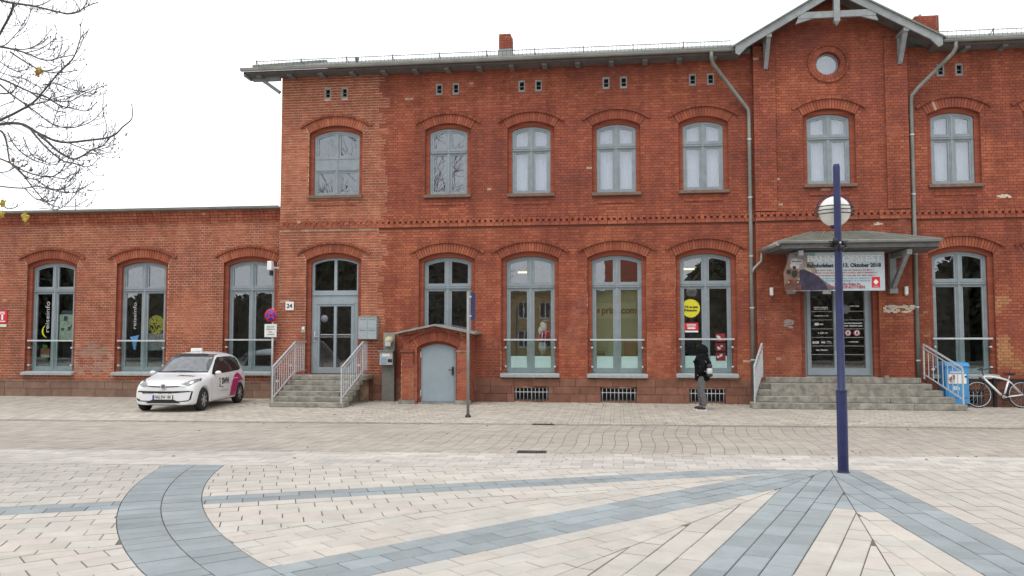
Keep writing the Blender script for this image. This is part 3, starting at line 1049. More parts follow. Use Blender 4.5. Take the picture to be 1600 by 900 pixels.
for z in (2.50, 2.27, 2.03, 1.80, 1.57, 1.34): dots(5.26, 5.80, z); dots(6.05, 6.60, z)
def words(x0, x1, z, h, seed):
    r = random.Random(seed); x = x0
    while x < x1 - 0.02:
        w = r.uniform(0.012, 0.03)
        vin.box(x, min(x + w, x1), yt, yt + 0.003, z - h * r.uniform(0.35, 0.5), z + h * r.uniform(0.3, 0.5)); x += w + (0.008 if r.random() < 0.85 else 0.028)
words(5.32, 5.70, 2.61, 0.04, 1); words(5.32, 5.70, 2.565, 0.03, 2); words(5.32, 5.70, 2.38, 0.03, 3); words(5.46, 5.60, 2.155, 0.045, 4)
vin.box(5.33, 5.44, yt, yt + .003, 2.12, 2.19); words(5.42, 5.68, 1.92, 0.035, 5); words(5.27, 5.46, 1.665, 0.07, 6); words(5.50, 5.62, 1.67, 0.07, 7)
words(5.64, 5.78, 1.69, 0.02, 8); words(5.64, 5.78, 1.65, 0.02, 9); words(5.36, 5.66, 1.46, 0.035, 10)
words(6.10, 6.58, 2.18, 0.035, 11); words(6.10, 6.58, 2.11, 0.04, 12); words(6.25, 6.50, 2.64, 0.035, 13); words(6.2, 6.45, 1.68, .03, 14)
vin.build('vinyl_lettering', M_VINYL, dr, kind='stuff')
for xx in (6.19, 6.42):
    d = MB().lathe([(0.001, 0), (0.085, 0), (0.085, .003), (0.001, .003)], (xx, yt - .002, 1.92), 'y', 20).build('prohibition_sticker', M_WHITE, dr)
    MB().lathe([(0.066, 0), (0.082, 0), (0.082, .003), (0.066, .003)], (xx, yt - .006, 1.92), 'y', 20).build('red_ring', M_RED, d)
    MB().box(xx - .02, xx + .02, yt - .007, yt - .004, 1.885, 1.955).build('pictogram', M_INKBLACK, d)
d = MB().box(5.56, 5.78, yt - .003, yt, 2.97, 3.17).build('toilet_notice', M_WHITE, dr); text('WC', 0.13, (5.67, yt - .006, 3.08), M_INKBLACK, d)
MB().lathe([(0.001, 0), (0.13, 0), (0.13, 0.003), (0.001, 0.003)], (6.13, yt - .003, 2.56), 'y', 24).build('round_sticker', mat('sticker_lilac', (0.3, 0.3, 0.4)), dr)

# rooms behind the glass
rm = MB()
def room(x0, x1, y0, y1, z0, z1):
    rm.box(x0, x1, y1, y1 + 0.1, z0, z1); rm.box(x0 - .1, x0, y0, y1, z0, z1); rm.box(x1, x1 + .1, y0, y1, z0, z1); rm.box(x0, x1, y0, y1, z1, z1 + .1)
for a, b in ((-9.5, -6.4), (-6.2, -3.7), (-3.5, -1.2), (-1.1, 1.25), (1.35, 3.7), (3.95, 7.7), (7.95, 10.3), (10.4, 13.4)): room(a, b, 0.37, 2.7, 0.66, 4.6)
for a, b in ((-9.5, -6.4), (-6.2, -3.6)): room(a, b, 0.37, 3.4, 5.5, 8.6)
rm.build('room_shell', M_IN, BLD)
MB().box(-9.7, XR - .05, 0.37, 5.0, 0.60, 0.655).box(-9.7, XR - .05, 0.37, 5.0, 5.3, 5.45).build('room_floor', M_INFLOOR, BLD)

# ------------------------------------------------------------------ roof of the main building
TANP = 0.366
def zr(y): return 9.60 + (y + 0.55) * TANP
rf = MB()
YR = 6.2
for xa, xb, yq in ((-10.75, 3.2, -0.55), (8.5, XR + 0.3, -0.55), (3.2, 8.5, 3.4)):
    rf.add([(xa, yq, zr(yq)), (xb, yq, zr(yq)), (xb, YR, zr(YR)), (xa, YR, zr(YR)), (xa, yq, zr(yq) - .06), (xb, yq, zr(yq) - .06), (xb, YR, zr(YR) - .06), (xa, YR, zr(YR) - .06)],
           [(0, 1, 2, 3), (7, 6, 5, 4), (4, 5, 1, 0), (5, 6, 2, 1), (6, 7, 3, 2), (7, 4, 0, 3)])
    rf.add([(xa, YR + .001, zr(YR)), (xb, YR + .001, zr(YR)), (xb, 12.6, 9.75), (xa, 12.6, 9.75)], [(0, 1, 2, 3)])
roof = rf.build('roof', M_ROOF, BLD)
MB().box(-10.72, -10.66, -0.5, -0.02, 9.40, 9.53).build('verge_end', M_TIMBER, roof)
# ribs of the roof covering that show as knobs along the verge
rb = MB()
for i in range(9):
    y = 0.2 + i * 0.62
    MB().box(-10.78, -10.3, y, y + 0.09, zr(y) - .02, zr(y) + 0.10).build('verge_tile', M_ROOF, roof)
pass
sf = MB()
sf.box(-10.70, 3.4, -0.50, -0.002, 9.46, 9.53); sf.box(8.35, XR, -0.50, -0.002, 9.46, 9.53)
sf.build('soffit', M_SOFFIT, BLD)
x = -10.3
while x < XR:
    if not (3.3 < x < 8.5):
        MB().box(x - 0.07, x + 0.07, -0.40, -0.01, 9.40, 9.459).build('rafter_tail', mat('rafter_paint', (.17, .17, .17), .8, var=.2), BLD)
    x += 0.93
# gutters
def gutter(x0, x1, y, z, r=0.075):
    g = MB(); v = []; f = []; n = 10
    for x in (x0, x1):
        for rr in (r, r - 0.012):
            for j in range(n + 1):
                t = PI + PI * j / n
                v.append((x, y + rr * math.cos(t), z + rr * math.sin(t)))
    k = n + 1
    for j in range(n):
        f.append((j, j + 1, 2 * k + j + 1, 2 * k + j)); f.append((k + j, 3 * k + j, 3 * k + j + 1, k + j + 1))
        f.append((j, k + j, k + j + 1, j + 1)); f.append((2 * k + j, 2 * k + j + 1, 3 * k + j + 1, 3 * k + j))
    g.add(v, f, 0, False)
    g.tube([(x0, y - r, z), (x1, y - r, z)], 0.012, 6); g.tube([(x0, y + r, z), (x1, y + r, z)], 0.008, 6)
    x = x0 + 0.5
    while x < x1:
        g.box(x, x + 0.025, y - r - .004, y + r, z - .003, z + 0.012); x += 0.9
    return g
M_GUT = mat('gutter_zinc', (0.31, 0.32, 0.30), 0.5, metal=0.2, var=0.2, scale=2)
gutter(-10.75, 3.22, -0.615, 9.575).build('gutter', M_GUT, BLD)
gutter(8.52, XR + .3, -0.615, 9.575).build('gutter', M_GUT, BLD)
# overhang strut at the left corner
MB().beam((-9.77, -0.1, 9.0), (-10.35, -0.1, 9.42), 0.10, 0.10).build('eaves_strut', M_TIMBER, BLD)
MB().box(-10.6, -9.76, -0.16, -0.04, 9.36, 9.46).build('eaves_beam', M_TIMBER, BLD)
# snow guard: posts, two rails, close-set wires
def snow(x0, x1, broken=()):
    g = MB(); y = -0.15; zb = zr(y)
    for zz in (0.03, 0.20): g.tube([(x0, y, zb + zz), (x1, y, zb + zz)], 0.012, 5)
    x = x0
    while x <= x1 + .01: g.tube([(x, y, zb + .0), (x, y, zb + .2)], 0.006, 4, caps=False); x += 0.115
    x = x0
    while x <= x1 + .01:
        g.box(x - .012, x + .012, y - .01, y + .01, zb - .02, zb + .24); g.beam((x, y, zb + .2), (x, y + .3, zr(y + .3)), 0.02, 0.012); x += 1.38
    return g
snow(-10.5, 3.2).build('snow_guard', mat('guard_steel', (0.13, 0.14, 0.14), 0.6, metal=0.2), BLD)
snow(8.6, XR).build('snow_guard', mat('guard_steel', (0.2, 0.2, 0.2)), BLD)
# vent pipe
MB().lathe([(0.05, 0), (0.05, 0.22), (0.065, 0.22), (0.065, 0.29), (0.0, 0.29)], (-7.6, 0.4, 9.85), 'z', 10).build('vent_pipe', M_ZINC, BLD)

def chimney(x0, x1, y0, y1, zbot, ztop, zfl):
    c = MB().box(x0 + .01, x1 - .01, y0 + .01, y1 - .01, zbot, ztop).build('chimney', MORTAR, BLD)
    q = []
    for a, b, za, zb, yf, _, _ in lay_bricks(x0, x1, zfl + .03, ztop, y0, []):
        q.append(([(a, za), (b, za), (b, zb), (a, zb)], yf, yf + 0.02, tuple(np.array(brick_colour(a, za)) * 1.05)))
    pieces('brick_courses', q, BRICK_ATTR, c)
    # left and right faces
    for side in (x0 - .003, x1 + .003):
        fm = MB()
        n = int((ztop - zfl) / H_C)
        for i in range(n):
            z = zfl + .035 + i * H_C
            k = 2 if i % 2 else 3
            for j in range(k):
                a = y0 + .01 + (y1 - y0 - .02) * j / k; b = y0 + .01 + (y1 - y0 - .02) * (j + 1) / k - .012
                fm.box(min(side, (x0 + x1) / 2) if side < x0 else x1 - .02, x0 + .02 if side < x0 else side, a, b, z, z + H_C - .012)
        fm.build('side_bricks', mat('chimney_brick', (0.30, 0.08, 0.045), 0.9, var=0.35, scale=9), c, kind='stuff')
    MB().box(x0 - .03, x1 + .03, y0 - .03, y1 + .03, zbot, zfl - .05).box(x0 - .015, x1 + .015, y0 - .015, y1 + .015, zfl - .05, zfl).build('flashing', M_ZINC, c)
    MB().box(x0 + .06, x1 - .06, y0 + .06, y1 - .06, ztop - .02, ztop + .02).build('flue', M_DARK, c)
    return c
chimney(-3.58, -3.19, 2.2, 2.75, 10.2, 11.30, 10.84)
c2 = chimney(9.13, 9.82, 3.0, 4.6, 10.6, 11.58, 11.02)
MB().lathe([(0.05, 0), (0.05, 0.2), (0, 0.2)], (9.42, 3.4, 11.57), 'z', 8).build('chimney_pot', M_ZINC, c2)
MB().tube([(-3.15, 2.3, 10.6), (-3.15, 2.3, 12.3)], 0.008, 5).build('lightning_rod', M_GALV, BLD)
MB().tube([(9.75, 3.0, 11.2), (9.75, 3.0, 13.2)], 0.008, 5).build('lightning_rod', M_GALV, BLD)

# gable roof with barge boards, collar tie, king post and brackets
gr = MB()
TG = 0.577
def gz(x, dz=0): return GAP + dz - TG * abs(x - GX)
for s in (-1, 1):
    xe = GX + s * 2.68
    prof = [(GX, gz(GX, 0.10)), (xe, gz(xe, 0.10)), (xe, gz(xe, 0.0)), (GX, gz(GX, 0.0))]
    v = [(x, -0.72, z) for x, z in prof] + [(x, 6.2, z) for x, z in prof]
    gr.add(v, [(0, 1, 2, 3), (4, 7, 6, 5), (0, 4, 5, 1), (1, 5, 6, 2), (2, 6, 7, 3)])
groof = gr.build('gable_roof', M_ROOF, BLD, fix=True)
bb = MB()
for s in (-1, 1):
    xe = GX + s * 2.62
    prof = [(GX, gz(GX, 0.075)), (xe, gz(xe, 0.075)), (xe, gz(xe, -0.13)), (xe - s * 0.1, gz(xe, -0.18)), (xe - s * .3, gz(xe - s * .3, -0.14)), (GX, gz(GX, -0.14))]
    if s > 0: prof = prof[::-1]
    m = MB().plate(prof, (), -0.78, -0.725)
    m.build('barge_board', M_TIMBER, groof)
    prof = [(GX, gz(GX, 0.12)), (xe + s * .08, gz(xe + s * .08, 0.12)), (xe + s * .08, gz(xe + s * .08, 0.078)), (GX, gz(GX, 0.078))]
    if s > 0: prof = prof[::-1]
    MB().plate(prof, (), -0.83, -0.70).build('roof_edge', M_ROOF, groof)
    # sloping soffit boards
    v = [(GX + s * .0, -0.72, gz(GX, -0.012)), (xe, -0.72, gz(xe, -0.012)), (xe, YG - .05, gz(xe, -0.012)), (GX, YG - .05, gz(GX, -0.012))]
    MB().add(v, [(0, 1, 2, 3)]).build('gable_soffit', M_SOFFIT, groof)
    # knee bracket
    xb = GX + s * 1.74
    k = MB()
    k.beam((xb, YG - 0.06, 9.16), (xb, -0.70, gz(xb, -0.12)), 0.11, 0.13, up=(0, -1, 0.6))
    k.box(xb - .07, xb + .07, -0.76, YG, gz(xb, -0.16) - .06, gz(xb, -0.16) + .03)
    k.box(xb - .055, xb + .055, YG - 0.1, YG - 0.047, 9.1, gz(xb, -0.2))
    k.build('gable_bracket', M_TIMBER, groof)
zt = 10.33
hw = (GAP - .12 - zt) / TG
MB().box(GX - hw, GX + hw, -0.765, -0.68, zt - 0.085, zt + 0.085).build('collar_tie', M_TIMBER, groof)
for s in (-1, 1):
    p = [(GX + s * hw, zt - .08), (GX + s * (hw - .42), zt - .08), (GX + s * (hw + .06), zt - .22)]
    if s > 0: p = p[::-1]
    MB().plate(p, (), -0.755, -0.69).build('haunch', M_TIMBER, groof)
MB().box(GX - .075, GX + .075, -0.80, -0.66, zt - 0.20, GAP).add(
    [(GX - .075, -0.80, zt - .2), (GX + .075, -0.80, zt - .2), (GX + .075, -0.66, zt - .2), (GX - .075, -0.66, zt - .2), (GX, -0.73, zt - .31)],
    [(0, 4, 1), (1, 4, 2), (2, 4, 3), (3, 4, 0)]).build('king_post', M_TIMBER, groof)

# downpipes
def downpipe(pts, r=0.052):
    p = MB().tube(pts, r, 10)
    ob = p.build('downpipe', mat('pipe_zinc', (0.20, 0.21, 0.185), 0.55, metal=0.25, var=0.3, scale=3, stretch=(1, 1, .3)), BLD)
    b = MB()
    xb, yb = pts[-1][0], pts[-1][1]
    for z in (1.2, 2.6, 4.0, 5.6, 7.2):
        if z < pts[-3][2]: b.lathe([(r + .012, -.02), (r + .012, .02)], (xb, yb, z), 'z', 10); b.box(xb - .012, xb + .012, yb, yb + .12, z - .012, z + .012)
    b.build('pipe_clip', M_GALV, ob)
downpipe([(2.62, -0.615, 9.52), (2.62, -0.60, 9.34), (2.66, -0.50, 9.22), (3.50, -0.14, 8.20), (3.64, -0.10, 8.03), (3.66, -0.09, 7.9), (3.66, -0.09, 4.0), (3.66, -0.09, 0.0)])
downpipe([(8.85, -0.615, 9.52), (8.85, -0.60, 9.34), (8.80, -0.52, 9.22), (8.06, -0.16, 8.46), (7.90, -0.10, 8.26), (7.88, -0.09, 8.1), (7.88, -0.09, 4.0), (7.88, -0.09, 0.7)])

# entrance canopy
cp = MB()
ZE, ZA = 4.24, 4.63
fl, fr_, bl, br = (4.14, -1.62, ZE), (7.95, -1.62, ZE), (4.0, YG - .06, ZE), (8.09, YG - .06, ZE)
al, ar = (5.25, YG - .06, ZA), (6.5, YG - .06, ZA)
cp.add([fl, fr_, ar, al], [(0, 1, 2, 3)]); cp.add([bl, fl, al], [(0, 1, 2)]); cp.add([fr_, br, ar], [(0, 1, 2)])
canopy = cp.build('canopy', mat('canopy_sheet', (0.125, 0.132, 0.105), 0.7, var=0.25, scale=4, bump=.15), BLD)
rb = MB()
for i in range(1, 8):
    t = i / 8
    a = Vector(fl).lerp(Vector(fr_), t); b = Vector(al).lerp(Vector(ar), t)
    rb.beam(a, b, 0.015, 0.03)
rb.beam(fl, al, 0.03, 0.035); rb.beam(fr_, ar, 0.03, 0.035)
rb.build('standing_seam', M_ZINC, canopy)
fa = MB().box(4.16, 7.93, -1.60, -1.56, 4.04, 4.22)
fa.add([(4.02, YG - .06, 4.04), (4.05, YG - .06, 4.04), (4.19, -1.56, 4.04), (4.16, -1.6, 4.04), (4.02, YG - .06, 4.22), (4.05, YG - .06, 4.22), (4.19, -1.56, 4.22), (4.16, -1.6, 4.22)],
       [(0, 3, 2, 1), (4, 5, 6, 7), (3, 0, 4, 7), (1, 2, 6, 5), (0, 1, 5, 4)])
fa.add([(8.04, YG - .06, 4.04), (8.07, YG - .06, 4.04), (7.93, -1.6, 4.04), (7.90, -1.56, 4.04), (8.04, YG - .06, 4.22), (8.07, YG - .06, 4.22), (7.93, -1.6, 4.22), (7.90, -1.56, 4.22)],
       [(0, 1, 2, 3), (7, 6, 5, 4), (1, 0, 4, 5), (2, 1, 5, 6), (3, 2, 6, 7), (0, 3, 7, 4)])
fa.build('canopy_fascia', mat('fascia_paint', (.13, .135, .14), .7, var=.2), canopy)
gutter(4.06, 7.97, -1.68, 4.215, 0.055).build('canopy_gutter', M_GUT, canopy)
sg = MB().tube([(4.06, -1.68, 4.17), (3.92, -0.2, 4.13)], 0.06, 8).tube([(3.92, -0.22, 4.10), (3.90, -0.22, 3.85), (3.72, -0.16, 3.66), (3.67, -0.12, 3.55)], 0.035, 8)
sg.build('canopy_downpipe', M_GUT, canopy)
cs = MB().add([(4.06, YG - .06, 4.03), (8.10, YG - .06, 4.03), (7.97, -1.55, 4.03), (4.19, -1.55, 4.03)], [(0, 1, 2, 3)])
x = 4.5
cs.build('canopy_ceiling', M_SOFFIT, canopy)
for xb in (4.66, 7.26):
    k = MB().box(xb - .08, xb + .08, YG - 0.14, YG - .004, 3.08, 4.02)
    k.box(xb - .10, xb + .10, YG - 0.17, YG - .002, 2.96, 3.08)
    k.box(xb - .06, xb + .06, -1.5, YG - .14, 3.87, 4.00)
    k.beam((xb, YG - 0.14, 3.14), (xb, -1.32, 3.92), 0.10, 0.12, up=(0, -1, 1))
    k.build('canopy_bracket', M_TIMBER, canopy)

# old wall patches beside the entrance
def patch(name, cx, cz, w, h, yf, m, seed):
    r = random.Random(seed); mm = MB()
    for k in range(int(w * h * 420)):
        a, b = cx + r.uniform(-w, w) / 2, cz + r.uniform(-h, h) / 2
        s = r.uniform(.025, .07)
        mm.box(a - s, a + s, yf - .004 - .002 * r.random(), yf + .002, b - .02, b + .02)
    mm.build(name, m, BLD, kind='stuff')
patch('plaster_patch', 7.42, 2.55, 0.72, 0.19, YG - .003, mat('lime_plaster', (0.52, 0.45, 0.36), 0.9, var=.2), 5)
patch('plaster_patch', 4.62, 2.17, 0.20, 0.22, YG - .003, mat('grey_plaster', (0.30, 0.22, 0.2), 0.9, var=.3), 6)
patch('plaster_patch', 7.0, 4.82, 0.2, 0.06, YG - .003, mat('lime_plaster', (0.5, 0.4, 0.3)), 8)
patch('plaster_patch', 10.2, 5.52, 0.3, 0.08, -.003, mat('lime_plaster', (0.5, 0.4, 0.3)), 9)

# ------------------------------------------------------------------ single-storey wing on the left
WNG = thing('brick_station_wing', 'low single-storey brick wing with flat grey roof edge left of the main house', 'building', (-17, 3, 0))
YW = 0.30
W_OPEN = [Opening(-17.19, 0.71, 0.76, 4.09, 0.14), Opening(-14.22, 0.72, 0.76, 4.08, 0.14), Opening(-10.78, 0.72, 0.79, 4.08, 0.14), Opening(-20.6, 0.71, 0.76, 4.08, 0.14)]
XL = -24.0
wall_seg(WNG, XL, -9.76, [(XL, -0.05), (-9.76, -0.05), (-9.76, 5.62), (XL, 5.62)], YW, W_OPEN, [])
wb = lay_bricks(XL, -9.76, 0.5, 5.55, YW, W_OPEN, True, joint=0.017)
brick_wall(WNG, wb, True, lambda b: b[0] > -13.2 and b[2] < 4.6, 300)
for o in W_OPEN:
    arch_part(WNG, o, YW, True)
    window(WNG, o, YW + 0.19, 'tall', 3.24, yf=YW)
plinth(WNG, XL, -9.76, YW, [], 0.5, True)
rm = MB()
for a, b in ((-18.7, -15.75), (-15.7, -12.55), (-12.5, -9.85), (-22.4, -18.8)): room(a, b, YW + 0.37, 3.0, 0.6, 4.6)
rm.build('room_shell', M_IN, WNG)
MB().box(XL + .1, -9.86, YW + 0.37, 5.0, 0.55, 0.655).build('room_floor', M_INFLOOR, WNG)
# corbelled brick eaves: three stepped courses with dentils
q = []
for j, (z, pr) in enumerate(((5.22, 0.02), (5.30, 0.045), (5.38, 0.07), (5.46, 0.10), (5.54, 0.13))):
    x = XL
    while x < -9.8:
        L = 0.13 if j % 2 else 0.26
        q.append(([(x + .006, z), (min(x + L, -9.77) - .006, z), (min(x + L, -9.77) - .006, z + .072), (x + .006, z + .072)], YW - pr, YW + .02, brick_colour(x, z, True)))
        x += L
pieces('eaves_corbel', q, BRICK_ATTR, WNG)
MB().add([(XL, YW - 0.2, 5.63), (-9.76, YW - 0.2, 5.63), (-9.76, 9, 6.0), (XL, 9, 6.0)], [(0, 1, 2, 3)]).box(XL, -9.76, YW - .19, YW + .1, 5.59, 5.625).build('roof', M_ROOF, WNG)
gutter(XL, -9.8, YW - 0.25, 5.66, 0.06).build('gutter', M_GUT, WNG)

# ------------------------------------------------------------------ cellar entrance porch
SH = thing('cellar_porch', 'small gabled brick cellar porch with a grey steel door between two windows', 'cellar porch', (-4.84, -0.55, 0))
SY = -1.02
sd = Opening(-4.80, 0.485, 0.0, 1.62, 0.13)
sd.a = 0.56; sd.ocrown = 1.70; sd.orise = 0.17; sd.Ro = (sd.a ** 2 + sd.orise ** 2) / (2 * sd.orise); sd.ozc = sd.ocrown - sd.Ro; sd.alpha = math.asin(sd.a / sd.Ro); sd.th = 0.25
SX0, SX1, SE, SA = -5.75, -3.94, 1.86, 2.09
sout = [(SX0, -0.03), (SX1, -0.03), (SX1, SE), (-4.84, SA), (SX0, SE)]
MB().plate(sout, [sd.outline(outer=True, zb=-0.02)], SY + .008, SY + 0.12, 0, 1).build('wall', [MORTAR, REVEAL], SH)
MB().plate(sout, [sd.outline(zb=-0.02)], SY + .122, SY + 0.22, 0).build('inner_leaf', REVEAL, SH)
def slim(z):
    if z < SE: return (SX0, SX1)
    k = (SA - z) / (SA - SE) * 0.9
    return (-4.84 - k, -4.84 + k) if k > 0 else None
q = []
for a, b, za, zb, yf, _, _ in lay_bricks(SX0, SX1, 0.0, SA - .02, SY, [sd], limit=slim):
    c = np.array(brick_colour(a, za + 30))
    if a < -5.4 and za < 0.45 or a > -4.3 and za < 0.3: c = c * 1.15 + 0.03
    q.append(([(a, za), (b, za), (b, zb), (a, zb)], yf, yf + .02, tuple(c)))
pieces('brick_courses', q, BRICK_ATTR, SH)
arch_part(SH, sd, SY)
for (xa, xb) in ((SX0 - .03, SX0 + .30), (SX1 - .30, SX1 + .03)):      # corner piers
    MB().box(xa, xb, SY - .07, SY + .005, 0.12, 1.40).box(xa - .02, xb + .02, SY - .1, SY + .004, 1.40, 1.46).build('corner_pier', MORTAR, SH)
    q = [([(a, za), (b, za), (b, zb), (a, zb)], yf, yf + .02, brick_colour(a, za + 31)) for a, b, za, zb, yf, _, _ in lay_bricks(xa, xb, 0.12, 1.39, SY - .08, [])]
    pieces('brick_courses', q, BRICK_ATTR, SH)
    MB().box(xa - .05, xb + .04, SY - .12, SY - .0, -0.02, 0.115).build('pier_foot', M_STEP, SH)
sw = MB().box(SX1 - .1, SX1 - .008, SY + .225, -0.005, -.02, SE).box(SX0 + .008, SX0 + .1, SY + .225, -0.005, -.02, SE)
sw.build('side_wall', MORTAR, SH)
sb = MB()
n = 0
z = 0.0
while z < SE - .07:
    y = SY + .01 + (0.13 if n % 2 else 0)
    while y < -0.05:
        for xx in (SX1 - .012, SX0 - .004):
            sb.box(xx, xx + .016, y, min(y + .25, -.01), z + .006, z + .071)
        y += .262
    z += H_C; n += 1
sb.build('side_bricks', mat('porch_side_brick', (0.25, 0.065, 0.038), 0.9, var=.4, scale=8), SH, kind='stuff')
for s in (-1, 1):
    xe = -4.84 + s * 1.10
    prof = [(-4.84, SA + .07), (xe, SA + .07 - 0.225), (xe, SA + .02 - .225), (-4.84, SA + .02)]
    if s > 0: prof = prof[::-1]
    MB().plate(prof, (), SY - .20, -0.01).build('porch_roof', M_ZINC, SH)
    q = []
    for i in range(8):
        xa = -4.84 + s * (i * .128 + .004); xb = -4.84 + s * ((i + 1) * .128 - .004)
        if s < 0: xa, xb = xb, xa
        zz = lambda x: SA + .015 - .2045 * abs(x + 4.84)
        q.append(([(xa, zz(xa) - .075), (xb, zz(xb) - .075), (xb, zz(xb)), (xa, zz(xa))], SY - .07, SY + .02, brick_colour(xa, 2)))
    pieces('verge_bricks', q, BRICK_ATTR, SH)
dd = MB().plate(sd.outline(inset=.004, zb=0.02), (), SY + .16, SY + .2)
dd.plate([(p[0], p[1]) for p in sd.outline(inset=.05, zb=.06)], (), SY + .145, SY + .159)
cd = dd.build('steel_door', mat('steel_door_paint', (0.27, 0.33, 0.37), 0.5, var=.08, scale=2), SH)
MB().box(-4.42, -4.37, SY + .12, SY + .145, .78, 1.0).tube([(-4.395, SY + .12, .92), (-4.395, SY + .08, .92), (-4.50, SY + .08, .92)], .012, 8).build('handle', M_BLACK, cd)
MB().box(-5.29, -5.265, SY + .11, SY + .145, 1.25, 1.42).box(-5.29, -5.265, SY + .11, SY + .145, .2, .37).build('hinge', M_GALV, cd)
MB().box(-5.32, -4.28, SY - .03, SY + .15, -.01, .035).build('threshold', M_STEP, SH)

# ------------------------------------------------------------------ ground and paving
def ground_mat():
    m = mat('ground_paving', (0.40, 0.37, 0.32), 0.85, var=0.15, scale=0.6)
    nt = m.node_tree; b = nt.nodes['Principled BSDF']
    src = b.inputs['Base Color'].links[0].from_socket
    geo = nd(nt, 'ShaderNodeNewGeometry')
    br = nd(nt, 'ShaderNodeTexBrick')
    br.inputs['Scale'].default_value = 1.0
    br.inputs['Brick Width'].default_value = 0.40
    br.inputs['Row Height'].default_value = 0.235
    br.inputs['Mortar Size'].default_value = 0.006
    br.inputs['Mortar'].default_value = (0.28, 0.26, 0.22, 1)
    br.inputs['Color1'].default_value = (1, 1, 1, 1); br.inputs['Color2'].default_value = (0.9, 0.9, 0.9, 1)
    nt.links.new(geo.outputs['Position'], br.inputs['Vector'])
    mu = nd(nt, 'ShaderNodeVectorMath', operation='MULTIPLY')
    nt.links.new(src, mu.inputs[0]); nt.links.new(br.outputs['Color'], mu.inputs[1])
    nt.links.new(mu.outputs['Vector'], b.inputs['Base Color'])
    return m
g = MB().add([(-900, -900, -0.05), (900, -900, -0.05), (900, 900, -0.05), (-900, 900, -0.05)], [(0, 1, 2, 3)])
tag(g.build('ground', ground_mat()), kind='structure')
JB = MB().add([(-22.4, -18.8, -0.013), (15.4, -18.8, -0.013), (15.4, 0.25, -0.013), (-22.4, 0.25, -0.013)], [(0, 1, 2, 3)])
tag(JB.build('joint_bed', mat('joint_sand', (0.145, 0.13, 0.112), 0.95, var=.35, scale=3)), kind='structure')

def L0(x): return -11.13 + 0.075 * x      # plaza edge
def L1(x): return -9.60 + 0.070 * x       # near edge of the carriageway
def L2(x): return -5.72 + 0.050 * x       # kerb
def seen(x, y):
    return -22.6 < x < 15.6 and y > -19.0

def pave(root_name, stones, mat_single, mat_join, nsingle, seam, label=None):
    """stones: (polygon, colour, (cx,cy,angle,w,l) or None). Nearest ones are objects of their own."""
    root = bpy.data.objects.new(root_name, None); COL.objects.link(root); root['kind'] = 'structure'
    ORG[root] = Vector((0, 0, 0))
    if nsingle:
        cen = [(sum(p[0] for p in s[0]) / len(s[0]), sum(p[1] for p in s[0]) / len(s[0])) for s in stones]
        vis = [i for i in range(len(stones)) if -10 < proj((*cen[i], 0))[0] < 1610 and proj((*cen[i], 0))[1] < 905]
        vis.sort(key=lambda i: (cen[i][0]) ** 2 + (cen[i][1] + 22.85) ** 2)
        single = set(vis[:nsingle])
    else: single = set()
    q = []; protos = {}
    for i, (poly, col, rec) in enumerate(stones):
        dz = rnd.uniform(-0.002, 0.002)
        if i in single:
            if rec is not None:
                cx, cy, ang, w, l = rec
                key = (round(w, 3), round(l, 3))
                if key not in protos:
                    bm = bmesh.new()
                    bmesh.ops.create_cube(bm, size=1)
                    for v in bm.verts: v.co = (v.co.x * l, v.co.y * w, v.co.z * 0.03 - 0.015)
                    bmesh.ops.delete(bm, geom=[f for f in bm.faces if f.normal.z < -.5], context='FACES')
                    ed = [e for e in bm.edges if all(v.co.z > -0.01 for v in e.verts)]
                    bmesh.ops.bevel(bm, geom=ed, offset=0.005, segments=1, affect='EDGES')
                    me = bpy.data.meshes.new('paving_stone'); bm.to_mesh(me); bm.free(); me.materials.append(mat_single)
                    protos[key] = me
                o = bpy.data.objects.new('paving_stone', protos[key]); COL.objects.link(o)
                o.location = (cx, cy, dz); o.rotation_euler = (rnd.uniform(-.004, .004), rnd.uniform(-.004, .004), ang)
            else:
                k = len(poly)
                me = bpy.data.meshes.new('paving_stone')
                c = (sum(p[0] for p in poly) / k, sum(p[1] for p in poly) / k)
                vs = [(p[0] - c[0], p[1] - c[1], 0) for p in poly] + [(p[0] - c[0], p[1] - c[1], -.03) for p in poly]
                me.from_pydata(vs, [], [list(range(k))] + [[j, k + j, k + (j + 1) % k, (j + 1) % k] for j in range(k)])
                me.materials.append(mat_single)
                o = bpy.data.objects.new('paving_stone', me); COL.objects.link(o)
                o.location = (c[0], c[1], dz)
            o.parent = root; o.color = (*col, 1)
        else:
            q.append((poly, dz, -0.03, col))
    pieces('paving', q, mat_join, root, vertical=False)
    return root

def pale_col(x, y):
    n = float(fbm(x * .5 + 11, y * .5 + 3)) - .5
    c = np.array((0.448, 0.42, 0.378)) * (1 + n * .18) * rnd.uniform(0.94, 1.05)
    t = rnd.random()
    if t < .2: c = c * np.array((1.02, .99, .98))
    elif t < .35: c = c * np.array((.98, 1.0, 1.0))
    return tuple(c)
def blue_col(x, y):
    n = float(fbm(x * .8 + 31, y * .8 + 13)) - .5
    return tuple(np.array((0.255, 0.284, 0.295)) * (1 + n * .25) * rnd.uniform(0.9, 1.1))

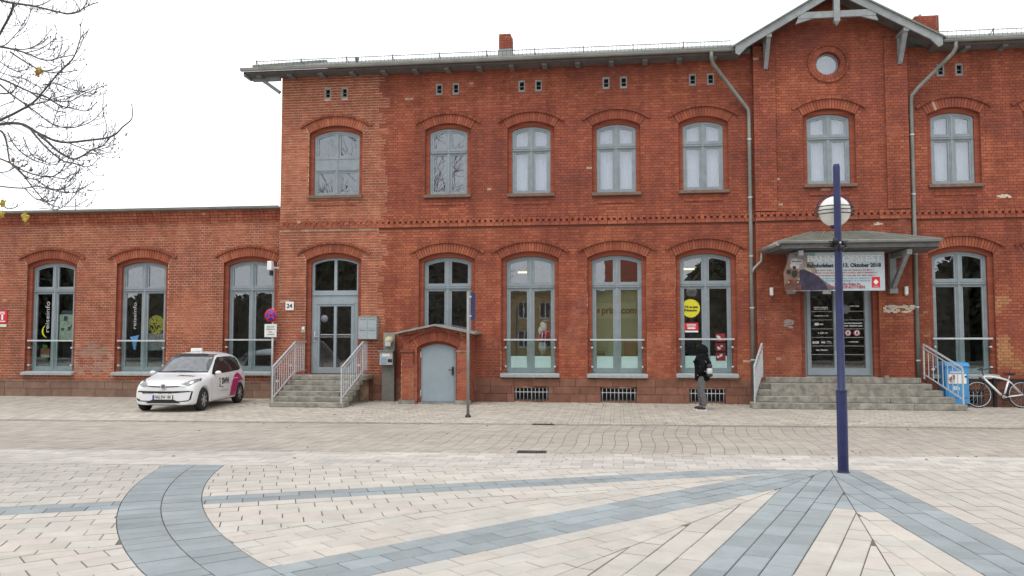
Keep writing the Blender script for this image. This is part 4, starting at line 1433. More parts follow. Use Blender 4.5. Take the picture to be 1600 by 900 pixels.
AC = (4.24, -9.13); RI, RM, RO = 10.13, 10.55, 10.97
DIRS = [(23.5, (-3.425, -13.44), 2), (46.8, (-0.495, -14.51), 3), (69.6, (1.54, -14.61), 3), (92.6, (3.10, -13.92), 3)]
bands = []
for ang, c, nrow in DIRS:
    d = (-math.cos(R(ang)), -math.sin(R(ang))); n = (-d[1], d[0])
    bands.append((d, n, n[0] * c[0] + n[1] * c[1], nrow, ang))
plaza = []
W_, LN = 0.235, 0.40
J = 0.0055
for i, (d, n, n0, nrow, ang) in enumerate(bands):
    cuts = []
    if i > 0:
        dp, np_, n0p, _, _ = bands[i - 1]
        cuts.append((-(n[0] + np_[0]), -(n[1] + np_[1]), -(n0 + n0p)))
    if i < 3:
        dn, nn, n0n, _, _ = bands[i + 1]
        cuts.append((n[0] + nn[0], n[1] + nn[1], n0 + n0n))
    cuts.append((-0.075, 1.0, -11.13 - J))
    for r in range(-120, 121):
        sc = (r + (0.5 if nrow == 2 else 0.0)) * W_        # signed offset of the row centre
        blue0 = abs(sc) < (nrow * W_) / 2
        # keep only rows that can lie in this wedge
        shift = (0.5 if r % 2 else 0.0) * LN + 0.03 * math.sin(r * 7.3)
        for k in range(-80, 90):
            tc = k * LN + shift
            cx = n[0] * (n0 + sc) + d[0] * tc; cy = n[1] * (n0 + sc) + d[1] * tc
            # parametrise along the band from the foot point nearest the origin
            if not (-22.6 < cx < 15.6 and -19 < cy < -9.2): continue
            if not seen(cx, cy): continue
            blue = blue0 or (((i == 2 and sc > 0) or (i == 3 and sc < 0)) and math.hypot(cx - 2.85, cy + 11.05) < 2.5)
            hw, hl = W_ / 2 - J, LN / 2 - J
            quad = [(cx + d[0] * a + n[0] * b, cy + d[1] * a + n[1] * b) for a, b in ((-hl, -hw), (hl, -hw), (hl, hw), (-hl, hw))]
            poly = quad
            for nx, ny, cc in cuts:
                nl = math.hypot(nx, ny)
                poly = clip(poly, nx / nl, ny / nl, cc / nl - J)
                if len(poly) < 3: break
            if len(poly) < 3: continue
            # cut at the curved band
            ca = (cx - AC[0], cy - AC[1]); rr = math.hypot(*ca); e = (ca[0] / rr, ca[1] / rr)
            tangent = e[0] * AC[0] + e[1] * AC[1]
            if rr < (RI + RO) / 2: poly = clip(poly, e[0], e[1], tangent + RI - J)
            else: poly = clip(poly, -e[0], -e[1], -(tangent + RO + J))
            if len(poly) < 3 or abs(area(poly)) < 0.004: continue
            if area(poly) < 0: poly = poly[::-1]
            full = len(poly) == 4 and abs(abs(area(poly)) - 4 * hw * hl) < 1e-6
            plaza.append((poly, blue_col(cx, cy) if blue else pale_col(cx, cy), (cx, cy, math.atan2(d[1], d[0]), 2 * hw, 2 * hl) if full else None))
# the curved band: two rings of radial stones
for ra, rb_ in ((RI, RM), (RM, RO)):
    n = int(2 * PI * (ra + rb_) / 2 / 0.225)
    for k in range(n):
        t0 = 2 * PI * k / n; t1 = 2 * PI * (k + 1) / n; tm = (t0 + t1) / 2
        cx = AC[0] + (ra + rb_) / 2 * math.cos(tm); cy = AC[1] + (ra + rb_) / 2 * math.sin(tm)
        if not (cx < 4 and -19 < cy < -10) or not seen(cx, cy): continue
        g0 = J * .8 / ra
        poly = [(AC[0] + r_ * math.cos(t), AC[1] + r_ * math.sin(t)) for r_, t in ((ra + J, t0 + g0), (rb_ - J, t0 + g0), (rb_ - J, t1 - g0), (ra + J, t1 - g0))]
        poly = clip(poly, -0.075, 1.0, -11.13 - J)
        if len(poly) < 3 or abs(area(poly)) < .004: continue
        if area(poly) < 0: poly = poly[::-1]
        plaza.append((poly, blue_col(cx, cy), None))
pave('plaza', plaza, PAVE_OBJ, PAVE_ATTR, 300, J)

# strip between plaza and carriageway, carriageway with wavy joints, kerb, pavement
def strip(name, fa, fb, depth, width, col, wav=None, bond=0.5, jx=0.006, jy=0.006, xr=(-26, 20), single=0, tone=0.12):
    st = []
    n = max(1, int(round((fb(0) - fa(0)) / depth)))
    x0, x1 = xr
    for r in range(n):
        va, vb = r / n, (r + 1) / n
        nx = int((x1 - x0) / width)
        sh = (r % 2) * bond * width
        for k in range(nx):
            xa = x0 + k * width + sh; xb = xa + width
            xm = (xa + xb) / 2
            ym = fa(xm) + (fb(xm) - fa(xm)) * (va + vb) / 2
            if not seen(xm, ym): continue
            w0 = wav(va) if wav else 0; w1 = wav(vb) if wav else 0
            P4 = []
            for (xx, vv, sx, sy) in ((xa + w0, va, 1, 1), (xb + w0, va, -1, 1), (xb + w1, vb, -1, -1), (xa + w1, vb, 1, -1)):
                yy = fa(xx) + (fb(xx) - fa(xx)) * vv
                P4.append((xx + sx * jx / 2, yy + sy * jy / 2))
            nn = float(fbm(xm * .35 + 71, ym * .5 + 17)) - .5
            c = np.array(col) * (1 + nn * .3) * rnd.uniform(1 - tone, 1 + tone)
            st.append((P4, tuple(c), None))
    return pave(name, st, PAVE_OBJ, PAVE_ATTR, single, 0)
strip('light_paving_strip', lambda x: L0(x) + .006, lambda x: L1(x) - .16, 0.21, 0.30, (0.46, 0.43, 0.395), bond=0.5)
strip('gutter_row', lambda x: L1(x) - .15, lambda x: L1(x), 0.16, 0.16, (0.37, 0.345, 0.31), bond=0)
strip('carriageway', lambda x: L1(x) + .008, lambda x: L2(x) - .008, 0.20, 0.225, (0.372, 0.335, 0.292), wav=lambda v: 0.05 * math.sin(v * 2 * PI * 1.05 + 0.4) + 0.24 * v, bond=0, jx=.0075, jy=.005, tone=.08)
strip('kerb', L2, lambda x: L2(x) + .30, 0.155, 0.20, (0.27, 0.245, 0.21), bond=.5, jx=.012, jy=.02, tone=.15)
strip('pavement', lambda x: L2(x) + .31, lambda x: (0.28 if x < -9.75 else -0.05) + 0.0 * x, 0.20, 0.225, (0.415, 0.378, 0.325), wav=None, bond=0.33, jx=.012, jy=.006, single=0)

# drain grates
for n_, (x, y, lab) in enumerate(((-1.51, L2(-1.5) + 0.10, 'dark iron drain grate in the kerb line at the far side of the road'), (-1.34, L1(-1.34) - 0.02, 'dark iron drain grate in the near gutter row of the road'))):
    D_ = thing('drain_grate', lab, 'drain grate', (x, y, 0), 0.06, 'drain grates along the road')
    ORG[D_] = Vector((0, 0, 0)); D_.scale = (.78, .85, 1)
    MB().plate([(-.30, -.13), (.30, -.13), (.30, .13), (-.30, .13)], [[(-.265, -.095), (.265, -.095), (.265, .095), (-.265, .095)]], -.012, .02).build('frame', mat('cast_iron', (0.075, 0.066, 0.06), .6, metal=.5), D_)
    fr = D_.children[0]
    for v in fr.data.vertices: v.co = (v.co.x, v.co.z, -v.co.y)
    bm_ = MB()
    for i in range(9): bm_.box(-.255 + i * .06, -.225 + i * .06, -.095, .095, -.008, .010)
    bm_.box(-.265, .265, -.01, .01, -.012, .008)
    bm_.build('bars', mat('cast_iron', (0, 0, 0)), D_)
    MB().box(-.265, .265, -.095, .095, -.012, -.010).build('sump', M_DARK, D_)

# fallen leaves
lf = MB()
for i in range(170):
    t = rnd.random()
    if t < .6: x, y = rnd.uniform(-9, 5), -rnd.random() ** 2 * 1.2 - .05
    else: x, y = rnd.uniform(-9, 6), rnd.uniform(-11, -1)
    a = rnd.uniform(0, 6.28); s = rnd.uniform(.02, .045)
    c, sn = math.cos(a) * s, math.sin(a) * s
    lf.add([(x - c, y - sn, .006), (x + sn * .5, y - c * .5, .016), (x + c, y + sn, .006), (x - sn * .5, y + c * .5, .014)], [(0, 1, 2, 3)])
tag(lf.build('fallen_leaves', mat('dead_leaf', (0.20, 0.11, 0.035), .8, var=.4, scale=30)), kind='stuff')

# ------------------------------------------------------------------ stone steps
def slab(x0, x1, y0, y1, z0, z1, parent):
    o = MB().box(x0, x1, y0, y1, z0, z1).build('step', M_STEP, parent)
    bevel(o, 0.012, 1)
    return o
ST = thing('entrance_steps', 'wide flight of five worn grey stone steps below the entrance canopy', 'steps', (6.1, -0.7, 0))
YF = -1.36
for i in range(5):
    xl = 3.42 + 0.13 * i; xr = 8.56 - 0.17 * i
    yf = YF + 0.27 * i
    ya = YG + .085 if False else YG - .05
    # each course: a row of blocks
    cutsx = [xl, xl + (1.55 if i % 2 else 2.2), xl + (3.3 if i % 2 else 3.9), xr]
    for a, b in zip(cutsx[:-1], cutsx[1:]):
        slab(a + .003, b - .003, yf, (yf + .42) if i < 4 else ya, 0.15 * i + .002, 0.15 * (i + 1), ST)
MB().box(3.98, 7.72, -.9, YG - .06, 0, .59).build('core', M_STEP, ST)
MB().box(5.02, 6.82, YG - .06, YG + .28, 0.70, .765).build('door_threshold', M_STEP, ST)
S2 = thing('side_door_steps', 'narrow flight of six grey stone steps up to the side door', 'steps', (-7.95, -1.2, 0))
for i in range(6):
    yf = -2.42 + 0.30 * i
    xr = -6.93 + (0.0 if i < 5 else 0.06)
    slab(-8.93, xr, yf, (yf + .42) if i < 5 else -0.035, 0.124 * i + .002, 0.124 * (i + 1), S2)

MB().box(-8.85, -7.25, -1.9, -.04, 0, .36).box(-8.85, -7.25, -1.0, -.04, .362, .61).build('core', M_STEP, S2)

def railing(label, p0, p1, h, lvl, group, nb, drop=0.12, top_ext=None):
    """p0 (x,y,z) foot at the top end, p1 foot at the lower end"""
    T = thing('stair_railing', label, 'railing', ((p0[0] + p1[0]) / 2, (p0[1] + p1[1]) / 2, min(p0[2], p1[2])), 0, group)
    a, b = Vector(p0), Vector(p1); up = Vector((0, 0, 1))
    w = 0.035
    MB().beam(a - up * .0, a + up * h, w, w, up=(0, 1, 0)).build('post', M_GALV, T)
    MB().beam(b - up * .0, b + up * h, w, w, up=(0, 1, 0)).build('post', M_GALV, T)
    MB().beam(a + up * h, b + up * h, .045, .035).build('handrail', M_GALV, T)
    MB().beam(a + up * (h - .10), b + up * (h - .10), .03, .02).build('upper_rail', M_GALV, T)
    MB().beam(a + up * drop, b + up * drop, .03, .025).build('lower_rail', M_GALV, T)
    for i in range(1, nb):
        p = a.lerp(b, i / nb)
        MB().beam(p + up * drop, p + up * (h - .10), .018, .018, up=(0, 1, 0)).build('baluster', M_GALV, T)
    for i in (2, nb - 2):
        p = a.lerp(b, i / nb)
        MB().box(p.x - .035, p.x + .035, p.y - .012, p.y + .012, p.z + h * .42, p.z + h * .42 + .06).build('ornament', M_GALV, T)
    return T
GR = 'galvanised railings beside the stone steps'
railing('galvanised railing on the left edge of the side door steps', (-8.88, -0.85, 0.74), (-8.88, -2.34, 0.10), 0.93, 0, GR, 10)
railing('galvanised railing on the right edge of the side door steps', (-7.02, -0.55, 0.74), (-7.02, -2.34, 0.10), 0.93, 0, GR, 10)
railing('galvanised railing at the left end of the wide entrance steps, beside the downpipe', (3.88, -0.22, 0.74), (3.50, -1.26, 0.15), 0.90, 0, GR, 15)
railing('galvanised railing in front of the blue newspaper box', (7.98, -0.20, 0.72), (8.50, -1.27, 0.15), 0.90, 0, GR, 8)
for xa in (-8.88, -7.02):
    pass
RT_ = [o for o in COL.objects if o.name.startswith('stair_railing')]
for T, x in ((RT_[0], -8.88), (RT_[1], -7.02)):
    y1 = -0.85 if x < -8 else -0.55
    MB().beam((x, y1, 1.67), (x, -.03, 1.67), .045, .035).beam((x, y1, .86), (x, -.03, .86), .03, .025).build('landing_rail', M_GALV, T)
    for k in range(5 if x < -8 else 3):
        yy = y1 + (k + 1) * (-.06 - y1) / (6 if x < -8 else 4)
        MB().beam((x, yy, .86), (x, yy, 1.66), .018, .018, up=(0, 1, 0)).build('baluster', M_GALV, T)

# ------------------------------------------------------------------ fixtures on and in front of the wall
t = thing('house_number_plate', 'small white house number plate reading 24 on the brick corner', 'number plate', (-9.40, -.02, 2.62))
bevel(MB().box(-9.53, -9.28, -.03, 0.0, 2.58, 2.83).build('plate', M_WHITE, t), .01)
text('24', 0.17, (-9.405, -.034, 2.705), M_INKBLACK, t, bold=.004)
t = thing('door_bell', 'small grey bell panel to the left of the side door', 'door bell', (-8.98, -.02, 1.9))
bevel(MB().box(-9.03, -8.93, -.035, 0.0, 1.93, 2.11).build('panel', mat('bell_grey', (.42, .42, .40), .5), t), .008)
MB().lathe([(0.0, -.012), (.012, -.012), (.012, 0)], (-8.98, -.036, 1.98), 'y', 10).build('button', M_BLACK, t)
MB().box(-9.01, -8.95, -.038, -.034, 2.03, 2.09).build('name_label', M_WHITE, t)
t = thing('wall_letterboxes', 'four grey wall letterboxes in a block right of the side door', 'letterbox', (-7.0, -.1, 1.74))
MB().box(-7.285, -6.745, -.18, -.005, 1.745, 2.375).build('case', mat('letterbox_grey', (.30, .35, .37), .45, var=.06), t)
for i in range(2):
    for j in range(2):
        xa = -7.275 + i * .265; za = 1.755 + j * .31
        d = MB().box(xa, xa + .255, -.192, -.181, za, za + .30).build('letterbox_door', mat('letterbox_front', (.33, .38, .40), .4, var=.06), t)
        MB().box(xa + .03, xa + .225, -.20, -.193, za + .235, za + .265).build('flap', M_ZINC, d)
        MB().lathe([(0, -.01), (.012, -.01), (.012, 0)], (xa + .127, -.193, za + .15), 'y', 8).build('lock', M_GALV, d)
MB().box(-7.30, -6.73, -.20, -.005, 2.376, 2.40).build('top_cover', M_ZINC, t)
t = thing('meter_pillar', 'grey meter pillar with a white box and a round gauge beside the cellar porch', 'meter cabinet', (-6.4, -.2, 0))
bevel(MB().box(-6.57, -6.21, -.22, -.005, 0, 1.42).build('pillar', mat('pillar_grey', (.17, .17, .15), .8, var=.15), t), .01)
bevel(MB().box(-6.55, -6.22, -.16, -.005, 1.42, 1.93).build('back_board', mat('board_grey', (.22, .22, .19), .8, var=.2), t), .01)
b = bevel(MB().box(-6.60, -6.22, -.36, -.222, 1.02, 1.40).build('meter_box', mat('meter_box', (.42, .44, .45), .5, var=.1), t), .012)
MB().box(-6.64, -6.19, -.40, -.16, 1.401, 1.43).build('lid', M_ZINC, b)
MB().box(-6.36, -6.24, -.366, -.361, 1.10, 1.19).build('display', M_BLACK, b)
MB().box(-6.56, -6.40, -.366, -.361, 1.06, 1.22).build('sticker', mat('blue_grey_sticker', (.25, .35, .45), .5), b)
MB().box(-6.52, -6.30, -.366, -.361, 1.26, 1.34).build('sticker', M_WHITE, b)
g_ = MB().lathe([(0, -.14), (.10, -.13), (.125, -.08), (.13, 0)], (-6.37, -.162, 1.70), 'y', 20).build('gauge_cover', mat('gauge_yellow', (.45, .42, .28), .35), t)
MB().box(-6.46, -6.30, -.31, -.285, 1.55, 1.66).build('gauge_plate', M_GALV, g_)
t = thing('security_lamp', 'white security lamp high on the brick corner above the parking sign', 'wall lamp', (-9.95, .1, 3.85))
MB().box(-9.80, -9.76, .0, .30, 3.80, 3.86).beam((-9.82, .05, 3.83), (-9.95, -.05, 3.83), .04, .04).build('arm', M_GALV, t)
bevel(MB().box(-10.06, -9.92, -.16, .02, 3.75, 4.02).build('lamp_housing', M_WHITE, t), .02)
MB().box(-10.02, -9.95, -.05, .05, 3.60, 3.745).build('sensor', M_BLACK, t)
for x, nm in ((4.16, 'left'), (7.60, 'right')):
    t = thing('wall_light', 'slim white wall light on the brick %s' % ('between downpipe and left canopy bracket' if x < 5 else 'right of the canopy above the pale plaster patch'), 'wall lamp', (x, YG - .02, 2.95), 0, 'white wall lights flanking the entrance')
    bevel(MB().box(x - .042, x + .042, YG - .10, YG - .005, 2.93, 3.14).build('shade', M_WHITE, t), .015)
    MB().box(x - .025, x + .025, YG - .08, YG - .004, 2.905, 2.928).build('base', M_GALV, t)

# red information sign at the left edge
t = thing('red_wall_sign', 'red sign with a white letter i on the wing wall at the left edge', 'sign', (-18.8, YW, 2.1))
MB().box(-19.10, -18.62, YW - .03, YW - .004, 2.22, 2.62).build('board', M_RED, t)
i_ = MB().box(-18.80, -18.74, YW - .036, YW - .031, 2.33, 2.52).box(-18.85, -18.69, YW - .036, YW - .031, 2.55, 2.58).box(-18.85, -18.69, YW - .036, YW - .031, 2.50, 2.53).box(-18.87, -18.67, YW - .036, YW - .031, 2.27, 2.30)
i_.build('lettering', M_WHITE, t)
MB().box(-19.10, -18.63, YW - .028, YW - .004, 2.11, 2.20).build('caption_strip', mat('cream_strip', (.6, .58, .45), .5), t)

# no stopping sign with plate
t = thing('no_stopping_sign', 'round red and blue no-stopping sign with a white text plate below', 'traffic sign', (-9.84, -.2, 0))
MB().tube([(-9.84, -.17, 0), (-9.84, -.17, 2.63)], .03, 10).build('pole', M_GALV, t)
d = MB().lathe([(0.001, 0), (.195, 0), (.195, .012), (.001, .012)], (-9.88, -.225, 2.43), 'y', 28).build('disc', M_RED, t)
MB().lathe([(0.001, 0), (.155, 0), (.155, .004), (.001, .004)], (-9.88, -.231, 2.43), 'y', 28).build('blue_field', M_SIGNBLUE, d)
MB().beam((-9.99, -.236, 2.54), (-9.77, -.236, 2.32), .006, .04, up=(.7, 0, .7)).beam((-9.99, -.236, 2.32), (-9.77, -.236, 2.54), .006, .04, up=(-.7, 0, .7)).build('cross', M_RED, d)
p = bevel(MB().box(-10.07, -9.70, -.226, -.21, 1.80, 2.18).build('plate', mat('sign_white', (.66, .68, .64), .5), t), .01)
for i, (w, z) in enumerate(((.22, 2.10), (.26, 2.03), (.10, 1.95), (.18, 1.88))):
    r = random.Random(i); x = -9.885 - w / 2
    m = MB()
    while x < -9.885 + w / 2:
        k = r.uniform(.012, .028); m.box(x, x + k, -.231, -.227, z - .014, z + .016); x += k + .008
    m.build('text_line', mat('sign_grey_text', (.25, .25, .25)), p, kind='stuff')

# edge-on road sign on a pole
t = thing('sign_post', 'thin grey sign post with a blue sign turned edge-on, on the pavement by the porch', 'road sign', (-3.34, -4.38, 0))
MB().tube([(-3.34, -4.38, 0), (-3.345, -4.38, 2.86)], .034, 12).build('pole', mat('post_grey', (.26, .26, .25), .55, metal=.3), t)
MB().lathe([(.075, 0), (.07, .03), (.045, .06)], (-3.34, -4.38, 0), 'z', 12).build('foot', M_BLACK, t)
sx = -3.29
b = MB().add([(sx, -4.36, 2.20), (sx + .035, -4.00, 2.20), (sx + .035, -4.00, 2.84), (sx, -4.36, 2.84), (sx + .012, -4.36, 2.20), (sx + .047, -4.00, 2.20), (sx + .047, -4.00, 2.84), (sx + .012, -4.36, 2.84)],
             [(0, 1, 2, 3), (7, 6, 5, 4), (0, 4, 5, 1), (1, 5, 6, 2), (2, 6, 7, 3), (3, 7, 4, 0)]).build('sign_board', mat('sign_board_blue', (.05, .055, .15), .5, var=.1), t)
MB().box(sx - .03, sx + .02, -4.40, -4.34, 2.72, 2.76).box(sx - .03, sx + .02, -4.40, -4.34, 2.28, 2.32).build('clamp', M_GALV, t)

# ------------------------------------------------------------------ banner under the canopy
t = thing('event_banner', 'pale blue event banner with an old steam locomotive hanging under the canopy', 'banner', (5.5, -1.22, 2.99))
YB = -1.24
MB().box(4.50, 6.74, YB, YB + .012, 2.985, 3.965).build('cloth', mat('banner_cloth', (0.40, 0.46, 0.49), .6, var=.13, scale=1.6), t)
MB().plate([(4.30, 2.99), (4.50, 2.985), (4.50, 3.965), (4.42, 3.95), (4.36, 3.7), (4.27, 3.45), (4.29, 3.2)], (), YB, YB + .012).build('printed_edge', mat('banner_rust', (.20, .12, .09), .6, var=.2), t)
yb = YB - .004
# printed locomotive: smoke, boiler front, running board, body fading back
def ell(cx, cz, rx, rz, n=22): return [(cx + rx * math.cos(2 * PI * i / n), cz + rz * math.sin(2 * PI * i / n)) for i in range(n)]
MB().plate([(4.44, 3.95), (4.86, 3.955), (5.02, 3.72), (5.10, 3.45), (5.02, 3.36), (4.7, 3.50), (4.46, 3.56), (4.38, 3.72)], (), yb + .002, yb + .0035).build('printed_dusk', mat('print_dusk', (.24, .19, .175), .6, var=.3, scale=4), t)
MB().plate(ell(4.60, 3.74, .15, .10), (), yb, yb + .0015).plate(ell(4.55, 3.63, .12, .09), (), yb - .001, yb + .0005).build('printed_smoke', mat('print_smoke', (.40, .38, .37), .6, var=.25, scale=8), t)
MB().plate(ell(4.86, 3.47, .10, .12), (), yb, yb + .0015).build('printed_steam', mat('print_pale_steam', (.36, .33, .26), .6, var=.3, scale=8), t)
MB().plate([(4.66, 3.52), (4.78, 3.54), (4.95, 3.46), (5.12, 3.36), (5.24, 3.24), (5.32, 3.12), (5.36, 3.02), (5.0, 2.995), (4.66, 3.0)], (), yb - .001, yb + .0).build('printed_tender', mat('print_dark_blue', (.03, .024, .05), .6, var=.5, scale=7), t)
MB().plate([(5.10, 3.38), (5.24, 3.26), (5.38, 3.16), (5.50, 3.08), (5.58, 3.03), (5.40, 2.995), (5.0, 2.995), (5.1, 3.2)], (), yb + .0005, yb + .002).build('printed_shadow', mat('print_grey_smoke', (.12, .12, .13), .6, var=.5, scale=7), t)
MB().plate([(4.29, 3.02), (4.70, 2.99), (4.70, 3.14), (4.64, 3.28), (4.40, 3.28), (4.31, 3.16)], (), yb - .002, yb - .001).build('printed_buffer_beam', mat('print_brown', (.11, .04, .03), .6, var=.5, scale=9), t)
MB().plate(ell(4.54, 3.41, .13, .15), (), yb - .003, yb - .002).build('printed_boiler', mat('print_bronze', (.16, .09, .045), .6, var=.5, scale=12), t)
MB().plate(ell(4.54, 3.42, .075, .09), (), yb - .005, yb - .003).build('printed_smokebox', M_INKBLACK, t)
MB().box(4.35, 4.45, yb - .004, yb - .002, 3.42, 3.53).box(4.48, 4.72, yb - .004, yb - .002, 3.735, 3.755).box(4.50, 4.58, yb - .004, yb - .0025, 3.55, 3.62).build('printed_chimney', M_INKBLACK, t)
for xx in (4.39, 4.62): MB().plate(ell(xx, 3.21, .022, .022, 12), (), yb - .006, yb - .004).build('printed_lamp', mat('print_cream', (.45, .36, .22)), t)
text('BAHNHOFSFEST', 0.21, (5.76, yb, 3.80), mat('banner_title', (.56, .60, .60), .6), t, width=1.80, bold=.006)
MB().box(4.86, 5.06, yb, yb + .002, 3.88, 3.955).build('print_corner', mat('print_teal', (.16, .30, .34)), t)
text('Bahnhofsfest am 13. Oktober 2018', 0.135, (5.75, yb, 3.625), M_INKBLACK, t, width=1.80, bold=.006)
for j, (x0, x1, z, c) in enumerate(((5.05, 6.48, 3.505, 'r'), (5.02, 6.55, 3.44, 'r'), (5.1, 6.5, 3.37, 'r'), (5.2, 6.38, 3.295, 'b'), (5.3, 6.38, 3.235, 'b'))):
    m = MB(); r = random.Random(j + 40); x = x0
    while x < x1:
        w = r.uniform(.012, .03); h = r.uniform(.012, .02)
        m.box(x, min(x + w, x1), yb, yb + .002, z - h, z + h * r.uniform(.8, 1.2)); x += w + (.009 if r.random() < .84 else .03)
    m.build('printed_text_line', mat('print_red_line', (.32, .10, .08)) if c == 'r' else mat('print_blue_line', (.16, .24, .33)), t, kind='stuff')
text('Mehr Infos finden Sie', .075, (5.83, yb, 3.155), mat('print_red', (.32, .06, .08)), t, width=.62, bold=.002)
text('BAHNHOF-KÖTHEN', .10, (5.82, yb, 3.075), mat('print_red', (.32, .06, .08)), t, width=.86, bold=.004)
b = MB().box(6.42, 6.62, yb - .001, yb + .002, 3.06, 3.33).build('red_logo', M_RED, t)
MB().plate([(6.455, 3.20), (6.52, 3.13), (6.585, 3.20), (6.52, 3.27)], (), yb - .004, yb - .001).build('white_rhombus', M_WHITE, b)
MB().box(6.46, 6.58, yb - .003, yb - .001, 3.085, 3.10).build('logo_line', mat('print_pale', (.6, .4, .4)), b)
MB().tube([(4.52, YB, 3.96), (4.52, YB + .02, 4.03)], .006, 5).tube([(6.72, YB, 3.96), (6.72, YB + .02, 4.03)], .006, 5).build('hanging_cord', M_BLACK, t)

# ------------------------------------------------------------------ things in the windows
yw = W_Y + 0.036
t = thing('yellow_star_sign', 'round yellow toothed sticker with black text in the last window before the entrance', 'sticker', (2.02, yw, 2.6))
pts = []
for i in range(48):
    r = .265 if i % 2 == 0 else .238
    pts.append((2.06 + r * math.cos(2 * PI * i / 48), 2.60 + r * math.sin(2 * PI * i / 48)))
MB().plate(pts, (), yw - .006, yw - .002).build('disc', mat('sign_yellow', (.62, .56, .02), .5, var=.06), t)
text('UTK ist jetzt', .085, (2.06, yw - .01, 2.635), M_INKBLACK, t, width=.40, bold=.003)
text('Primacom', .085, (2.06, yw - .01, 2.545), M_INKBLACK, t, width=.34, bold=.004)
t = thing('red_notice', 'red notice with white lines in the window below the yellow sticker', 'notice', (2.08, yw, 2.0))
MB().box(1.89, 2.26, yw - .006, yw - .002, 2.00, 2.20).build('sheet', M_RED, t)
MB().box(1.90, 2.26, yw - .006, yw - .002, 1.94, 1.985).box(1.97, 2.18, yw - .009, yw - .0065, 2.03, 2.075).box(1.95, 2.20, yw - .009, yw - .0065, 2.105, 2.125).box(1.95, 2.20, yw - .009, yw - .0065, 2.15, 2.165).build('white_lines', M_WHITE, t)
for j, (z, lab) in enumerate(((1.79, 'top'), (1.53, 'middle'), (1.27, 'bottom'))):
    t = thing('picture_card', 'red picture card with white figures in the window, %s of three' % lab, 'picture', (2.86, yw, z), 0, 'red picture cards in the window')
    MB().box(2.72, 2.98, yw - .006, yw - .002, z - .11, z + .11).build('card', mat('card_red', (.25, .02, .03), .5, var=.3, scale=12), t)
    r = random.Random(j + 3)
    m = MB()
    for k in range(4): m.plate(ell(2.84 + r.uniform(-.06, .05), z + r.uniform(-.05, .05), .035, .03, 9), (), yw - .009 - k * .0005, yw - .0065)
    m.build('white_figure', mat('card_white', (.55, .6, .57), .5), t)
# green wall with lettering
t = thing('green_wall_panel', 'olive green wall panel with dark company lettering inside the middle shop window', 'wall panel', (0.05, .9, .75))
MB().box(-0.95, 1.1, .72, .78, .70, 3.30).build('panel', mat('olive_wall', (.27, .33, .20), .8, var=.08), t)
MB().box(-0.64, .60, .700, .719, 2.33, 2.36).box(-0.62, .57, .700, .719, 2.36, 2.78).build('letter_field', mat('olive_light', (.36, .40, .25), .8, var=.05), t)
text('primacom', .27, (.10, .697, 2.56), mat('lettering_brown', (.06, .03, .025), .6), t, width=.98, bold=.012)
MB().box(-.61, -.53, .694, .699, 2.49, 2.61).box(-.52, -.44, .694, .699, 2.49, 2.61).build('logo_squares', mat('lettering_brown', (.06, .03, .02)), t)
# desk things behind the frosted film
t = thing('desk_chair', 'brown office chair back behind the right pane of the middle shop window', 'chair', (.42, .55, .75))
bevel(MB().box(.22, .60, .50, .58, 1.28, 1.68).build('backrest', mat('chair_brown', (.14, .06, .035), .6), t), .03)
MB().box(.24, .58, .30, .49, 1.14, 1.22).build('seat', mat('chair_brown', (0, 0, 0)), t)
MB().box(.38, .44, .40, .46, .75, 1.13).build('column', M_BLACK, t)
t = thing('desk_printer', 'black and white office printer on the desk inside the middle window', 'printer', (-.35, .45, 1.28))
bevel(MB().box(-.60, -.30, .38, .62, 1.285, 1.42).build('body', M_BLACK, t), .02)
MB().box(-.28, .12, .36, .60, 1.285, 1.34).build('paper_tray', mat('tray_grey', (.35, .38, .38)), t)
t = thing('office_desk', 'pale office desk standing behind the frosted strip of the middle shop window', 'desk', (0, .5, .66))
MB().box(-.68, .75, .34, .68, 1.25, 1.28).build('desk_top', mat('desk_top', (.4, .38, .34)), t)
MB().box(-.66, -.62, .36, .66, .66, 1.249).box(.69, .73, .36, .66, .66, 1.249).build('desk_legs', M_GALV, t)
for x, z, lab in ((-2.62, 3.50, 'glowing ceiling tube lamp behind the upper left pane of the window by the porch'), (2.10, 3.55, 'glowing ceiling tube lamp behind the upper left pane of the window by the entrance')):
    t = thing('ceiling_lamp', lab, 'ceiling lamp', (x, 1.6, 3.8), 0, 'tube lamps inside the offices')
    MB().box(x - .28, x + .20, 1.5, 1.6, z + .22, z + .26).build('tube', emis('tube_glow', (1, .83, .45), 1.6), t)
    MB().box(x - .30, x + .22, 1.48, 1.62, z + .262, z + .30).tube([(x - .2, 1.55, z + .3), (x - .2, 1.55, 4.6)], .006, 5).build('housing', M_WHITE, t)
# bearded plush figure hanging in the window
t = thing('festive_figure', 'red and white bearded plush figure climbing a rope ladder inside the shop window', 'figure', (-1.98, .40, 1.3))
m = MB()
def blob(m, c, r, n=12, mi=0):
    prof = [(max(.001, math.sin(PI * i / 8)), -math.cos(PI * i / 8)) for i in range(9)]
    k = len(m.v)
    m.lathe([(p[0], p[1]) for p in prof], (0, 0, 0), 'z', n, mi)
    for i in range(k, len(m.v)):
        v = m.v[i]; m.v[i] = (c[0] + v[0] * r[0], c[1] + v[1] * r[1], c[2] + v[2] * r[2])
ys_ = .40
blob(m, (-1.97, ys_, 1.83), (.20, .12, .20)); m.tube([(-2.10, ys_, 1.86), (-2.22, ys_ - .03, 1.74)], [.07, .06], 8); m.tube([(-1.84, ys_, 1.92), (-1.75, ys_, 2.08)], [.07, .05], 8)
bd = m.build('coat', mat('festive_red', (.42, .02, .035), .8, var=.2), t)
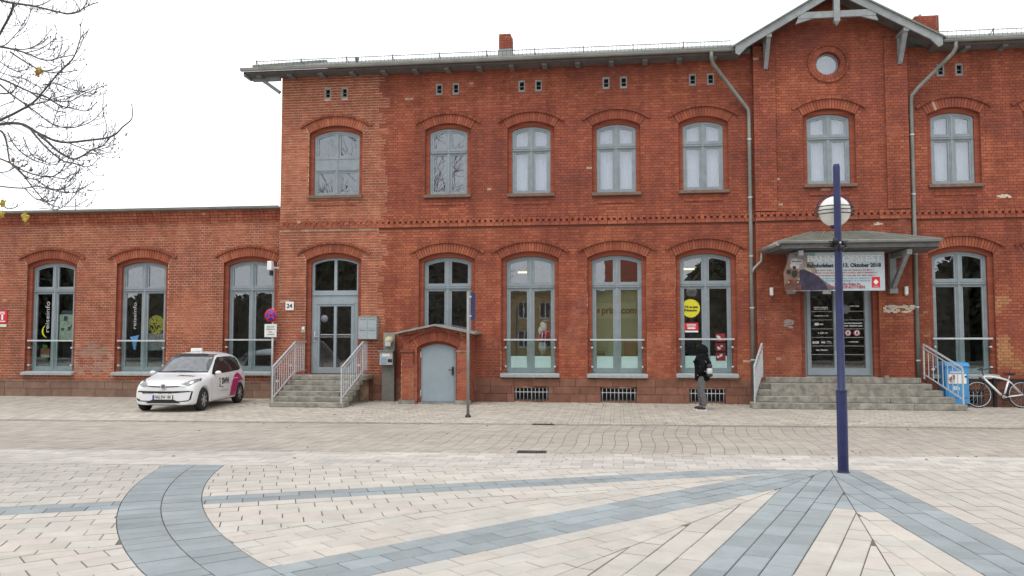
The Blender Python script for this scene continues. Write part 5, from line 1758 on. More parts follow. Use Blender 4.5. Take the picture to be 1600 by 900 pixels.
m = MB(); blob(m, (-2.03, ys_, 2.10), (.11, .10, .17)); blob(m, (-2.12, ys_ - .03, 1.98), (.07, .06, .12)); m.tube([(-2.05, ys_ - .13, 1.95), (-2.08, ys_ - .13, 1.65)], .02, 6)
m.build('beard', mat('festive_white', (.62, .58, .58), .9, var=.15), t)
m = MB(); blob(m, (-2.06, ys_, 1.52), (.13, .1, .17)); blob(m, (-2.07, ys_, 1.36), (.05, .05, .07)); m.build('sack', mat('sack_grey', (.50, .53, .50), .9, var=.15), t)
m = MB(); blob(m, (-1.98, ys_, 2.24), (.10, .09, .06)); m.tube([(-1.96, ys_, 2.27), (-1.85, ys_, 2.23), (-1.80, ys_, 2.10)], [.05, .03, .02], 7); m.build('cap', mat('cap_brown', (.20, .13, .10), .9), t)
m = MB()
for xx in (-1.78, -1.70): m.tube([(xx, ys_ + .04, 1.3), (xx - .04, ys_ + .04, 2.25)], .008, 5)
for k in range(6): m.tube([(-1.80 - .005 * k, ys_ + .04, 1.4 + .15 * k), (-1.70 - .005 * k, ys_ + .04, 1.4 + .15 * k)], .006, 5)
m.build('rope_ladder', mat('rope', (.4, .37, .33)), t)
# posters in the wing windows
yv = YW + .19 + .034
t = thing('vertical_window_lettering', 'white vertical lettering with a yellow-green swoosh in the leftmost window', 'lettering', (-17.6, yv, 1.9))
text('reiseinfo', .20, (-17.44, yv - .004, 2.42), mat('vinyl_white', (.40, .41, .41)), t, vertical=True, width=.95)
sw = []
for i in range(13):
    a = PI * .62 + PI * .85 * i / 12; sw.append((-17.42 + .20 * math.cos(a), 1.98 + .20 * math.sin(a)))
for i in range(12, -1, -1):
    a = PI * .62 + PI * .85 * i / 12; r = .20 - .045 * math.sin(PI * i / 12); sw.append((-17.42 + r * math.cos(a), 1.98 + r * math.sin(a)))
MB().plate(sw, (), yv - .004, yv).build('swoosh', mat('swoosh_lime', (.50, .58, .03)), t)
t = thing('route_map_poster', 'pale green map poster on the right pane of the leftmost window', 'poster', (-16.85, yv, 1.7))
MB().box(-17.06, -16.62, yv + .03, yv + .04, 1.72, 2.50).build('sheet', mat('map_sheet', (.40, .48, .36), .6, var=.25, scale=9), t)
MB().box(-17.0, -16.66, yv + .026, yv + .029, 2.52, 2.62).box(-16.92, -16.80, yv + .026, yv + .029, 2.30, 2.45).box(-17.0, -16.9, yv + .026, yv + .029, 2.0, 2.08).box(-16.78, -16.70, yv + .026, yv + .029, 2.05, 2.12).plate([(-16.8, 1.98), (-16.7, 2.02), (-16.63, 2.2), (-16.70, 2.12)], (), yv + .02, yv + .025).build('print', mat('map_ink', (.07, .09, .12)), t)
t = thing('orange_leaflet', 'orange and green leaflet low in the leftmost window', 'leaflet', (-17.5, yv, 1.15))
MB().box(-17.66, -17.36, yv + .03, yv + .04, 1.27, 1.44).build('orange_half', mat('leaflet_orange', (.40, .13, .06)), t)
MB().box(-17.66, -17.36, yv + .03, yv + .04, 1.17, 1.265).build('white_half', mat('leaflet_cream', (.5, .5, .42)), t)
MB().box(-17.60, -17.44, yv + .03, yv + .04, 1.445, 1.56).build('green_half', mat('leaflet_green', (.10, .25, .08)), t)
t = thing('vertical_window_lettering', 'vertical white lettering with a blue figure on the left pane behind the car', 'lettering', (-14.6, yv, 1.9))
text('reiseinfo', .16, (-14.55, yv - .004, 2.45), mat('vinyl_white', (.5, .5, .5)), t, vertical=True, width=.8)
MB().plate([(-14.70, 1.80), (-14.40, 1.86), (-14.46, 1.70), (-14.50, 1.42), (-14.57, 1.42), (-14.62, 1.68)], (), yv - .004, yv).build('blue_figure', mat('figure_blue', (.08, .24, .48)), t)
t = thing('scribbled_poster', 'yellow and black scribbled poster on the right pane behind the car', 'poster', (-13.9, yv, 2.0))
MB().plate(ell(-13.87, 2.18, .27, .29), (), yv + .03, yv + .036).build('yellow_ground', mat('poster_yellow', (.42, .38, .06), .6, var=.3, scale=12), t)
r = random.Random(9); m = MB()
for k in range(16):
    a = (-13.87 + r.uniform(-.2, .2), yv + .024, 2.18 + r.uniform(-.2, .2)); b_ = (a[0] + r.uniform(-.13, .13), yv + .024, a[2] + r.uniform(-.13, .13))
    m.beam(a, b_, .006, .022, up=(.3, 0, 1))
m.build('scribble', M_INKBLACK, t)
t = thing('grey_window_sheet', 'grey mottled sheet standing below the scribbled poster', 'poster', (-13.9, yv, 1.6))
MB().box(-14.12, -13.62, yv + .04, yv + .05, 1.40, 1.92).build('sheet', mat('sheet_grey', (.30, .30, .30), .7, var=.35, scale=10), t)

# ------------------------------------------------------------------ lamp column on the plaza
LX, LY = 3.06, -11.10
t = thing('plaza_lamp', 'tall dark blue lamp column with a white globe standing on the plaza', 'street lamp', (LX, LY, 0))
MB().lathe([(.070, 0), (.070, 1.08), (.062, 1.115), (.052, 1.125), (.050, 2.7), (.046, 4.20), (.040, 4.235), (0.0, 4.238)], (LX, LY, 0), 'z', 24).lathe([(.073, 1.085), (.074, 1.10), (.073, 1.115)], (LX, LY, 0), 'z', 24).build('column', M_BLUE, t)
MB().lathe([(.084, 0), (.082, .012), (.070, .02)], (LX, LY, 0), 'z', 24).build('base_flange', M_BLACK, t)
GC = (LX + .04, LY + .30, 3.62)
gm = MB()
gm.lathe([(max(.001, .215 * math.sin(PI * i / 20)), -.215 * math.cos(PI * i / 20)) for i in range(21)], GC, 'z', 32)
gl = gm.build('globe', mat('opal_glass', (.72, .72, .66), .25, var=.03, spec=.5), t)
for k, (z, r) in enumerate(((.055, .250), (.0, .268), (-.05, .258))):
    ring = [(GC[0] + r * math.cos(2 * PI * i / 36), GC[1] + r * math.sin(2 * PI * i / 36), GC[2] + z) for i in range(37)]
    MB().tube(ring, .0085, 6, caps=False).build('globe_ring', M_BLACK, t)
cap = [(GC[0] + .24 * math.cos(PI * i / 16), GC[1], GC[2] + .055 + .19 * math.sin(PI * i / 16)) for i in range(17)]
MB().tube(cap, .0085, 6).build('globe_hoop', M_BLUE, t)
MB().beam((LX, LY + .03, 3.62), (LX + .02, GC[1] - .20, 3.62), .05, .04).lathe([(.05, -.04), (.075, 0)], (GC[0], GC[1], GC[2] - .2), 'z', 16).build('globe_arm', M_BLUE, t)
col = MB().lathe([(.066, -.06), (.066, .06)], (LX - .01, LY, 3.10), 'z', 20)
c_ = col.build('collar', M_BLACK, t)
for dx, dy, dz in ((-.085, -.03, .03), (.085, -.03, .03), (.03, -.10, -.04), (-.05, -.09, .06), (.075, .03, -.05)):
    o = MB().lathe([(.0, -.035), (.028, -.035), (.034, .035), (.0, .035)], (LX - .01 + dx, LY + dy, 3.10 + dz), 'z', 12).build('socket', M_BLACK, c_)
for s in (-1, 1):
    MB().tube([(LX + s * .07, LY - .02, 3.08), (LX + s * .17, LY + .05, 3.11)], .010, 6).tube([(LX + s * .06, LY, 3.14), (LX + s * .13, LY - .02, 3.165)], .008, 6).build('cable_stub', M_BLACK, c_)
MB().lathe([(0, -.004), (.014, -.004), (.014, .004), (0, .004)], (LX, LY - .115, 3.13), 'y', 10).build('bolt', M_GALV, c_)

# ------------------------------------------------------------------ skinning and conforming helpers
def skin_mesh(verts, edges, radii, sub=2, root=0):
    me = bpy.data.meshes.new('skeleton'); me.from_pydata(verts, edges, [])
    ob = bpy.data.objects.new('skeleton', me); COL.objects.link(ob)
    ob.modifiers.new('skin', 'SKIN')
    if not me.skin_vertices: me.attributes.new('skin', 'FLOAT', 'POINT')
    for i, r in enumerate(radii):
        sv = me.skin_vertices[0].data[i]
        sv.radius = r if hasattr(r, '__len__') else (r, r)
        sv.use_root = (i == root)
    s = ob.modifiers.new('sub', 'SUBSURF'); s.levels = sub; s.render_levels = sub
    dg = bpy.context.evaluated_depsgraph_get()
    res = bpy.data.meshes.new_from_object(ob.evaluated_get(dg))
    bpy.data.objects.remove(ob); bpy.data.meshes.remove(me)
    for p in res.polygons: p.use_smooth = True
    return res

def put_mesh(name, me, material, parent, label=None):
    off = ORG.get(parent, Vector((0, 0, 0)))
    if off.length: me.transform(Matrix.Translation(-off))
    me.materials.clear(); me.materials.append(material)
    return link(name, me, parent, label=label)

# ------------------------------------------------------------------ white car
def build_car():
    T = thing('parked_car', 'small white hatchback with a magenta patch and black lettering parked by the wing', 'car', (-10.97, -2.47, 0), R(-85.4), local=True)
    T.scale = (.975, .975, .975)
    # heading: local +x is forward
    st = [  # x, then 9 points (y, z) from bottom centre to top centre
        (1.775, [(0, .24), (.50, .24), (.56, .30), (.60, .47), (.57, .63), (.47, .68), (.33, .70), (.17, .715), (0, .72)]),
        (1.74, [(0, .20), (.60, .20), (.68, .27), (.715, .47), (.69, .67), (.58, .735), (.40, .765), (.20, .78), (0, .785)]),
        (1.60, [(0, .185), (.68, .185), (.755, .25), (.785, .50), (.765, .74), (.66, .83), (.46, .855), (.22, .87), (0, .875)]),
        (1.30, [(0, .18), (.72, .18), (.79, .25), (.815, .53), (.80, .81), (.71, .905), (.50, .935), (.24, .95), (0, .955)]),
        (0.98, [(0, .18), (.73, .18), (.80, .25), (.82, .55), (.81, .85), (.745, .955), (.56, .995), (.28, 1.01), (0, 1.015)]),
        (0.80, [(0, .18), (.73, .18), (.80, .25), (.822, .56), (.812, .87), (.762, .972), (.635, 1.03), (.33, 1.055), (0, 1.06)]),
        (0.70, [(0, .18), (.73, .18), (.80, .25), (.822, .56), (.812, .875), (.765, .978), (.675, 1.085), (.40, 1.12), (0, 1.125)]),
        (0.30, [(0, .18), (.73, .18), (.80, .25), (.822, .57), (.812, .885), (.765, .988), (.695, 1.21), (.53, 1.34), (0, 1.37)]),
        (0.08, [(0, .18), (.73, .18), (.80, .25), (.822, .57), (.812, .89), (.765, .992), (.70, 1.25), (.575, 1.415), (0, 1.45)]),
        (-.12, [(0, .18), (.73, .18), (.80, .25), (.822, .575), (.812, .895), (.765, .998), (.702, 1.26), (.58, 1.44), (0, 1.482)]),
        (-.70, [(0, .18), (.73, .18), (.80, .25), (.822, .58), (.812, .91), (.765, 1.01), (.70, 1.265), (.575, 1.445), (0, 1.49)]),
        (-1.25, [(0, .19), (.73, .19), (.795, .26), (.82, .59), (.81, .93), (.755, 1.03), (.68, 1.25), (.555, 1.41), (0, 1.455)]),
        (-1.52, [(0, .21), (.70, .21), (.77, .28), (.80, .60), (.79, .94), (.73, 1.03), (.65, 1.22), (.525, 1.365), (0, 1.41)]),
        (-1.68, [(0, .24), (.66, .24), (.73, .31), (.77, .60), (.755, .93), (.69, 1.0), (.60, 1.13), (.47, 1.23), (0, 1.265)]),
        (-1.765, [(0, .28), (.56, .28), (.64, .33), (.68, .58), (.66, .83), (.59, .90), (.50, .96), (.38, 1.0), (0, 1.02)]),
    ]
    ZK = [(0, 0), (.18, .16), (.36, .27), (.48, .375), (.60, .515), (.715, .635), (.85, .775), (1.0, .885), (1.06, .945), (1.25, 1.19), (1.45, 1.445), (1.5, 1.50)]
    def zm(z):
        for (a, b2), (c, d) in zip(ZK[:-1], ZK[1:]):
            if z <= c: return b2 + (d - b2) * (z - a) / (c - a)
        return z
    st = [(x, [(y, zm(z)) for y, z in pr]) for x, pr in st]
    V = []; F = []
    m = 9
    ring = 2 * m - 2
    for x, pr in st:
        for y, z in pr: V.append((x, y, z))
        for y, z in reversed(pr[1:-1]): V.append((x, -y, z))
    n = len(st)
    for i in range(n - 1):
        for j in range(ring):
            F.append((i * ring + j, (i + 1) * ring + j, (i + 1) * ring + (j + 1) % ring, i * ring + (j + 1) % ring))
    # end caps as quad strips between the two halves
    for base, rev in ((0, False), ((n - 1) * ring, True)):
        idx = [base + j for j in range(ring)]
        for j in range(m - 1):
            a, b = idx[j], idx[j + 1]; c, d = idx[(ring - j - 1) % ring], idx[(ring - j) % ring]
            f = [a, b, c, d]
            f2 = []
            for q in f:
                if q not in f2: f2.append(q)
            if len(f2) >= 3: F.append(f2[::-1] if rev else f2)
    me = bpy.data.meshes.new('car_cage'); me.from_pydata(V, [], F)
    bm = bmesh.new(); bm.from_mesh(me); bmesh.ops.recalc_face_normals(bm, faces=bm.faces)
    bm.to_mesh(me); bm.free()
    ob = bpy.data.objects.new('car_cage', me); COL.objects.link(ob)
    s = ob.modifiers.new('s', 'SUBSURF'); s.levels = 3; s.render_levels = 3
    cut = MB()
    AX = (1.205, -1.205)
    for ax in AX:
        for s_ in (-1, 1):
            y0, y1 = (.52, .95) if s_ > 0 else (-.95, -.52)
            cut.lathe([(.001, y0), (.345, y0), (.345, y1), (.001, y1)], (ax, 0, .285), 'y', 40)
    cme = bpy.data.meshes.new('cut'); cme.from_pydata(cut.v, [], cut.f)
    bm = bmesh.new(); bm.from_mesh(cme); bmesh.ops.remove_doubles(bm, verts=bm.verts, dist=.002); bmesh.ops.recalc_face_normals(bm, faces=bm.faces); bm.to_mesh(cme); bm.free()
    cob = bpy.data.objects.new('cut', cme); COL.objects.link(cob)
    dg = bpy.context.evaluated_depsgraph_get()
    full = bpy.data.meshes.new_from_object(ob.evaluated_get(dg))
    b = ob.modifiers.new('b', 'BOOLEAN'); b.object = cob; b.operation = 'DIFFERENCE'; b.solver = 'EXACT'
    dg = bpy.context.evaluated_depsgraph_get()
    body = bpy.data.meshes.new_from_object(ob.evaluated_get(dg))
    bpy.data.objects.remove(ob); bpy.data.objects.remove(cob)
    for p in body.polygons:
        c = p.center
        inside = any(math.hypot(c.x - ax, c.z - .285) < .343 for ax in AX) and (abs(abs(c.y) - .52) < .01 or abs(math.hypot(p.normal.x, p.normal.z) - 1) < .05 and any(abs(math.hypot(c.x - ax, c.z - .285) - .345) < .02 for ax in AX))
        p.use_smooth = True
        p.material_index = 1 if inside or (c.z < .2 and p.normal.z < -.6) else 0
    PAINT = mat('white_car_paint', (.72, .73, .74), .25, var=.02, coat=.6)
    body.materials.clear(); body.materials.append(PAINT); body.materials.append(M_BLACK)
    bo = link('body', body, T)
    ORG[bo] = Vector((0, 0, 0))
    bvh = BVHTree.FromPolygons([v.co.copy() for v in full.vertices], [list(p.vertices) for p in full.polygons])
    def patch(name, poly, axis, material, off=.006, cell=.07, parent=None, side=1, raw=False):
        """polygon projected on the body: axis 'x' from the front (y,z), 'y' from a side (x,z), 'z' from above (x,y)"""
        if axis != 'z' and not raw: poly = [(p[0], zm(p[1])) for p in poly]
        us = [p[0] for p in poly]; vs = [p[1] for p in poly]
        vv = []; ff = []
        u = math.floor(min(us) / cell) * cell
        while u < max(us):
            v = math.floor(min(vs) / cell) * cell
            while v < max(vs):
                c = clip(clip(clip(clip(poly, 1, 0, u + cell), -1, 0, -u), 0, 1, v + cell), 0, -1, -v)
                if len(c) >= 3 and abs(area(c)) > 1e-7:
                    ids = []; ok = True
                    for a, b2 in c:
                        if axis == 'x': o_, d_ = Vector((4 * side, a, b2)), Vector((-side, 0, 0))
                        elif axis == 'y': o_, d_ = Vector((a, 3 * side, b2)), Vector((0, -side, 0))
                        else: o_, d_ = Vector((a, b2, 4)), Vector((0, 0, -1))
                        h = bvh.ray_cast(o_, d_)
                        if h[0] is None: ok = False; break
                        nn = h[1] if h[1].dot(d_) < 0 else -h[1]
                        ids.append(h[0] + nn * off)
                    if ok:
                        k = len(vv); vv.extend(ids); ff.append(list(range(k, k + len(ids))))
                v += cell
            u += cell
        if not ff: return None
        mm = bpy.data.meshes.new(name); mm.from_pydata([tuple(p) for p in vv], [], ff)
        bm = bmesh.new(); bm.from_mesh(mm); bmesh.ops.remove_doubles(bm, verts=bm.verts, dist=.0008)
        bmesh.ops.recalc_face_normals(bm, faces=bm.faces); bm.to_mesh(mm); bm.free()
        for p in mm.polygons: p.use_smooth = True
        mm.materials.append(material)
        return link(name, mm, parent or T)
    def line(pts, w):
        L = []; Rr = []
        for i, p in enumerate(pts):
            a = pts[max(i - 1, 0)]; b2 = pts[min(i + 1, len(pts) - 1)]
            d = (b2[0] - a[0], b2[1] - a[1]); l = math.hypot(*d); nx, ny = -d[1] / l, d[0] / l
            ww = w[i] if hasattr(w, '__len__') else w
            L.append((p[0] + nx * ww / 2, p[1] + ny * ww / 2)); Rr.append((p[0] - nx * ww / 2, p[1] - ny * ww / 2))
        return L + Rr[::-1]
    # glass: opaque-looking dark panes a few millimetres proud of the shell
    CG = mat('car_window', (.014, .015, .018), .10, var=.3, spec=.45)
    WS = mat('car_windscreen', (.13, .14, .148), .05, var=.3, spec=1.0)
    ws = [(-.66, 1.055), (-.3, 1.07), (0, 1.072), (.3, 1.07), (.66, 1.055), (.60, 1.29), (.535, 1.40), (.25, 1.423), (-.25, 1.423), (-.535, 1.40), (-.60, 1.29)]
    patch('windscreen', ws, 'x', WS, .007)
    patch('windscreen_visor', [(-.55, 1.36), (.55, 1.36), (.53, 1.405), (.25, 1.426), (-.25, 1.426), (-.53, 1.405)], 'x', M_BLACK, .009)
    patch('dashboard_shade', [(-.66, 1.055), (.66, 1.055), (.655, 1.075), (-.655, 1.075)], 'x', M_BLACK, .009)
    for s_ in (1, -1):
        fw = [(.66, 1.0), (.45, 1.005), (-.42, 1.02), (-.42, 1.355), (.02, 1.35), (.17, 1.30)]
        rw = [(-.47, 1.02), (-1.20, 1.05), (-1.33, 1.08), (-1.30, 1.22), (-1.20, 1.32), (-.85, 1.352), (-.47, 1.355)]
        patch('side_window', fw, 'y', CG, .006, side=s_)
        patch('rear_side_window', rw, 'y', CG, .006, side=s_)
        patch('window_pillar', [(-.415, 1.02), (-.475, 1.02), (-.475, 1.355), (-.415, 1.355)], 'y', M_BLACK, .005, side=s_)
        hl = [(s_ * .36, .715), (s_ * .50, .70), (s_ * .62, .735), (s_ * .735, .83), (s_ * .715, .88), (s_ * .60, .845), (s_ * .45, .765)]
        hp = patch('headlight', hl, 'x', mat('headlight_glass', (.22, .235, .24), .12, var=.5, scale=14, spec=.8), .008, .04)
        patch('headlight_rim', line([(s_ * .40, .762), (s_ * .60, .852), (s_ * .715, .888), (s_ * .742, .83)], [.006, .012, .022, .01]), 'x', M_BLACK, .010, .04, hp)
        patch('headlight_lens', [(s_ * (.63 + .04 * math.cos(k * .63)), .80 + .035 * math.sin(k * .63)) for k in range(10)], 'x', M_WHITE, .012, .03, hp)
        # seams and sills
        SEAM = mat('panel_gap', (.18, .18, .19), .6)
        patch('door_seam', line([(.78, .98), (.82, .70), (.78, .36), (.74, .30), (-.35, .31), (-.44, .40), (-.47, .70), (-.46, 1.0)], .008), 'y', SEAM, .004, .08, side=s_)
        patch('door_handle', [(-.20, .865), (-.38, .87), (-.38, .90), (-.20, .895)], 'y', PAINT, .02, side=s_)
        patch('sill_trim', [(.80, .205), (-.80, .205), (-.80, .25), (.80, .25)], 'y', M_BLACK, .004, side=s_)
        pts = [(-.44, .25), (-.80, .25)] + [(-1.205 + .37 * math.cos(a), .285 + .37 * math.sin(a)) for a in [R(14 + 11 * i) for i in range(10)]] + [(-1.36, .66), (-1.22, .76), (-1.06, .85), (-.94, .865), (-.76, .82), (-.58, .67), (-.47, .45)]
        patch('magenta_patch', pts, 'y', mat('car_magenta', (.46, .012, .13), .35, var=.06), .005, .06, side=s_, raw=True)
        for k, zz in enumerate((.79,)):
            patch('small_lettering', [(-.64, zz), (-.97, zz), (-.97, zz + .022), (-.64, zz + .022)], 'y', mat('pink_white', (.7, .45, .5)), .0075, side=s_)
        def side_text(txt, size, cx, cz, material, mirror):
            mt = text_mesh(txt, size, 0, bold=.008)
            for v in mt.vertices:
                x = cx - v.co.x * mirror; z = zm(cz) + v.co.y
                h = bvh.ray_cast(Vector((x, 3 * s_, z)), Vector((0, -s_, 0)))
                v.co = (h[0] + Vector((0, s_ * .007, 0))) if h[0] else Vector((x, .82 * s_, z))
            mt.materials.clear(); mt.materials.append(material)
            link('lettering', mt, T)
        side_text('SWH', .22, -.09, .76, M_INKBLACK, s_)
        patch('logo_bracket', [(.31, .86), (.24, .86), (.24, .83), (.285, .82), (.25, .76), (.285, .70), (.25, .66), (.25, .62), (.31, .63), (.31, .70), (.29, .76), (.31, .82)], 'y', M_INKBLACK, .007, .05, side=s_)
        for xx in (.20, .12): patch('logo_dot', [(xx, .61), (xx - .05, .61), (xx - .05, .635), (xx, .635)], 'y', M_INKBLACK, .007, .05, side=s_)
        patch('small_lettering', [(.28, .53), (-.30, .53), (-.30, .545), (.28, .545)], 'y', M_INKGREY, .006, side=s_)
        # mirror
        mm = MB(); blob(mm, (.55, s_ * .875, .925), (.055, .085, .055), 14)
        mo = mm.build('wing_mirror', PAINT, T)
        MB().box(.52, .57, min(s_ * .76, s_ * .84), max(s_ * .76, s_ * .84), .885, .91).build('mirror_arm', M_BLACK, mo)
        mm = MB(); blob(mm, (.515, s_ * .875, .925), (.028, .073, .043), 12); mm.build('mirror_glass', CG, mo)
    # rear: window and lights
    patch('rear_window', [(-.55, 1.06), (.55, 1.06), (.48, 1.30), (-.48, 1.30)], 'x', CG, .006, side=-1)
    for s_ in (1, -1):
        patch('tail_light', [(s_ * .60, .78), (s_ * .70, .78), (s_ * .68, 1.0), (s_ * .60, 1.0)], 'x', M_RED, .006, .05, side=-1)
    patch('rear_plate', [(-.26, .66), (.26, .66), (.26, .77), (-.26, .77)], 'x', M_WHITE, .006, side=-1)
    # front: bar through the emblem, framed lower intake, plate
    patch('front_bar', line([(-.40, .722), (-.1, .712), (.1, .712), (.40, .722)], .024), 'x', M_BLACK, .008, .05)
    fr = [(-.70, .60), (-.64, .605), (-.3, .59), (0, .585), (.3, .59), (.64, .605), (.70, .60), (.665, .43), (.62, .385), (.45, .365), (.33, .36), (.26, .385), (-.26, .385), (-.33, .36), (-.45, .365), (-.62, .385), (-.665, .43)]
    patch('bumper_frame', line(fr + [fr[0], fr[1]], [.02, .022, .04, .044, .04, .022, .03, .034, .026, .022, .026, .026, .026, .026, .022, .026, .034, .02, .022]), 'x', M_BLACK, .008, .05)
    patch('lower_intake', [(-.44, .295), (.44, .295), (.36, .37), (.28, .41), (-.28, .41), (-.36, .37)], 'x', M_BLACK, .009, .05)
    patch('lower_bumper_shadow_gap', [(-.38, .205), (.38, .205), (.33, .255), (-.33, .255)], 'x', M_BLACK, .005, .05)
    h = bvh.ray_cast(Vector((4, 0, .38)), Vector((-1, 0, 0)))[0]
    xp = h.x + .022; DZ = .105
    pl = MB().box(xp - .02, xp, -.26, .26, .32, .43).build('number_plate', M_WHITE, T)
    MB().box(xp, xp + .002, -.26, -.215, .322, .428).build('blue_band', M_SIGNBLUE, pl)
    MB().box(xp + .0005, xp + .0015, .235, .26, .322, .428).box(xp + .0005, xp + .0015, -.26, .26, .425, .431).box(xp + .0005, xp + .0015, -.26, .26, .319, .325).build('plate_border', M_INKBLACK, pl)
    tm = text_mesh('HAL·SW 100', .088, .0, bold=.003)
    xs = [v.co.x for v in tm.vertices]; k = .40 / (max(xs) - min(xs))
    for v in tm.vertices: v.co = (xp + .003, v.co.x * k + .0, .375 + v.co.y)
    tm.materials.clear(); tm.materials.append(M_INKBLACK); link('lettering', tm, pl)
    # round emblem: ring with a V above a W
    h = bvh.ray_cast(Vector((4, 0, .635)), Vector((-1, 0, 0)))
    xe = h[0].x + .012
    CH = mat('chrome', (.75, .76, .78), .3, metal=.5, var=.05)
    em = MB().lathe([(0.001, 0), (.066, 0), (.066, .006), (.001, .006)], (xe - .004, 0, .635), 'x', 24).build('emblem', M_BLACK, T)
    e2 = MB().lathe([(.058, 0), (.072, .004), (.072, .012), (.058, .012), (.058, 0)], (xe, 0, .635), 'x', 24)
    zc = .635
    for a, b2 in (((-.026, .05), (0, .008)), ((0, .008), (.026, .05)), ((-.048, .028), (-.022, -.046)), ((-.022, -.046), (0, -.006)), ((0, -.006), (.022, -.046)), ((.022, -.046), (.048, .028))):
        e2.beam((xe + .008, a[0], zc + a[1]), (xe + .008, b2[0], zc + b2[1]), .006, .014, up=(1, 0, 0))
    e2.build('emblem_chrome', CH, em)
    # bonnet lettering
    tm = text_mesh('SWH', .15, 0, bold=.006)
    for v in tm.vertices:
        y, x = v.co.x + .32, 1.12 + v.co.y
        hh = bvh.ray_cast(Vector((x, y, 4)), Vector((0, 0, -1)))[0]
        v.co = Vector((x, y, (hh.z if hh else .95) + .006))
    tm.materials.clear(); tm.materials.append(M_INKBLACK)
    for v in tm.vertices: pass
    link('lettering', tm, T)
    patch('logo_bracket', [(1.20, .12), (1.20, .08), (1.12, .105), (1.04, .08), (1.04, .12), (1.12, .135)], 'z', M_INKBLACK, .006, .05)
    patch('wiper', line([(.80, -.45), (.76, -.1), (.78, .35)], .02), 'z', M_BLACK, .012, .06)
    # roof sign
    rz = bvh.ray_cast(Vector((-.02, .12, 4)), Vector((0, 0, -1)))[0].z
    rs = bevel(MB().box(-.16, -.06, -.15, .15, rz + .006, rz + .115).build('roof_sign', M_WHITE, T), .02)
    MB().box(-.18, -.04, -.12, .12, rz - .01, rz + .008).build('sign_foot', M_BLACK, rs)
    # wheels
    RIM = mat('hubcap_silver', (.42, .43, .44), .35, metal=.6, var=.1)
    for ax in AX:
        for s_ in (-1, 1):
            yc = s_ * .715
            w = MB().lathe([(.19, -.085), (.255, -.09), (.283, -.075), (.29, -.04), (.29, .04), (.283, .075), (.255, .09), (.19, .085)], (ax, yc, .29), 'y', 36).build('wheel', M_RUBBER, T)
            yo = yc + s_ * .078
            rim = MB().lathe([(.001, 0), (.19, 0), (.205, s_ * .012), (.205, -s_ * .05), (.19, -s_ * .05)], (ax, yo - s_ * .02, .29), 'y', 36)
            rim.lathe([(.001, s_ * .03), (.05, s_ * .028), (.06, s_ * .005)], (ax, yo - s_ * .02, .29), 'y', 18)
            for k in range(7):
                a = 2 * PI * k / 7
                rim.beam((ax + .05 * math.cos(a), yo - s_ * .008, .29 + .05 * math.sin(a)), (ax + .19 * math.cos(a), yo - s_ * .012, .29 + .19 * math.sin(a)), .012, .05, up=(math.sin(a), 0, -math.cos(a)))
            rim.build('rim', RIM, w)
            holes = MB()
            for k in range(7):
                a = 2 * PI * (k + .5) / 7
                holes.lathe([(.001, 0), (.032, 0), (.032, .004), (.001, .004)], (ax + .135 * math.cos(a), yo - s_ * .012, .29 + .135 * math.sin(a)), 'y', 10)
            holes.build('rim_opening', M_BLACK, w)
    MB().box(-1.5, 1.5, -.6, .6, .19, .24).build('underbody', M_BLACK, T)
    return T
build_car()

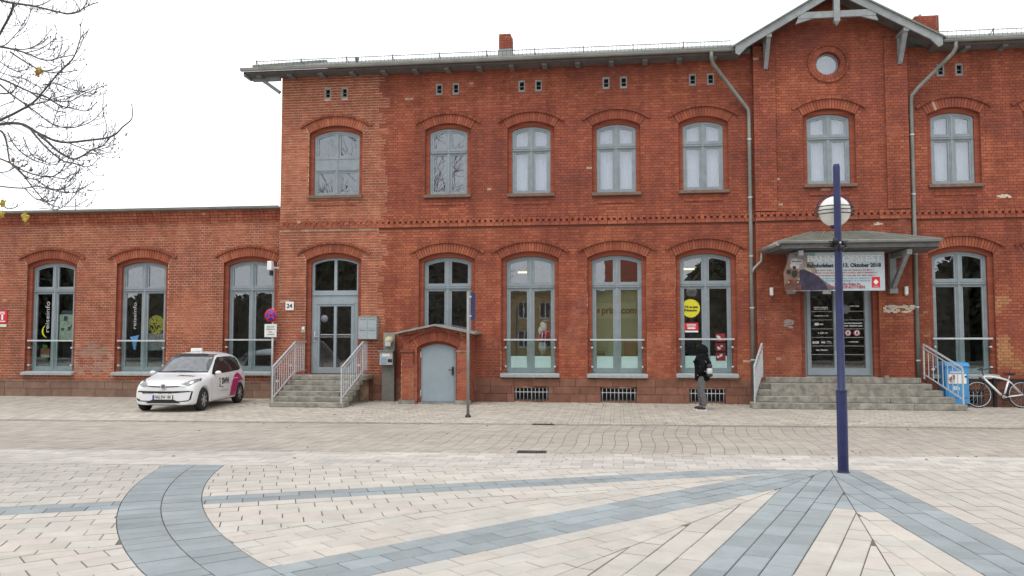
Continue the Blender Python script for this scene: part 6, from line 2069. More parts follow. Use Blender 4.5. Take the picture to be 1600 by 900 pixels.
# ------------------------------------------------------------------ person in black, looking at the window
PX, PY = 2.12, -1.95
def build_person():
    T = thing('person', 'person in a black hooded jacket and grey trousers walking past the window', 'person', (PX, PY, 0), R(0), local=True)
    # local frame: facing -x (left in the picture), slightly turned to the wall (+y)
    skin = mat('skin', (.40, .24, .17), .6, var=.08)
    # one continuous body
    J = {}
    V = []; E = []; Rr = []
    def add(n, p, r, par=None):
        J[n] = len(V); V.append(p); Rr.append(r)
        if par: E.append((J[par], J[n]))
    add('pelvis', (0, 0, .83), (.09, .115))
    add('waist', (.0, 0, .98), (.085, .105), 'pelvis'); add('chest', (.015, 0, 1.15), (.09, .12), 'waist'); add('shoulder', (.01, 0, 1.29), (.085, .12), 'chest')
    add('neck', (-.015, 0, 1.37), .052, 'shoulder'); add('head0', (-.035, 0, 1.45), (.075, .07), 'neck'); add('head1', (-.04, 0, 1.53), (.085, .075), 'head0'); add('head2', (-.035, 0, 1.58), (.05, .05), 'head1')
    for s_, n in ((1, 'r'), (-1, 'l')):
        add('hip' + n, (0, s_ * .085, .78), .09, 'pelvis')
        kx = -.07 if s_ > 0 else .0; fx = -.05 if s_ > 0 else .05
        add('knee' + n, (kx, s_ * .09, .45), .058, 'hip' + n); add('calf' + n, (fx + .01, s_ * .092, .30), .054, 'knee' + n); add('ank' + n, (fx + .02, s_ * .092, .085), .038, 'calf' + n)
        add('ball' + n, (fx - .10, s_ * .095, .035), .035, 'ank' + n); add('toe' + n, (fx - .15, s_ * .096, .03), .026, 'ball' + n)
        add('arm0' + n, (.02, s_ * .17, 1.27), .055, 'shoulder'); add('elbow' + n, (.06, s_ * .235, 1.02), .043, 'arm0' + n); add('wrist' + n, (-.03, s_ * .16, .93), .030, 'elbow' + n)
        add('palm' + n, (-.07, s_ * .13, .88), (.030, .018), 'wrist' + n)
        for k in range(4):
            a = (-.095, s_ * .12, .885 - k * .017)
            add('f%d' % k + n, a, .0085, 'palm' + n); add('g%d' % k + n, (a[0] - .028, a[1] - s_ * .010, a[2] - .01), .008, 'f%d' % k + n); add('h%d' % k + n, (a[0] - .040, a[1] - s_ * .028, a[2] - .014), .007, 'g%d' % k + n)
        add('th' + n, (-.075, s_ * .10, .90), .010, 'palm' + n); add('ti' + n, (-.10, s_ * .095, .905), .008, 'th' + n)
    put_mesh('body', skin_mesh(V, E, Rr, 2), skin, T)
    # face: nose, eyes, mouth, ears on the head
    f = MB(); f.tube([(-.115, 0, 1.525), (-.142, 0, 1.495), (-.118, 0, 1.485)], [.008, .015, .010], 6); f.build('nose', skin, T)
    e = MB()
    for s_ in (-1, 1): blob(e, (-.108, s_ * .03, 1.53), (.010, .013, .008), 8)
    e.build('eyes', mat('eye_dark', (.03, .02, .02), .3), T)
    MB().box(-.116, -.104, -.022, .022, 1.452, 1.460).build('mouth', mat('lips', (.30, .10, .09), .6), T)
    BLACK = mat('black_jacket', (.007, .007, .009), .95, spec=.15, var=.5, scale=14, bump=.5, bscale=30)
    # jacket: loose, longer at the back
    V = []; E = []; Rr = []; J.clear()
    def add2(n, p, r, par=None):
        J[n] = len(V); V.append(p); Rr.append(r)
        if par: E.append((J[par], J[n]))
    add2('mid', (.0, 0, 1.02), (.175, .205)); add2('hem', (.01, 0, .80), (.18, .20), 'mid'); add2('hem2', (.012, 0, .70), (.175, .195), 'hem')
    add2('ch', (.015, 0, 1.18), (.17, .205), 'mid'); add2('sh', (.015, 0, 1.31), (.135, .16), 'ch'); add2('col', (-.005, 0, 1.40), (.125, .12), 'sh'); add2('col2', (-.015, 0, 1.45), (.11, .105), 'col')
    for s_ in (1, -1):
        n = 'r' if s_ > 0 else 'l'
        add2('a' + n, (.02, s_ * .17, 1.26), .082, 'sh'); add2('e' + n, (.065, s_ * .235, 1.03), .072, 'a' + n); add2('w' + n, (-.04, s_ * .185, .94), .06, 'e' + n); add2('c' + n, (-.09, s_ * .15, .90), .05, 'w' + n)
    ja = put_mesh('jacket', skin_mesh(V, E, Rr, 2), BLACK, T)
    # hood: open shell around the head, opening to the front-left
    hv = []; hf = []
    nt, npz = 18, 10
    for i in range(npz + 1):
        ph = PI * (-.34 + .84 * i / npz)      # from neck up to the crown
        for k in range(nt + 1):
            th = R(30) + R(300) * k / nt         # opening faces -x
            rx, ry, rz_ = .150, .125, .165
            r = math.cos(min(ph, PI / 2))
            x = -.015 - math.cos(th) * rx * max(r, .02) + (.035 if math.cos(th) < -.3 else 0) * max(0, r)
            y = math.sin(th) * ry * max(r, .02)
            z = 1.475 + math.sin(ph) * rz_
            if i == npz: x += .02
            hv.append((x, y, z))
    for i in range(npz):
        for k in range(nt):
            a = i * (nt + 1) + k
            hf.append((a, a + 1, a + nt + 2, a + nt + 1))
    hm = bpy.data.meshes.new('hood'); hm.from_pydata(hv, [], hf)
    ho = bpy.data.objects.new('tmp', hm); COL.objects.link(ho)
    so = ho.modifiers.new('s', 'SOLIDIFY'); so.thickness = .018; so.offset = 1
    ss = ho.modifiers.new('ss', 'SUBSURF'); ss.levels = 1; ss.render_levels = 1
    hm2 = bpy.data.meshes.new_from_object(ho.evaluated_get(bpy.context.evaluated_depsgraph_get())); bpy.data.objects.remove(ho)
    for p in hm2.polygons: p.use_smooth = True
    put_mesh('hood', hm2, BLACK, T)
    m = MB()
    blob(m, (-.035, 0, 1.57), (.10, .085, .06), 14); blob(m, (.03, 0, 1.50), (.07, .08, .10), 14)
    m.build('hair', mat('dark_hair', (.015, .011, .009), .7), T)
    m = MB(); blob(m, (.085, 0, 1.36), (.085, .13, .085), 14); blob(m, (.02, 0, 1.37), (.12, .12, .05), 14); m.build('hood_fold', BLACK, T)
    # trousers
    V = []; E = []; Rr = []; J.clear()
    add2('p', (0, 0, .83), (.14, .17)); add2('top', (0, 0, .95), (.13, .16), 'p')
    for s_ in (1, -1):
        n = 'r' if s_ > 0 else 'l'
        kx = -.07 if s_ > 0 else .0; fx = -.05 if s_ > 0 else .05
        add2('h' + n, (0, s_ * .085, .75), .108, 'p'); add2('k' + n, (kx, s_ * .09, .46), .082, 'h' + n); add2('c' + n, (fx + .005, s_ * .092, .28), .074, 'k' + n); add2('b' + n, (fx + .015, s_ * .092, .10), .066, 'c' + n)
    put_mesh('trousers', skin_mesh(V, E, Rr, 2), mat('grey_trousers', (.115, .115, .12), .85, var=.25, scale=12, bump=.4, bscale=30), T)
    # shoes with pale soles
    for s_ in (1, -1):
        fx = -.05 if s_ > 0 else .05
        V = [(fx + .05, s_ * .094, .06), (fx - .02, s_ * .094, .065), (fx - .10, s_ * .096, .048), (fx - .165, s_ * .097, .040)]
        put_mesh('shoe', skin_mesh(V, [(0, 1), (1, 2), (2, 3)], [(.046, .042), (.05, .045), (.042, .044), (.028, .036)], 2), mat('black_shoe', (.02, .02, .02), .6), T)
        pts = [(fx + .085, -.03), (fx + .09, .03), (fx + .0, .04), (fx - .10, .047), (fx - .185, .03), (fx - .195, 0), (fx - .185, -.03), (fx - .10, -.045), (fx, -.038)]
        mm = MB(); k = len(pts)
        vs = [(x, s_ * .095 + y, .002) for x, y in pts] + [(x, s_ * .095 + y, .026) for x, y in pts]
        mm.add(vs, [list(range(k))[::-1], list(range(k, 2 * k))] + [(i, (i + 1) % k, k + (i + 1) % k, k + i) for i in range(k)])
        mm.build('shoe_sole', mat('white_sole', (.6, .6, .58), .6), T, fix=True)
    T.rotation_euler = (0, 0, R(-14))
    return T
build_person()
B = thing('shoulder_bag', 'black and white bag with grey strap slung across the back of the person', 'bag', (PX, PY, 0), R(-14), local=True)
m = MB(); blob(m, (.20, -.10, .98), (.075, .12, .13), 16); bo = m.build('bag_body', mat('bag_white', (.60, .60, .60), .6, var=.1, scale=12), B)
m = MB(); blob(m, (.195, -.10, 1.09), (.078, .115, .085), 16); m.build('bag_flap', mat('bag_dark', (.03, .035, .033), .7), B)
m = MB(); blob(m, (.20, -.10, .88), (.082, .125, .055), 16); m.build('bag_bottom', mat('bag_dark', (.03, .03, .03)), B)
MB().tube([(.17, -.13, 1.13), (.12, -.19, 1.22), (.05, -.17, 1.33), (-.02, -.10, 1.395)], .013, 6).tube([(.16, -.16, .93), (.08, -.225, 1.00), (-.02, -.21, 1.10)], .010, 6).build('strap', mat('strap_grey', (.25, .24, .24), .6), B)

# ------------------------------------------------------------------ bicycle and stand
def build_bike():
    T = thing('bicycle', 'white city bicycle leaning beside the blue newspaper box at the right edge', 'bicycle', (9.75, -.34, 0), local=True)
    WH = mat('bike_white', (.72, .72, .72), .35, var=.04, coat=.3)
    DK = M_BLACK
    xf, xr = -.52, .55; r = .34
    for x, nm in ((xf, 'front_wheel'), (xr, 'rear_wheel')):
        ring = [(x + r * math.cos(2 * PI * i / 40), 0, r + .005 + r * math.sin(2 * PI * i / 40) * .985) for i in range(41)]
        w = MB().tube(ring, .019, 8, caps=False).build(nm, M_RUBBER, T)
        ring = [(x + (r - .03) * math.cos(2 * PI * i / 40), 0, r + (r - .03) * math.sin(2 * PI * i / 40)) for i in range(41)]
        MB().tube(ring, .011, 6, caps=False).build('rim', M_GALV, w)
        sp = MB()
        for k in range(18):
            a = 2 * PI * k / 18
            sp.tube([(x + .02 * math.cos(a + .5), .02 * (1 if k % 2 else -1), r + .02 * math.sin(a + .5)), (x + (r - .035) * math.cos(a), 0, r + (r - .035) * math.sin(a))], .0016, 3, caps=False)
        sp.build('spokes', M_GALV, w)
        MB().lathe([(.018, -.05), (.022, -.03), (.022, .03), (.018, .05)], (x, 0, r), 'y', 12).build('hub', DK, w)
    f = MB()
    hb, ht = (-.33, 0, .70), (-.36, 0, .82); bbk = (.10, 0, .27); st = (.24, 0, .70)
    f.tube([ht, hb], .027, 10)
    f.tube([(-.355, 0, .80), (-.2, 0, .80), (.02, 0, .765), st], .025, 10)
    f.tube([(-.335, 0, .73), bbk], .029, 10)
    f.tube([st, bbk], .023, 10)
    for s_ in (-1, 1):
        f.tube([(bbk[0], s_ * .03, bbk[2]), (xr, s_ * .055, r)], .014, 8); f.tube([(st[0], s_ * .02, st[2]), (xr, s_ * .055, r)], .009, 8)
    f.lathe([(.03, -.04), (.03, .04)], bbk, 'y', 14)
    f.build('frame', WH, T)
    fk = MB()
    for s_ in (-1, 1): fk.tube([(-.335, s_ * .03, .69), (-.36, s_ * .05, .60), (xf, s_ * .05, r)], .012, 8)
    fk.build('fork', DK, T)
    MB().tube([ht, (-.39, 0, .95)], .014, 8).tube([(-.30, -.28, 1.0), (-.40, -.2, .98), (-.42, 0, .955), (-.40, .2, .98), (-.30, .28, 1.0)], .012, 8).build('handlebar', DK, T)
    for s_ in (-1, 1): MB().tube([(-.32, s_ * .25, .995), (-.24, s_ * .31, 1.005)], .017, 8).build('grip', DK, T)
    MB().tube([st, (.275, 0, .84)], .013, 8).build('seat_post', M_GALV, T)
    m = MB(); blob(m, (.33, 0, .87), (.10, .075, .035), 14); m.tube([(.28, 0, .87), (.12, 0, .872)], [.035, .018], 8); m.build('saddle', DK, T)
    cr = MB().lathe([(.085, -.004), (.09, 0), (.085, .004), (.07, .004), (.07, -.004)], (bbk[0], -.05, bbk[2]), 'y', 24)
    cr.tube([(bbk[0], -.06, bbk[2]), (bbk[0] - .05, -.07, bbk[2] - .16)], .009, 6).tube([(bbk[0], .06, bbk[2]), (bbk[0] + .05, .07, bbk[2] + .16)], .009, 6)
    cr.build('crank', DK, T)
    MB().box(bbk[0] - .1, bbk[0], -.16, -.08, bbk[2] - .175, bbk[2] - .155).build('pedal', DK, T); MB().box(bbk[0], bbk[0] + .1, .08, .16, bbk[2] + .155, bbk[2] + .175).build('pedal', DK, T)
    MB().tube([(bbk[0], -.05, bbk[2] + .088), (xr, -.05, r + .04)], .005, 4).tube([(bbk[0], -.05, bbk[2] - .088), (xr, -.05, r - .04)], .005, 4).build('chain', DK, T)
    for x in (xf, xr):
        a0, a1 = (20, 150) if x == xf else (20, 190)
        MB().tube([(x + (r + .035) * math.cos(R(a0 + (a1 - a0) * i / 14)), 0, r + (r + .035) * math.sin(R(a0 + (a1 - a0) * i / 14))) for i in range(15)], .014, 6).build('mudguard', DK, T)
    MB().box(-.46, -.42, -.03, .03, .70, .78).build('front_lamp', DK, T)
    MB().tube([(.30, 0, .73), (.62, .05, .73)], .008, 5).tube([(.30, 0, .73), (.62, -.05, .73)], .008, 5).tube([(.6, .05, .73), (xr, .06, r)], .006, 5).tube([(.6, -.05, .73), (xr, -.06, r)], .006, 5).build('carrier', DK, T)
    T.rotation_euler = (R(-3), 0, R(1))
    return T
build_bike()
t = thing('bicycle_stand', 'dark steel bicycle stand post behind the white bicycle', 'bicycle stand', (9.72, -.14, 0))
MB().box(9.69, 9.76, -.17, -.10, 0, .80).build('post', mat('stand_black', (.02, .018, .02), .6), t)
MB().tube([(9.72, -.135, .70), (10.6, -.135, .70)], .022, 8).build('cross_bar', mat('stand_black', (0, 0, 0)), t)
MB().box(10.52, 10.59, -.17, -.10, 0, .80).build('post', mat('stand_black', (0, 0, 0)), t)

# ------------------------------------------------------------------ blue newspaper box
t = thing('newspaper_box', 'bright blue newspaper vending box with colour prints beside the entrance steps', 'newspaper box', (8.70, -.25, 0))
NB = mat('box_blue', (.06, .27, .55), .4, var=.06)
ND = mat('box_blue_side', (.05, .24, .50), .45, var=.06)
x0, x1, y0, y1 = 8.40, 8.97, -.46, -.03
bevel(MB().box(x0, x1, y0, y1, .10, 1.06).build('case', NB, t), .015)
bevel(MB().box(x0 + .04, x1 - .04, y0 + .03, y1 - .03, 0, .105).build('foot', ND, t), .008)
MB().add([(x0 - .02, y0 - .03, 1.06), (x1 + .02, y0 - .03, 1.06), (x1 + .02, y1 + .01, 1.06), (x0 - .02, y1 + .01, 1.06), (x0 + .0, y0 + .0, 1.15), (x1 - .0, y0 + .0, 1.15), (x1, y1, 1.17), (x0, y1, 1.17)],
         [(0, 3, 2, 1), (4, 5, 6, 7), (0, 1, 5, 4), (1, 2, 6, 5), (2, 3, 7, 6), (3, 0, 4, 7)]).build('lid', NB, t)
d = bevel(MB().box(x0 + .05, x1 - .05, y0 - .018, y0 - .001, .26, .98).build('front_door', NB, t), .01)
p = MB().box(x0 + .07, x1 - .07, y0 - .026, y0 - .019, .62, .86).build('poster', M_WHITE, d)
m = MB(); rr = random.Random(4)
cols = [(.45, .05, .06), (.12, .32, .06), (.45, .33, .05), (.3, .04, .2)]
for k in range(4):
    q_ = MB()
    for j in range(5): q_.plate(ell(x0 + .15 + rr.uniform(-.05, .06), .74 + rr.uniform(-.08, .08), rr.uniform(.015, .035), rr.uniform(.015, .035), 8), (), y0 - .03 - .0004 * k, y0 - .027)
    q_.build('print', mat('poster_print_' + 'abcd'[k], cols[k], .6), d, kind='stuff')
MB().box(x0 + .11, x1 - .12, y0 - .022, y0 - .019, .885, .93).build('coin_plate', mat('coin_plate', (.5, .55, .6)), d)
text('Ein', .13, (x0 + .26, y0 - .022, .50), M_WHITE, d, bold=.004)
MB().lathe([(.001, 0), (.025, 0), (.025, .02), (.001, .02)], (x1 - .085, y0 - .038, .80), 'y', 12).build('lock', M_BLACK, d)

# ------------------------------------------------------------------ near bare tree at the left
BARK = mat('bark', (.10, .088, .08), .95, var=.4, scale=20, bump=.6, bscale=60)
TR = thing('bare_tree', 'bare autumn tree whose branches hang into the upper left of the view', 'tree', (-11.2, -15.3, 0))
def unp(u, v, depth):
    """world point on a limb, given its bearing; every limb gets its own distance"""
    x = (u - 800) / 1280; y = (450 - v) / 1280
    return CAMP + (_FW + _RT * x + _UP * y) * depth
tw = MB()
def limb(px, r0, r1, d0, d1, n=6):
    """branch through measured points, from depth d0 to d1, with a little natural wobble"""
    k = len(px)
    pts = [unp(u, v, d0 + (d1 - d0) * i / (k - 1)) for i, (u, v) in enumerate(px)]
    # Catmull-Rom refinement
    out = []
    for i in range(k - 1):
        p0, p1, p2, p3 = pts[max(i - 1, 0)], pts[i], pts[i + 1], pts[min(i + 2, k - 1)]
        for j in range(4):
            t = j / 4
            out.append(.5 * ((2 * p1) + (p2 - p0) * t + (2 * p0 - 5 * p1 + 4 * p2 - p3) * t * t + (3 * p1 - p0 - 3 * p2 + p3) * t ** 3))
    out.append(pts[-1])
    m = len(out)
    rad = [r0 + (r1 - r0) * (i / (m - 1)) ** .8 for i in range(m)]
    tw.tube(out, rad, n)
    # short side twigs with buds
    return out
LIMBS = [
    ([(-120, 225), (-20, 198), (30, 193), (60, 208), (95, 222), (140, 219), (175, 213), (192, 198), (206, 185), (206, 163)], .030, .004, 8.6, 7.9),
    ([(-120, 195), (-20, 192), (10, 183), (32, 172), (52, 160), (70, 140), (90, 116), (112, 94), (120, 78), (126, 60), (136, 50)], .024, .004, 8.4, 7.6),
    ([(126, 62), (125, 38)], .004, .003, 7.65, 7.6),
    ([(-60, -20), (0, 0), (22, 5), (50, 9), (80, 16), (103, 21), (118, 20), (138, 9), (152, 4)], .022, .004, 8.2, 7.6),
    ([(22, 5), (55, 9), (72, 4), (84, -4)], .008, .004, 8.1, 7.9),
    ([(-5, 62), (4, 45), (14, 27), (20, 12), (21, 5)], .018, .014, 8.3, 8.1),
    ([(-40, 70), (0, 73), (24, 78), (44, 84), (62, 92), (78, 94), (94, 90), (114, 86)], .020, .004, 8.4, 7.7),
    ([(0, 72), (10, 69), (28, 50), (39, 40), (38, 32)], .008, .003, 8.4, 8.0),
    ([(8, 75), (38, 77), (56, 71), (68, 61), (80, 46)], .009, .003, 8.3, 7.9),
    ([(38, 83), (62, 77), (78, 67), (88, 61)], .007, .003, 8.2, 7.9),
    ([(90, 90), (96, 75), (97, 58)], .007, .003, 7.9, 7.7),
    ([(16, 81), (32, 92), (52, 104), (70, 112), (90, 114), (120, 110)], .012, .004, 8.3, 7.7),
    ([(-30, 115), (0, 123), (22, 132), (48, 144), (70, 150), (92, 164), (116, 170), (136, 173), (151, 160)], .018, .004, 8.5, 7.8),
    ([(44, 142), (66, 154), (100, 159), (115, 156), (128, 148), (150, 139), (166, 133)], .010, .003, 8.1, 7.6),
    ([(0, 132), (16, 146), (38, 162), (60, 178), (82, 194), (108, 200), (136, 193), (152, 182), (166, 164)], .013, .003, 8.5, 7.7),
    ([(-40, 148), (0, 146), (16, 145), (26, 136), (31, 126)], .012, .004, 8.6, 8.2),
    ([(70, 132), (86, 131), (100, 135), (118, 141), (138, 141), (152, 130)], .007, .003, 8.0, 7.6),
    ([(44, 164), (68, 160), (82, 155), (104, 148), (128, 143)], .008, .003, 8.0, 7.8),
    ([(60, 210), (75, 222), (90, 236), (112, 248), (126, 245), (144, 234), (160, 228), (172, 214), (178, 210)], .020, .004, 8.3, 7.7),
    ([(50, 205), (68, 226), (84, 241), (100, 252), (116, 255), (130, 260), (142, 259), (155, 247)], .015, .003, 8.2, 7.7),
    ([(104, 222), (130, 232), (146, 235), (164, 231), (180, 226)], .008, .003, 8.0, 7.7),
    ([(-60, 205), (-10, 203), (4, 207), (10, 222), (13, 240), (16, 254), (24, 262), (38, 276), (52, 294), (66, 310), (80, 320), (92, 324)], .018, .004, 8.6, 7.9),
    ([(-30, 240), (0, 248), (18, 256), (40, 268), (68, 276), (84, 275), (96, 266), (104, 253), (115, 234)], .014, .004, 8.5, 7.8),
    ([(28, 264), (42, 277), (58, 280), (74, 275), (98, 279), (114, 272), (118, 270)], .010, .003, 8.3, 7.9),
    ([(56, 281), (78, 294), (96, 296), (108, 283), (117, 271)], .007, .003, 8.1, 7.8),
    ([(-40, 284), (0, 291), (36, 294), (58, 291), (84, 296), (112, 295), (128, 294), (146, 284)], .012, .003, 8.4, 7.8),
    ([(78, 296), (100, 301), (118, 300), (134, 292)], .006, .003, 8.1, 7.9),
    ([(40, 296), (56, 311), (64, 312), (70, 308), (76, 301)], .006, .003, 8.2, 8.0),
    ([(64, 310), (80, 320), (90, 310), (93, 309)], .005, .003, 8.1, 8.0),
    ([(2, 318), (12, 326), (24, 324), (27, 320)], .008, .004, 8.5, 8.3),
    ([(-20, 262), (0, 269), (14, 267), (20, 262), (22, 250)], .009, .003, 8.6, 8.3),
    ([(36, 214), (48, 240), (64, 250), (84, 257), (96, 250), (110, 240)], .007, .003, 8.3, 7.9),
    ([(12, 207), (22, 226), (38, 242), (56, 251), (78, 258)], .009, .003, 8.5, 8.1),
    ([(162, 180), (167, 200), (162, 213)], .003, .005, 7.7, 7.8),
    ([(146, 216), (147, 234)], .004, .003, 7.8, 7.8),
    ([(60, 196), (80, 199), (86, 183), (90, 172), (95, 158)], .007, .003, 8.3, 7.9),
    ([(-20, 172), (0, 166), (20, 158), (22, 154)], .006, .003, 8.7, 8.4),
    ([(60, 325), (88, 327), (100, 323), (118, 322), (136, 312)], .005, .003, 8.4, 8.0),
    ([(118, 330), (118, 312)], .004, .003, 8.2, 8.2),
    ([(-20, 92), (0, 97), (14, 106), (30, 112), (50, 104)], .007, .003, 8.7, 8.3),
    ([(-20, 108), (0, 113), (18, 119), (36, 122), (60, 135), (70, 138)], .007, .003, 8.7, 8.3),
]
tips = []
for px, r0, r1, d0, d1 in LIMBS:
    o = limb(px, r0 * .62 + .0012, r1 * .9 + .0004, d0, d1)
    tips.append(o)
# finer side branches that droop and turn up at the tips, then twigs and buds
fine = []
for o in tips:
    n = len(o)
    if n < 14: continue
    for i in range(4, n - 3, 2):
        if rnd.random() > .85 or proj(o[i])[0] > 168: continue
        d = (o[i + 1] - o[i - 1]).normalized()
        side = (_RT * rnd.uniform(.1, 1) + _UP * rnd.uniform(-1.0, .8) + _FW * rnd.uniform(-.5, .5)).normalized()
        L = rnd.uniform(.14, .50) * (1.15 - .85 * i / n)
        p = o[i]; dd = (d * .8 + side * .8).normalized(); pts = [p]
        for k in range(7):
            dd = (dd + Vector((rnd.gauss(0, .07), rnd.gauss(0, .07), -.05 + .055 * k + rnd.gauss(0, .05)))).normalized()
            pts.append(pts[-1] + dd * L / 7)
        tw.tube(pts, [.0036 - .0016 * k / 7 for k in range(8)], 5)
        blob(tw, pts[-1], (.005, .005, .008), 5)
        fine.append(pts)
for o in tips + fine:
    for i in range(2, len(o) - 1):
        if rnd.random() < .20:
            d = (o[i + 1] - o[i - 1]).normalized()
            up = Vector((rnd.uniform(-.6, .6), rnd.uniform(-.6, .6), rnd.uniform(-.1, 1))).normalized()
            L = rnd.uniform(.03, .14)
            a = o[i]; b = a + (d * .7 + up).normalized() * L * .6; c = b + (d * .3 + up + Vector((0, 0, .5))).normalized() * L * .6
            tw.tube([a, b, c], [.0032, .0028, .0024], 4)
            blob(tw, c, (.0042, .0042, .007), 5)
    blob(tw, o[-1], (.006, .006, .010), 6)
# trunk and crown (mostly out of the picture to the left and above)
TP = Vector((-11.2, -15.3, 0))
tk = MB()
tk.tube([TP, TP + Vector((.05, 0, .4)), TP + Vector((.1, .05, 1.6)), TP + Vector((.2, .05, 3.0)), TP + Vector((.15, .1, 4.6)), TP + Vector((.3, .0, 6.5))], [.34, .27, .23, .21, .18, .14], 14)
tk.build('trunk', BARK, TR)
def free_of_view(p):
    u, v, z = proj(p)
    return not (z > .3 and u > -40 and -60 < v < 960)
cr = MB()
def grow(p, d, L, r, lvl):
    pts = [p]; rad = [r]
    n = 4
    for i in range(n):
        d = (d + Vector((rnd.gauss(0, .08), rnd.gauss(0, .08), rnd.gauss(.03, .07)))).normalized()
        q = pts[-1] + d * (L / n)
        if not free_of_view(q): break
        pts.append(q); rad.append(r * (1 - .55 * (i + 1) / n))
    if len(pts) < 2: return
    cr.tube(pts, rad, 7 if lvl < 2 else 4 if lvl < 4 else 3, caps=False)
    if lvl >= 4: return
    for k in range(3 if lvl < 4 else 2):
        i = rnd.randint(max(1, len(pts) - 3), len(pts) - 1)
        ax = Vector((rnd.gauss(0, 1), rnd.gauss(0, 1), rnd.gauss(.15, .7))).normalized()
        nd_ = (d * .9 + ax * .75).normalized()
        grow(pts[i], nd_, L * rnd.uniform(.62, .82), max(.012, rad[i] * .70), lvl + 1)
top = TP + Vector((.3, 0, 6.5))
for k in range(9):
    a = 2 * PI * k / 9 + .3
    z = 3.2 + 3.3 * k / 9
    base = TP + Vector((.18, .05, z))
    grow(base, Vector((math.cos(a) * .9, math.sin(a) * .9, .55)).normalized(), 2.9, .085, 0)
grow(top, Vector((.1, 0, 1)), 3.2, .13, 0); grow(top, Vector((-.4, .3, 1)).normalized(), 3.0, .11, 0); grow(top, Vector((.5, .2, .9)).normalized(), 3.0, .11, 0)
# the lower limbs that carry the traced branches: six boughs fork towards them outside the view
for v0, v1, zt in ((-80, 66, 3.6), (66, 128, 3.4), (128, 200, 3.2), (200, 256, 3.0), (256, 306, 2.8), (306, 400, 2.6)):
    grp = [L for L in LIMBS if L[0][0][0] <= 4 and v0 <= L[0][0][1] < v1]
    if not grp: continue
    st_ = TP + Vector((.2, .05, zt))
    vm = sum(L[0][0][1] for L in grp) / len(grp)
    fork = unp(-330, vm + 22, 8.9)
    mid = (st_ + fork) / 2 + Vector((0, 0, .12))
    cr.tube([st_, mid, fork], [.085, .06, .042], 8)
    for px, r0, r1, d0, d1 in grp:
        e = unp(*px[0], d0)
        q1 = fork.lerp(e, .45) + Vector((rnd.gauss(0, .03), rnd.gauss(0, .03), .07))
        rr = r0 * .62 + .0012
        cr.tube([fork, q1, e], [max(.03, rr * 1.3), max(.018, rr * 1.1), rr], 6)
cr.build('crown', BARK, TR)
tw.build('branches', BARK, TR)
# last leaves
def leaf(u, v, d, size, rot, col, seed):
    c = unp(u, v, d)
    r = random.Random(seed)
    pts = []
    for i in range(15):
        a = 2 * PI * i / 15
        rr = size * (1.0 if i % 3 == 0 else .62 if i % 3 == 1 else .7) * (1 + .25 * math.cos(a)) * r.uniform(.85, 1.1)
        x, z = rr * math.cos(a + rot) * .8, rr * math.sin(a + rot)
        pts.append((x, .25 * abs(x) + r.uniform(-.01, .01), z))
    m = MB()
    vs = [(c.x, c.y - .012, c.z)] + [(c.x + p[0], c.y + p[1], c.z + p[2]) for p in pts]
    m.add(vs, [(0, 1 + i, 1 + (i + 1) % 15) for i in range(15)])
    m.tube([(c.x, c.y, c.z + size * .6), (c.x + .01, c.y + .01, c.z + size * 1.2)], .003, 4)
    m.build('leaf', mat('autumn_leaf_' + col, {'yellow': (.42, .27, .03), 'rust': (.27, .09, .03), 'grey': (.16, .12, .10)}[col], .7, var=.35, scale=22, col2={'yellow': (.50, .40, .06), 'rust': (.40, .20, .04), 'grey': (.22, .17, .13)}[col]), TR)
leaf(58, 114, 8.0, .058, .3, 'rust', 1); leaf(62, 111, 7.98, .045, 1.4, 'yellow', 2)
leaf(37, 339, 8.0, .062, .2, 'yellow', 3); leaf(40, 349, 8.02, .045, 1.0, 'rust', 4)
leaf(3, 319, 8.4, .055, .7, 'yellow', 5); leaf(2, 336, 8.4, .05, 1.9, 'yellow', 6)
leaf(48, 265, 8.1, .030, .1, 'grey', 7); leaf(19, 251, 8.3, .032, .9, 'rust', 8); leaf(146, 234, 7.8, .012, .9, 'grey', 9); leaf(197, 211, 7.7, .018, .4, 'grey', 10)

# ------------------------------------------------------------------ what stands behind the viewer and shows in the panes
H = thing('yellow_house', 'pale yellow house with a red tiled roof across the square, reflected in the panes', 'house', (-3.5, -41, 0))
hx0, hx1, hy = -9.4, -0.62, -38.5
YEL = mat('yellow_render', (.42, .30, .13), .9, var=.1)
holes = []
for z0 in (0.9, 3.1):
    for x in (-8.5, -6.9, -5.3, -3.6):
        holes.append([(x - .45, z0), (x + .45, z0), (x + .45, z0 + 1.3), (x - .45, z0 + 1.3)])
MB().plate([(hx0, 0), (hx1, 0), (hx1, 5.0), (hx0, 5.0)], holes, hy - .3, hy).build('wall', YEL, H)
MB().box(hx0, hx1, hy - 8, hy - .35, 0, 4.98).build('shell', YEL, H)
MB().box(hx0 - .3, hx1 + .0, hy - 8.2, hy + .3, 5.0, 5.18).build('eaves', M_ROOF, H)
for h in holes:
    w = MB().plate(h, [[(h[0][0] + .08, h[0][1] + .08), (h[0][0] + .41, h[0][1] + .08), (h[0][0] + .41, h[2][1] - .08), (h[0][0] + .08, h[2][1] - .08)], [(h[0][0] + .49, h[0][1] + .08), (h[1][0] - .08, h[0][1] + .08), (h[1][0] - .08, h[2][1] - .08), (h[0][0] + .49, h[2][1] - .08)]], hy - .2, hy - .1).build('window', M_WHITE, H)
    MB().box(h[0][0] + .02, h[1][0] - .02, hy - .18, hy - .16, h[0][1] + .02, h[2][1] - .02).build('pane', mat('far_glass', (.05, .055, .06), .1), w)
gx0, gx1 = -.6, 3.4
MB().box(gx0, gx1, hy - 7, hy, 0, 5.4).build('gabled_wing', YEL, H)
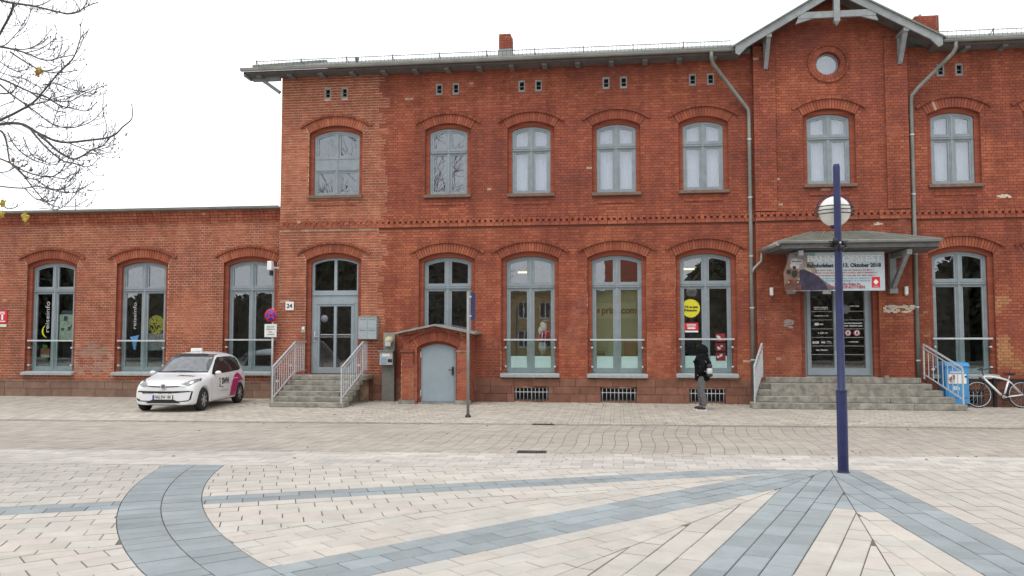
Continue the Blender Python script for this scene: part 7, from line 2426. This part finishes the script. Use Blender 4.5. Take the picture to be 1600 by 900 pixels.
MB().add([(gx0 - .2, hy + .3, 5.3), (gx1 - .6, hy + .3, 5.3), (gx1 - 1.6, hy - 3.5, 8.3), (gx0 - .2, hy - 3.5, 8.3), (gx0 - .2, hy - 7.2, 5.3), (gx1 - .6, hy - 7.2, 5.3)], [(1, 0, 3, 2), (2, 3, 4, 5), (0, 4, 3), (1, 2, 5)]).build('roof', mat('red_tiles', (.28, .075, .04), .85, var=.2), H)
MB().beam((gx1 - .55, hy + .32, 5.4), (gx1 - 1.55, hy - 3.5, 8.4), .25, .12).build('verge_board', M_WHITE, H)
LEAFM = mat('dark_foliage', (.062, .062, .040), .9, var=.45, scale=1.5)
def far_tree(label, x, y, h, w, seed):
    r = random.Random(seed)
    T = thing('leafy_tree', label, 'tree', (x, y, 0), 0, 'trees across the square')
    MB().tube([(x, y, 0), (x, y, h * .5)], [.3, .15], 8).build('trunk', BARK, T)
    m = MB()
    for i in range(4200):
        a = r.uniform(0, 2 * PI); b = r.uniform(-1, 1); rr = r.random() ** .4
        p = Vector((x + w * rr * math.cos(a) * math.sqrt(1 - b * b), y + w * rr * math.sin(a) * math.sqrt(1 - b * b), h * .56 + h * .44 * rr * b))
        s = r.uniform(.22, .5)
        u_ = Vector((r.gauss(0, 1), r.gauss(0, 1), r.gauss(0, 1))).normalized(); v_ = u_.cross(Vector((r.gauss(0, 1), r.gauss(0, 1), r.gauss(0, 1)))).normalized()
        m.add([p - u_ * s, p - v_ * s * .5, p + u_ * s, p + v_ * s * .5], [(0, 1, 2, 3)])
    m.build('crown', LEAFM, T)
for i, (x, y, h, w) in enumerate(((7.5, -34, 7.2, 3.2), (12.5, -35, 7.6, 3.4), (18.5, -35, 7.5, 3.6), (25, -35, 8, 4), (-13.2, -38, 9.2, 3.0), (-21, -38, 9.6, 3.4), (-27, -36, 5.0, 3.6), (-34, -35, 5.2, 3.8), (-42, -33, 8.5, 4.5))):
    far_tree(['dense tree reflected nearest the yellow house', 'dense rounded tree second from the yellow house', 'dense rounded tree third from the yellow house', 'broad tree farthest right across the square', 'tall dense tree directly left of the yellow house', 'tall dense tree across the square from the side door', 'low broad tree across the square opposite the wing', 'low tree opposite the left wing windows', 'tall tree at the far left across the square'][i], x, y, h, w, i)

# added dark hedging behind the viewer, keeps horizon sky out of the panes
for lab, x0, x1, sd_ in (('added hedging left of the yellow house, screening low sky from the panes', -60, -10.5, 1), ('added hedging right of the yellow house, screening low sky from the panes', 4.5, 45, 2)):
    r = random.Random(sd_)
    T = thing('added_hedge', lab, 'added_hedge', ((x0 + x1) / 2, -41, 0), 0, 'added hedging that screens the low sky')
    MB().box(x0, x1, -41.8, -40.4, 0, 2.9).build('twig_core', BARK, T)
    m = MB()
    for i in range(2600):
        p = Vector((r.uniform(x0, x1), r.uniform(-40.6, -40.1), r.uniform(0, 3.2)))
        u_ = Vector((r.gauss(0, 1), r.gauss(0, .4), r.gauss(0, 1))).normalized(); v_ = u_.cross(Vector((r.gauss(0, .4), 1, r.gauss(0, .4)))).normalized(); s_ = r.uniform(.2, .4)
        m.add([p - u_ * s_, p - v_ * s_ * .6, p + u_ * s_, p + v_ * s_ * .6], [(0, 1, 2, 3)])
    m.build('foliage', LEAFM, T)
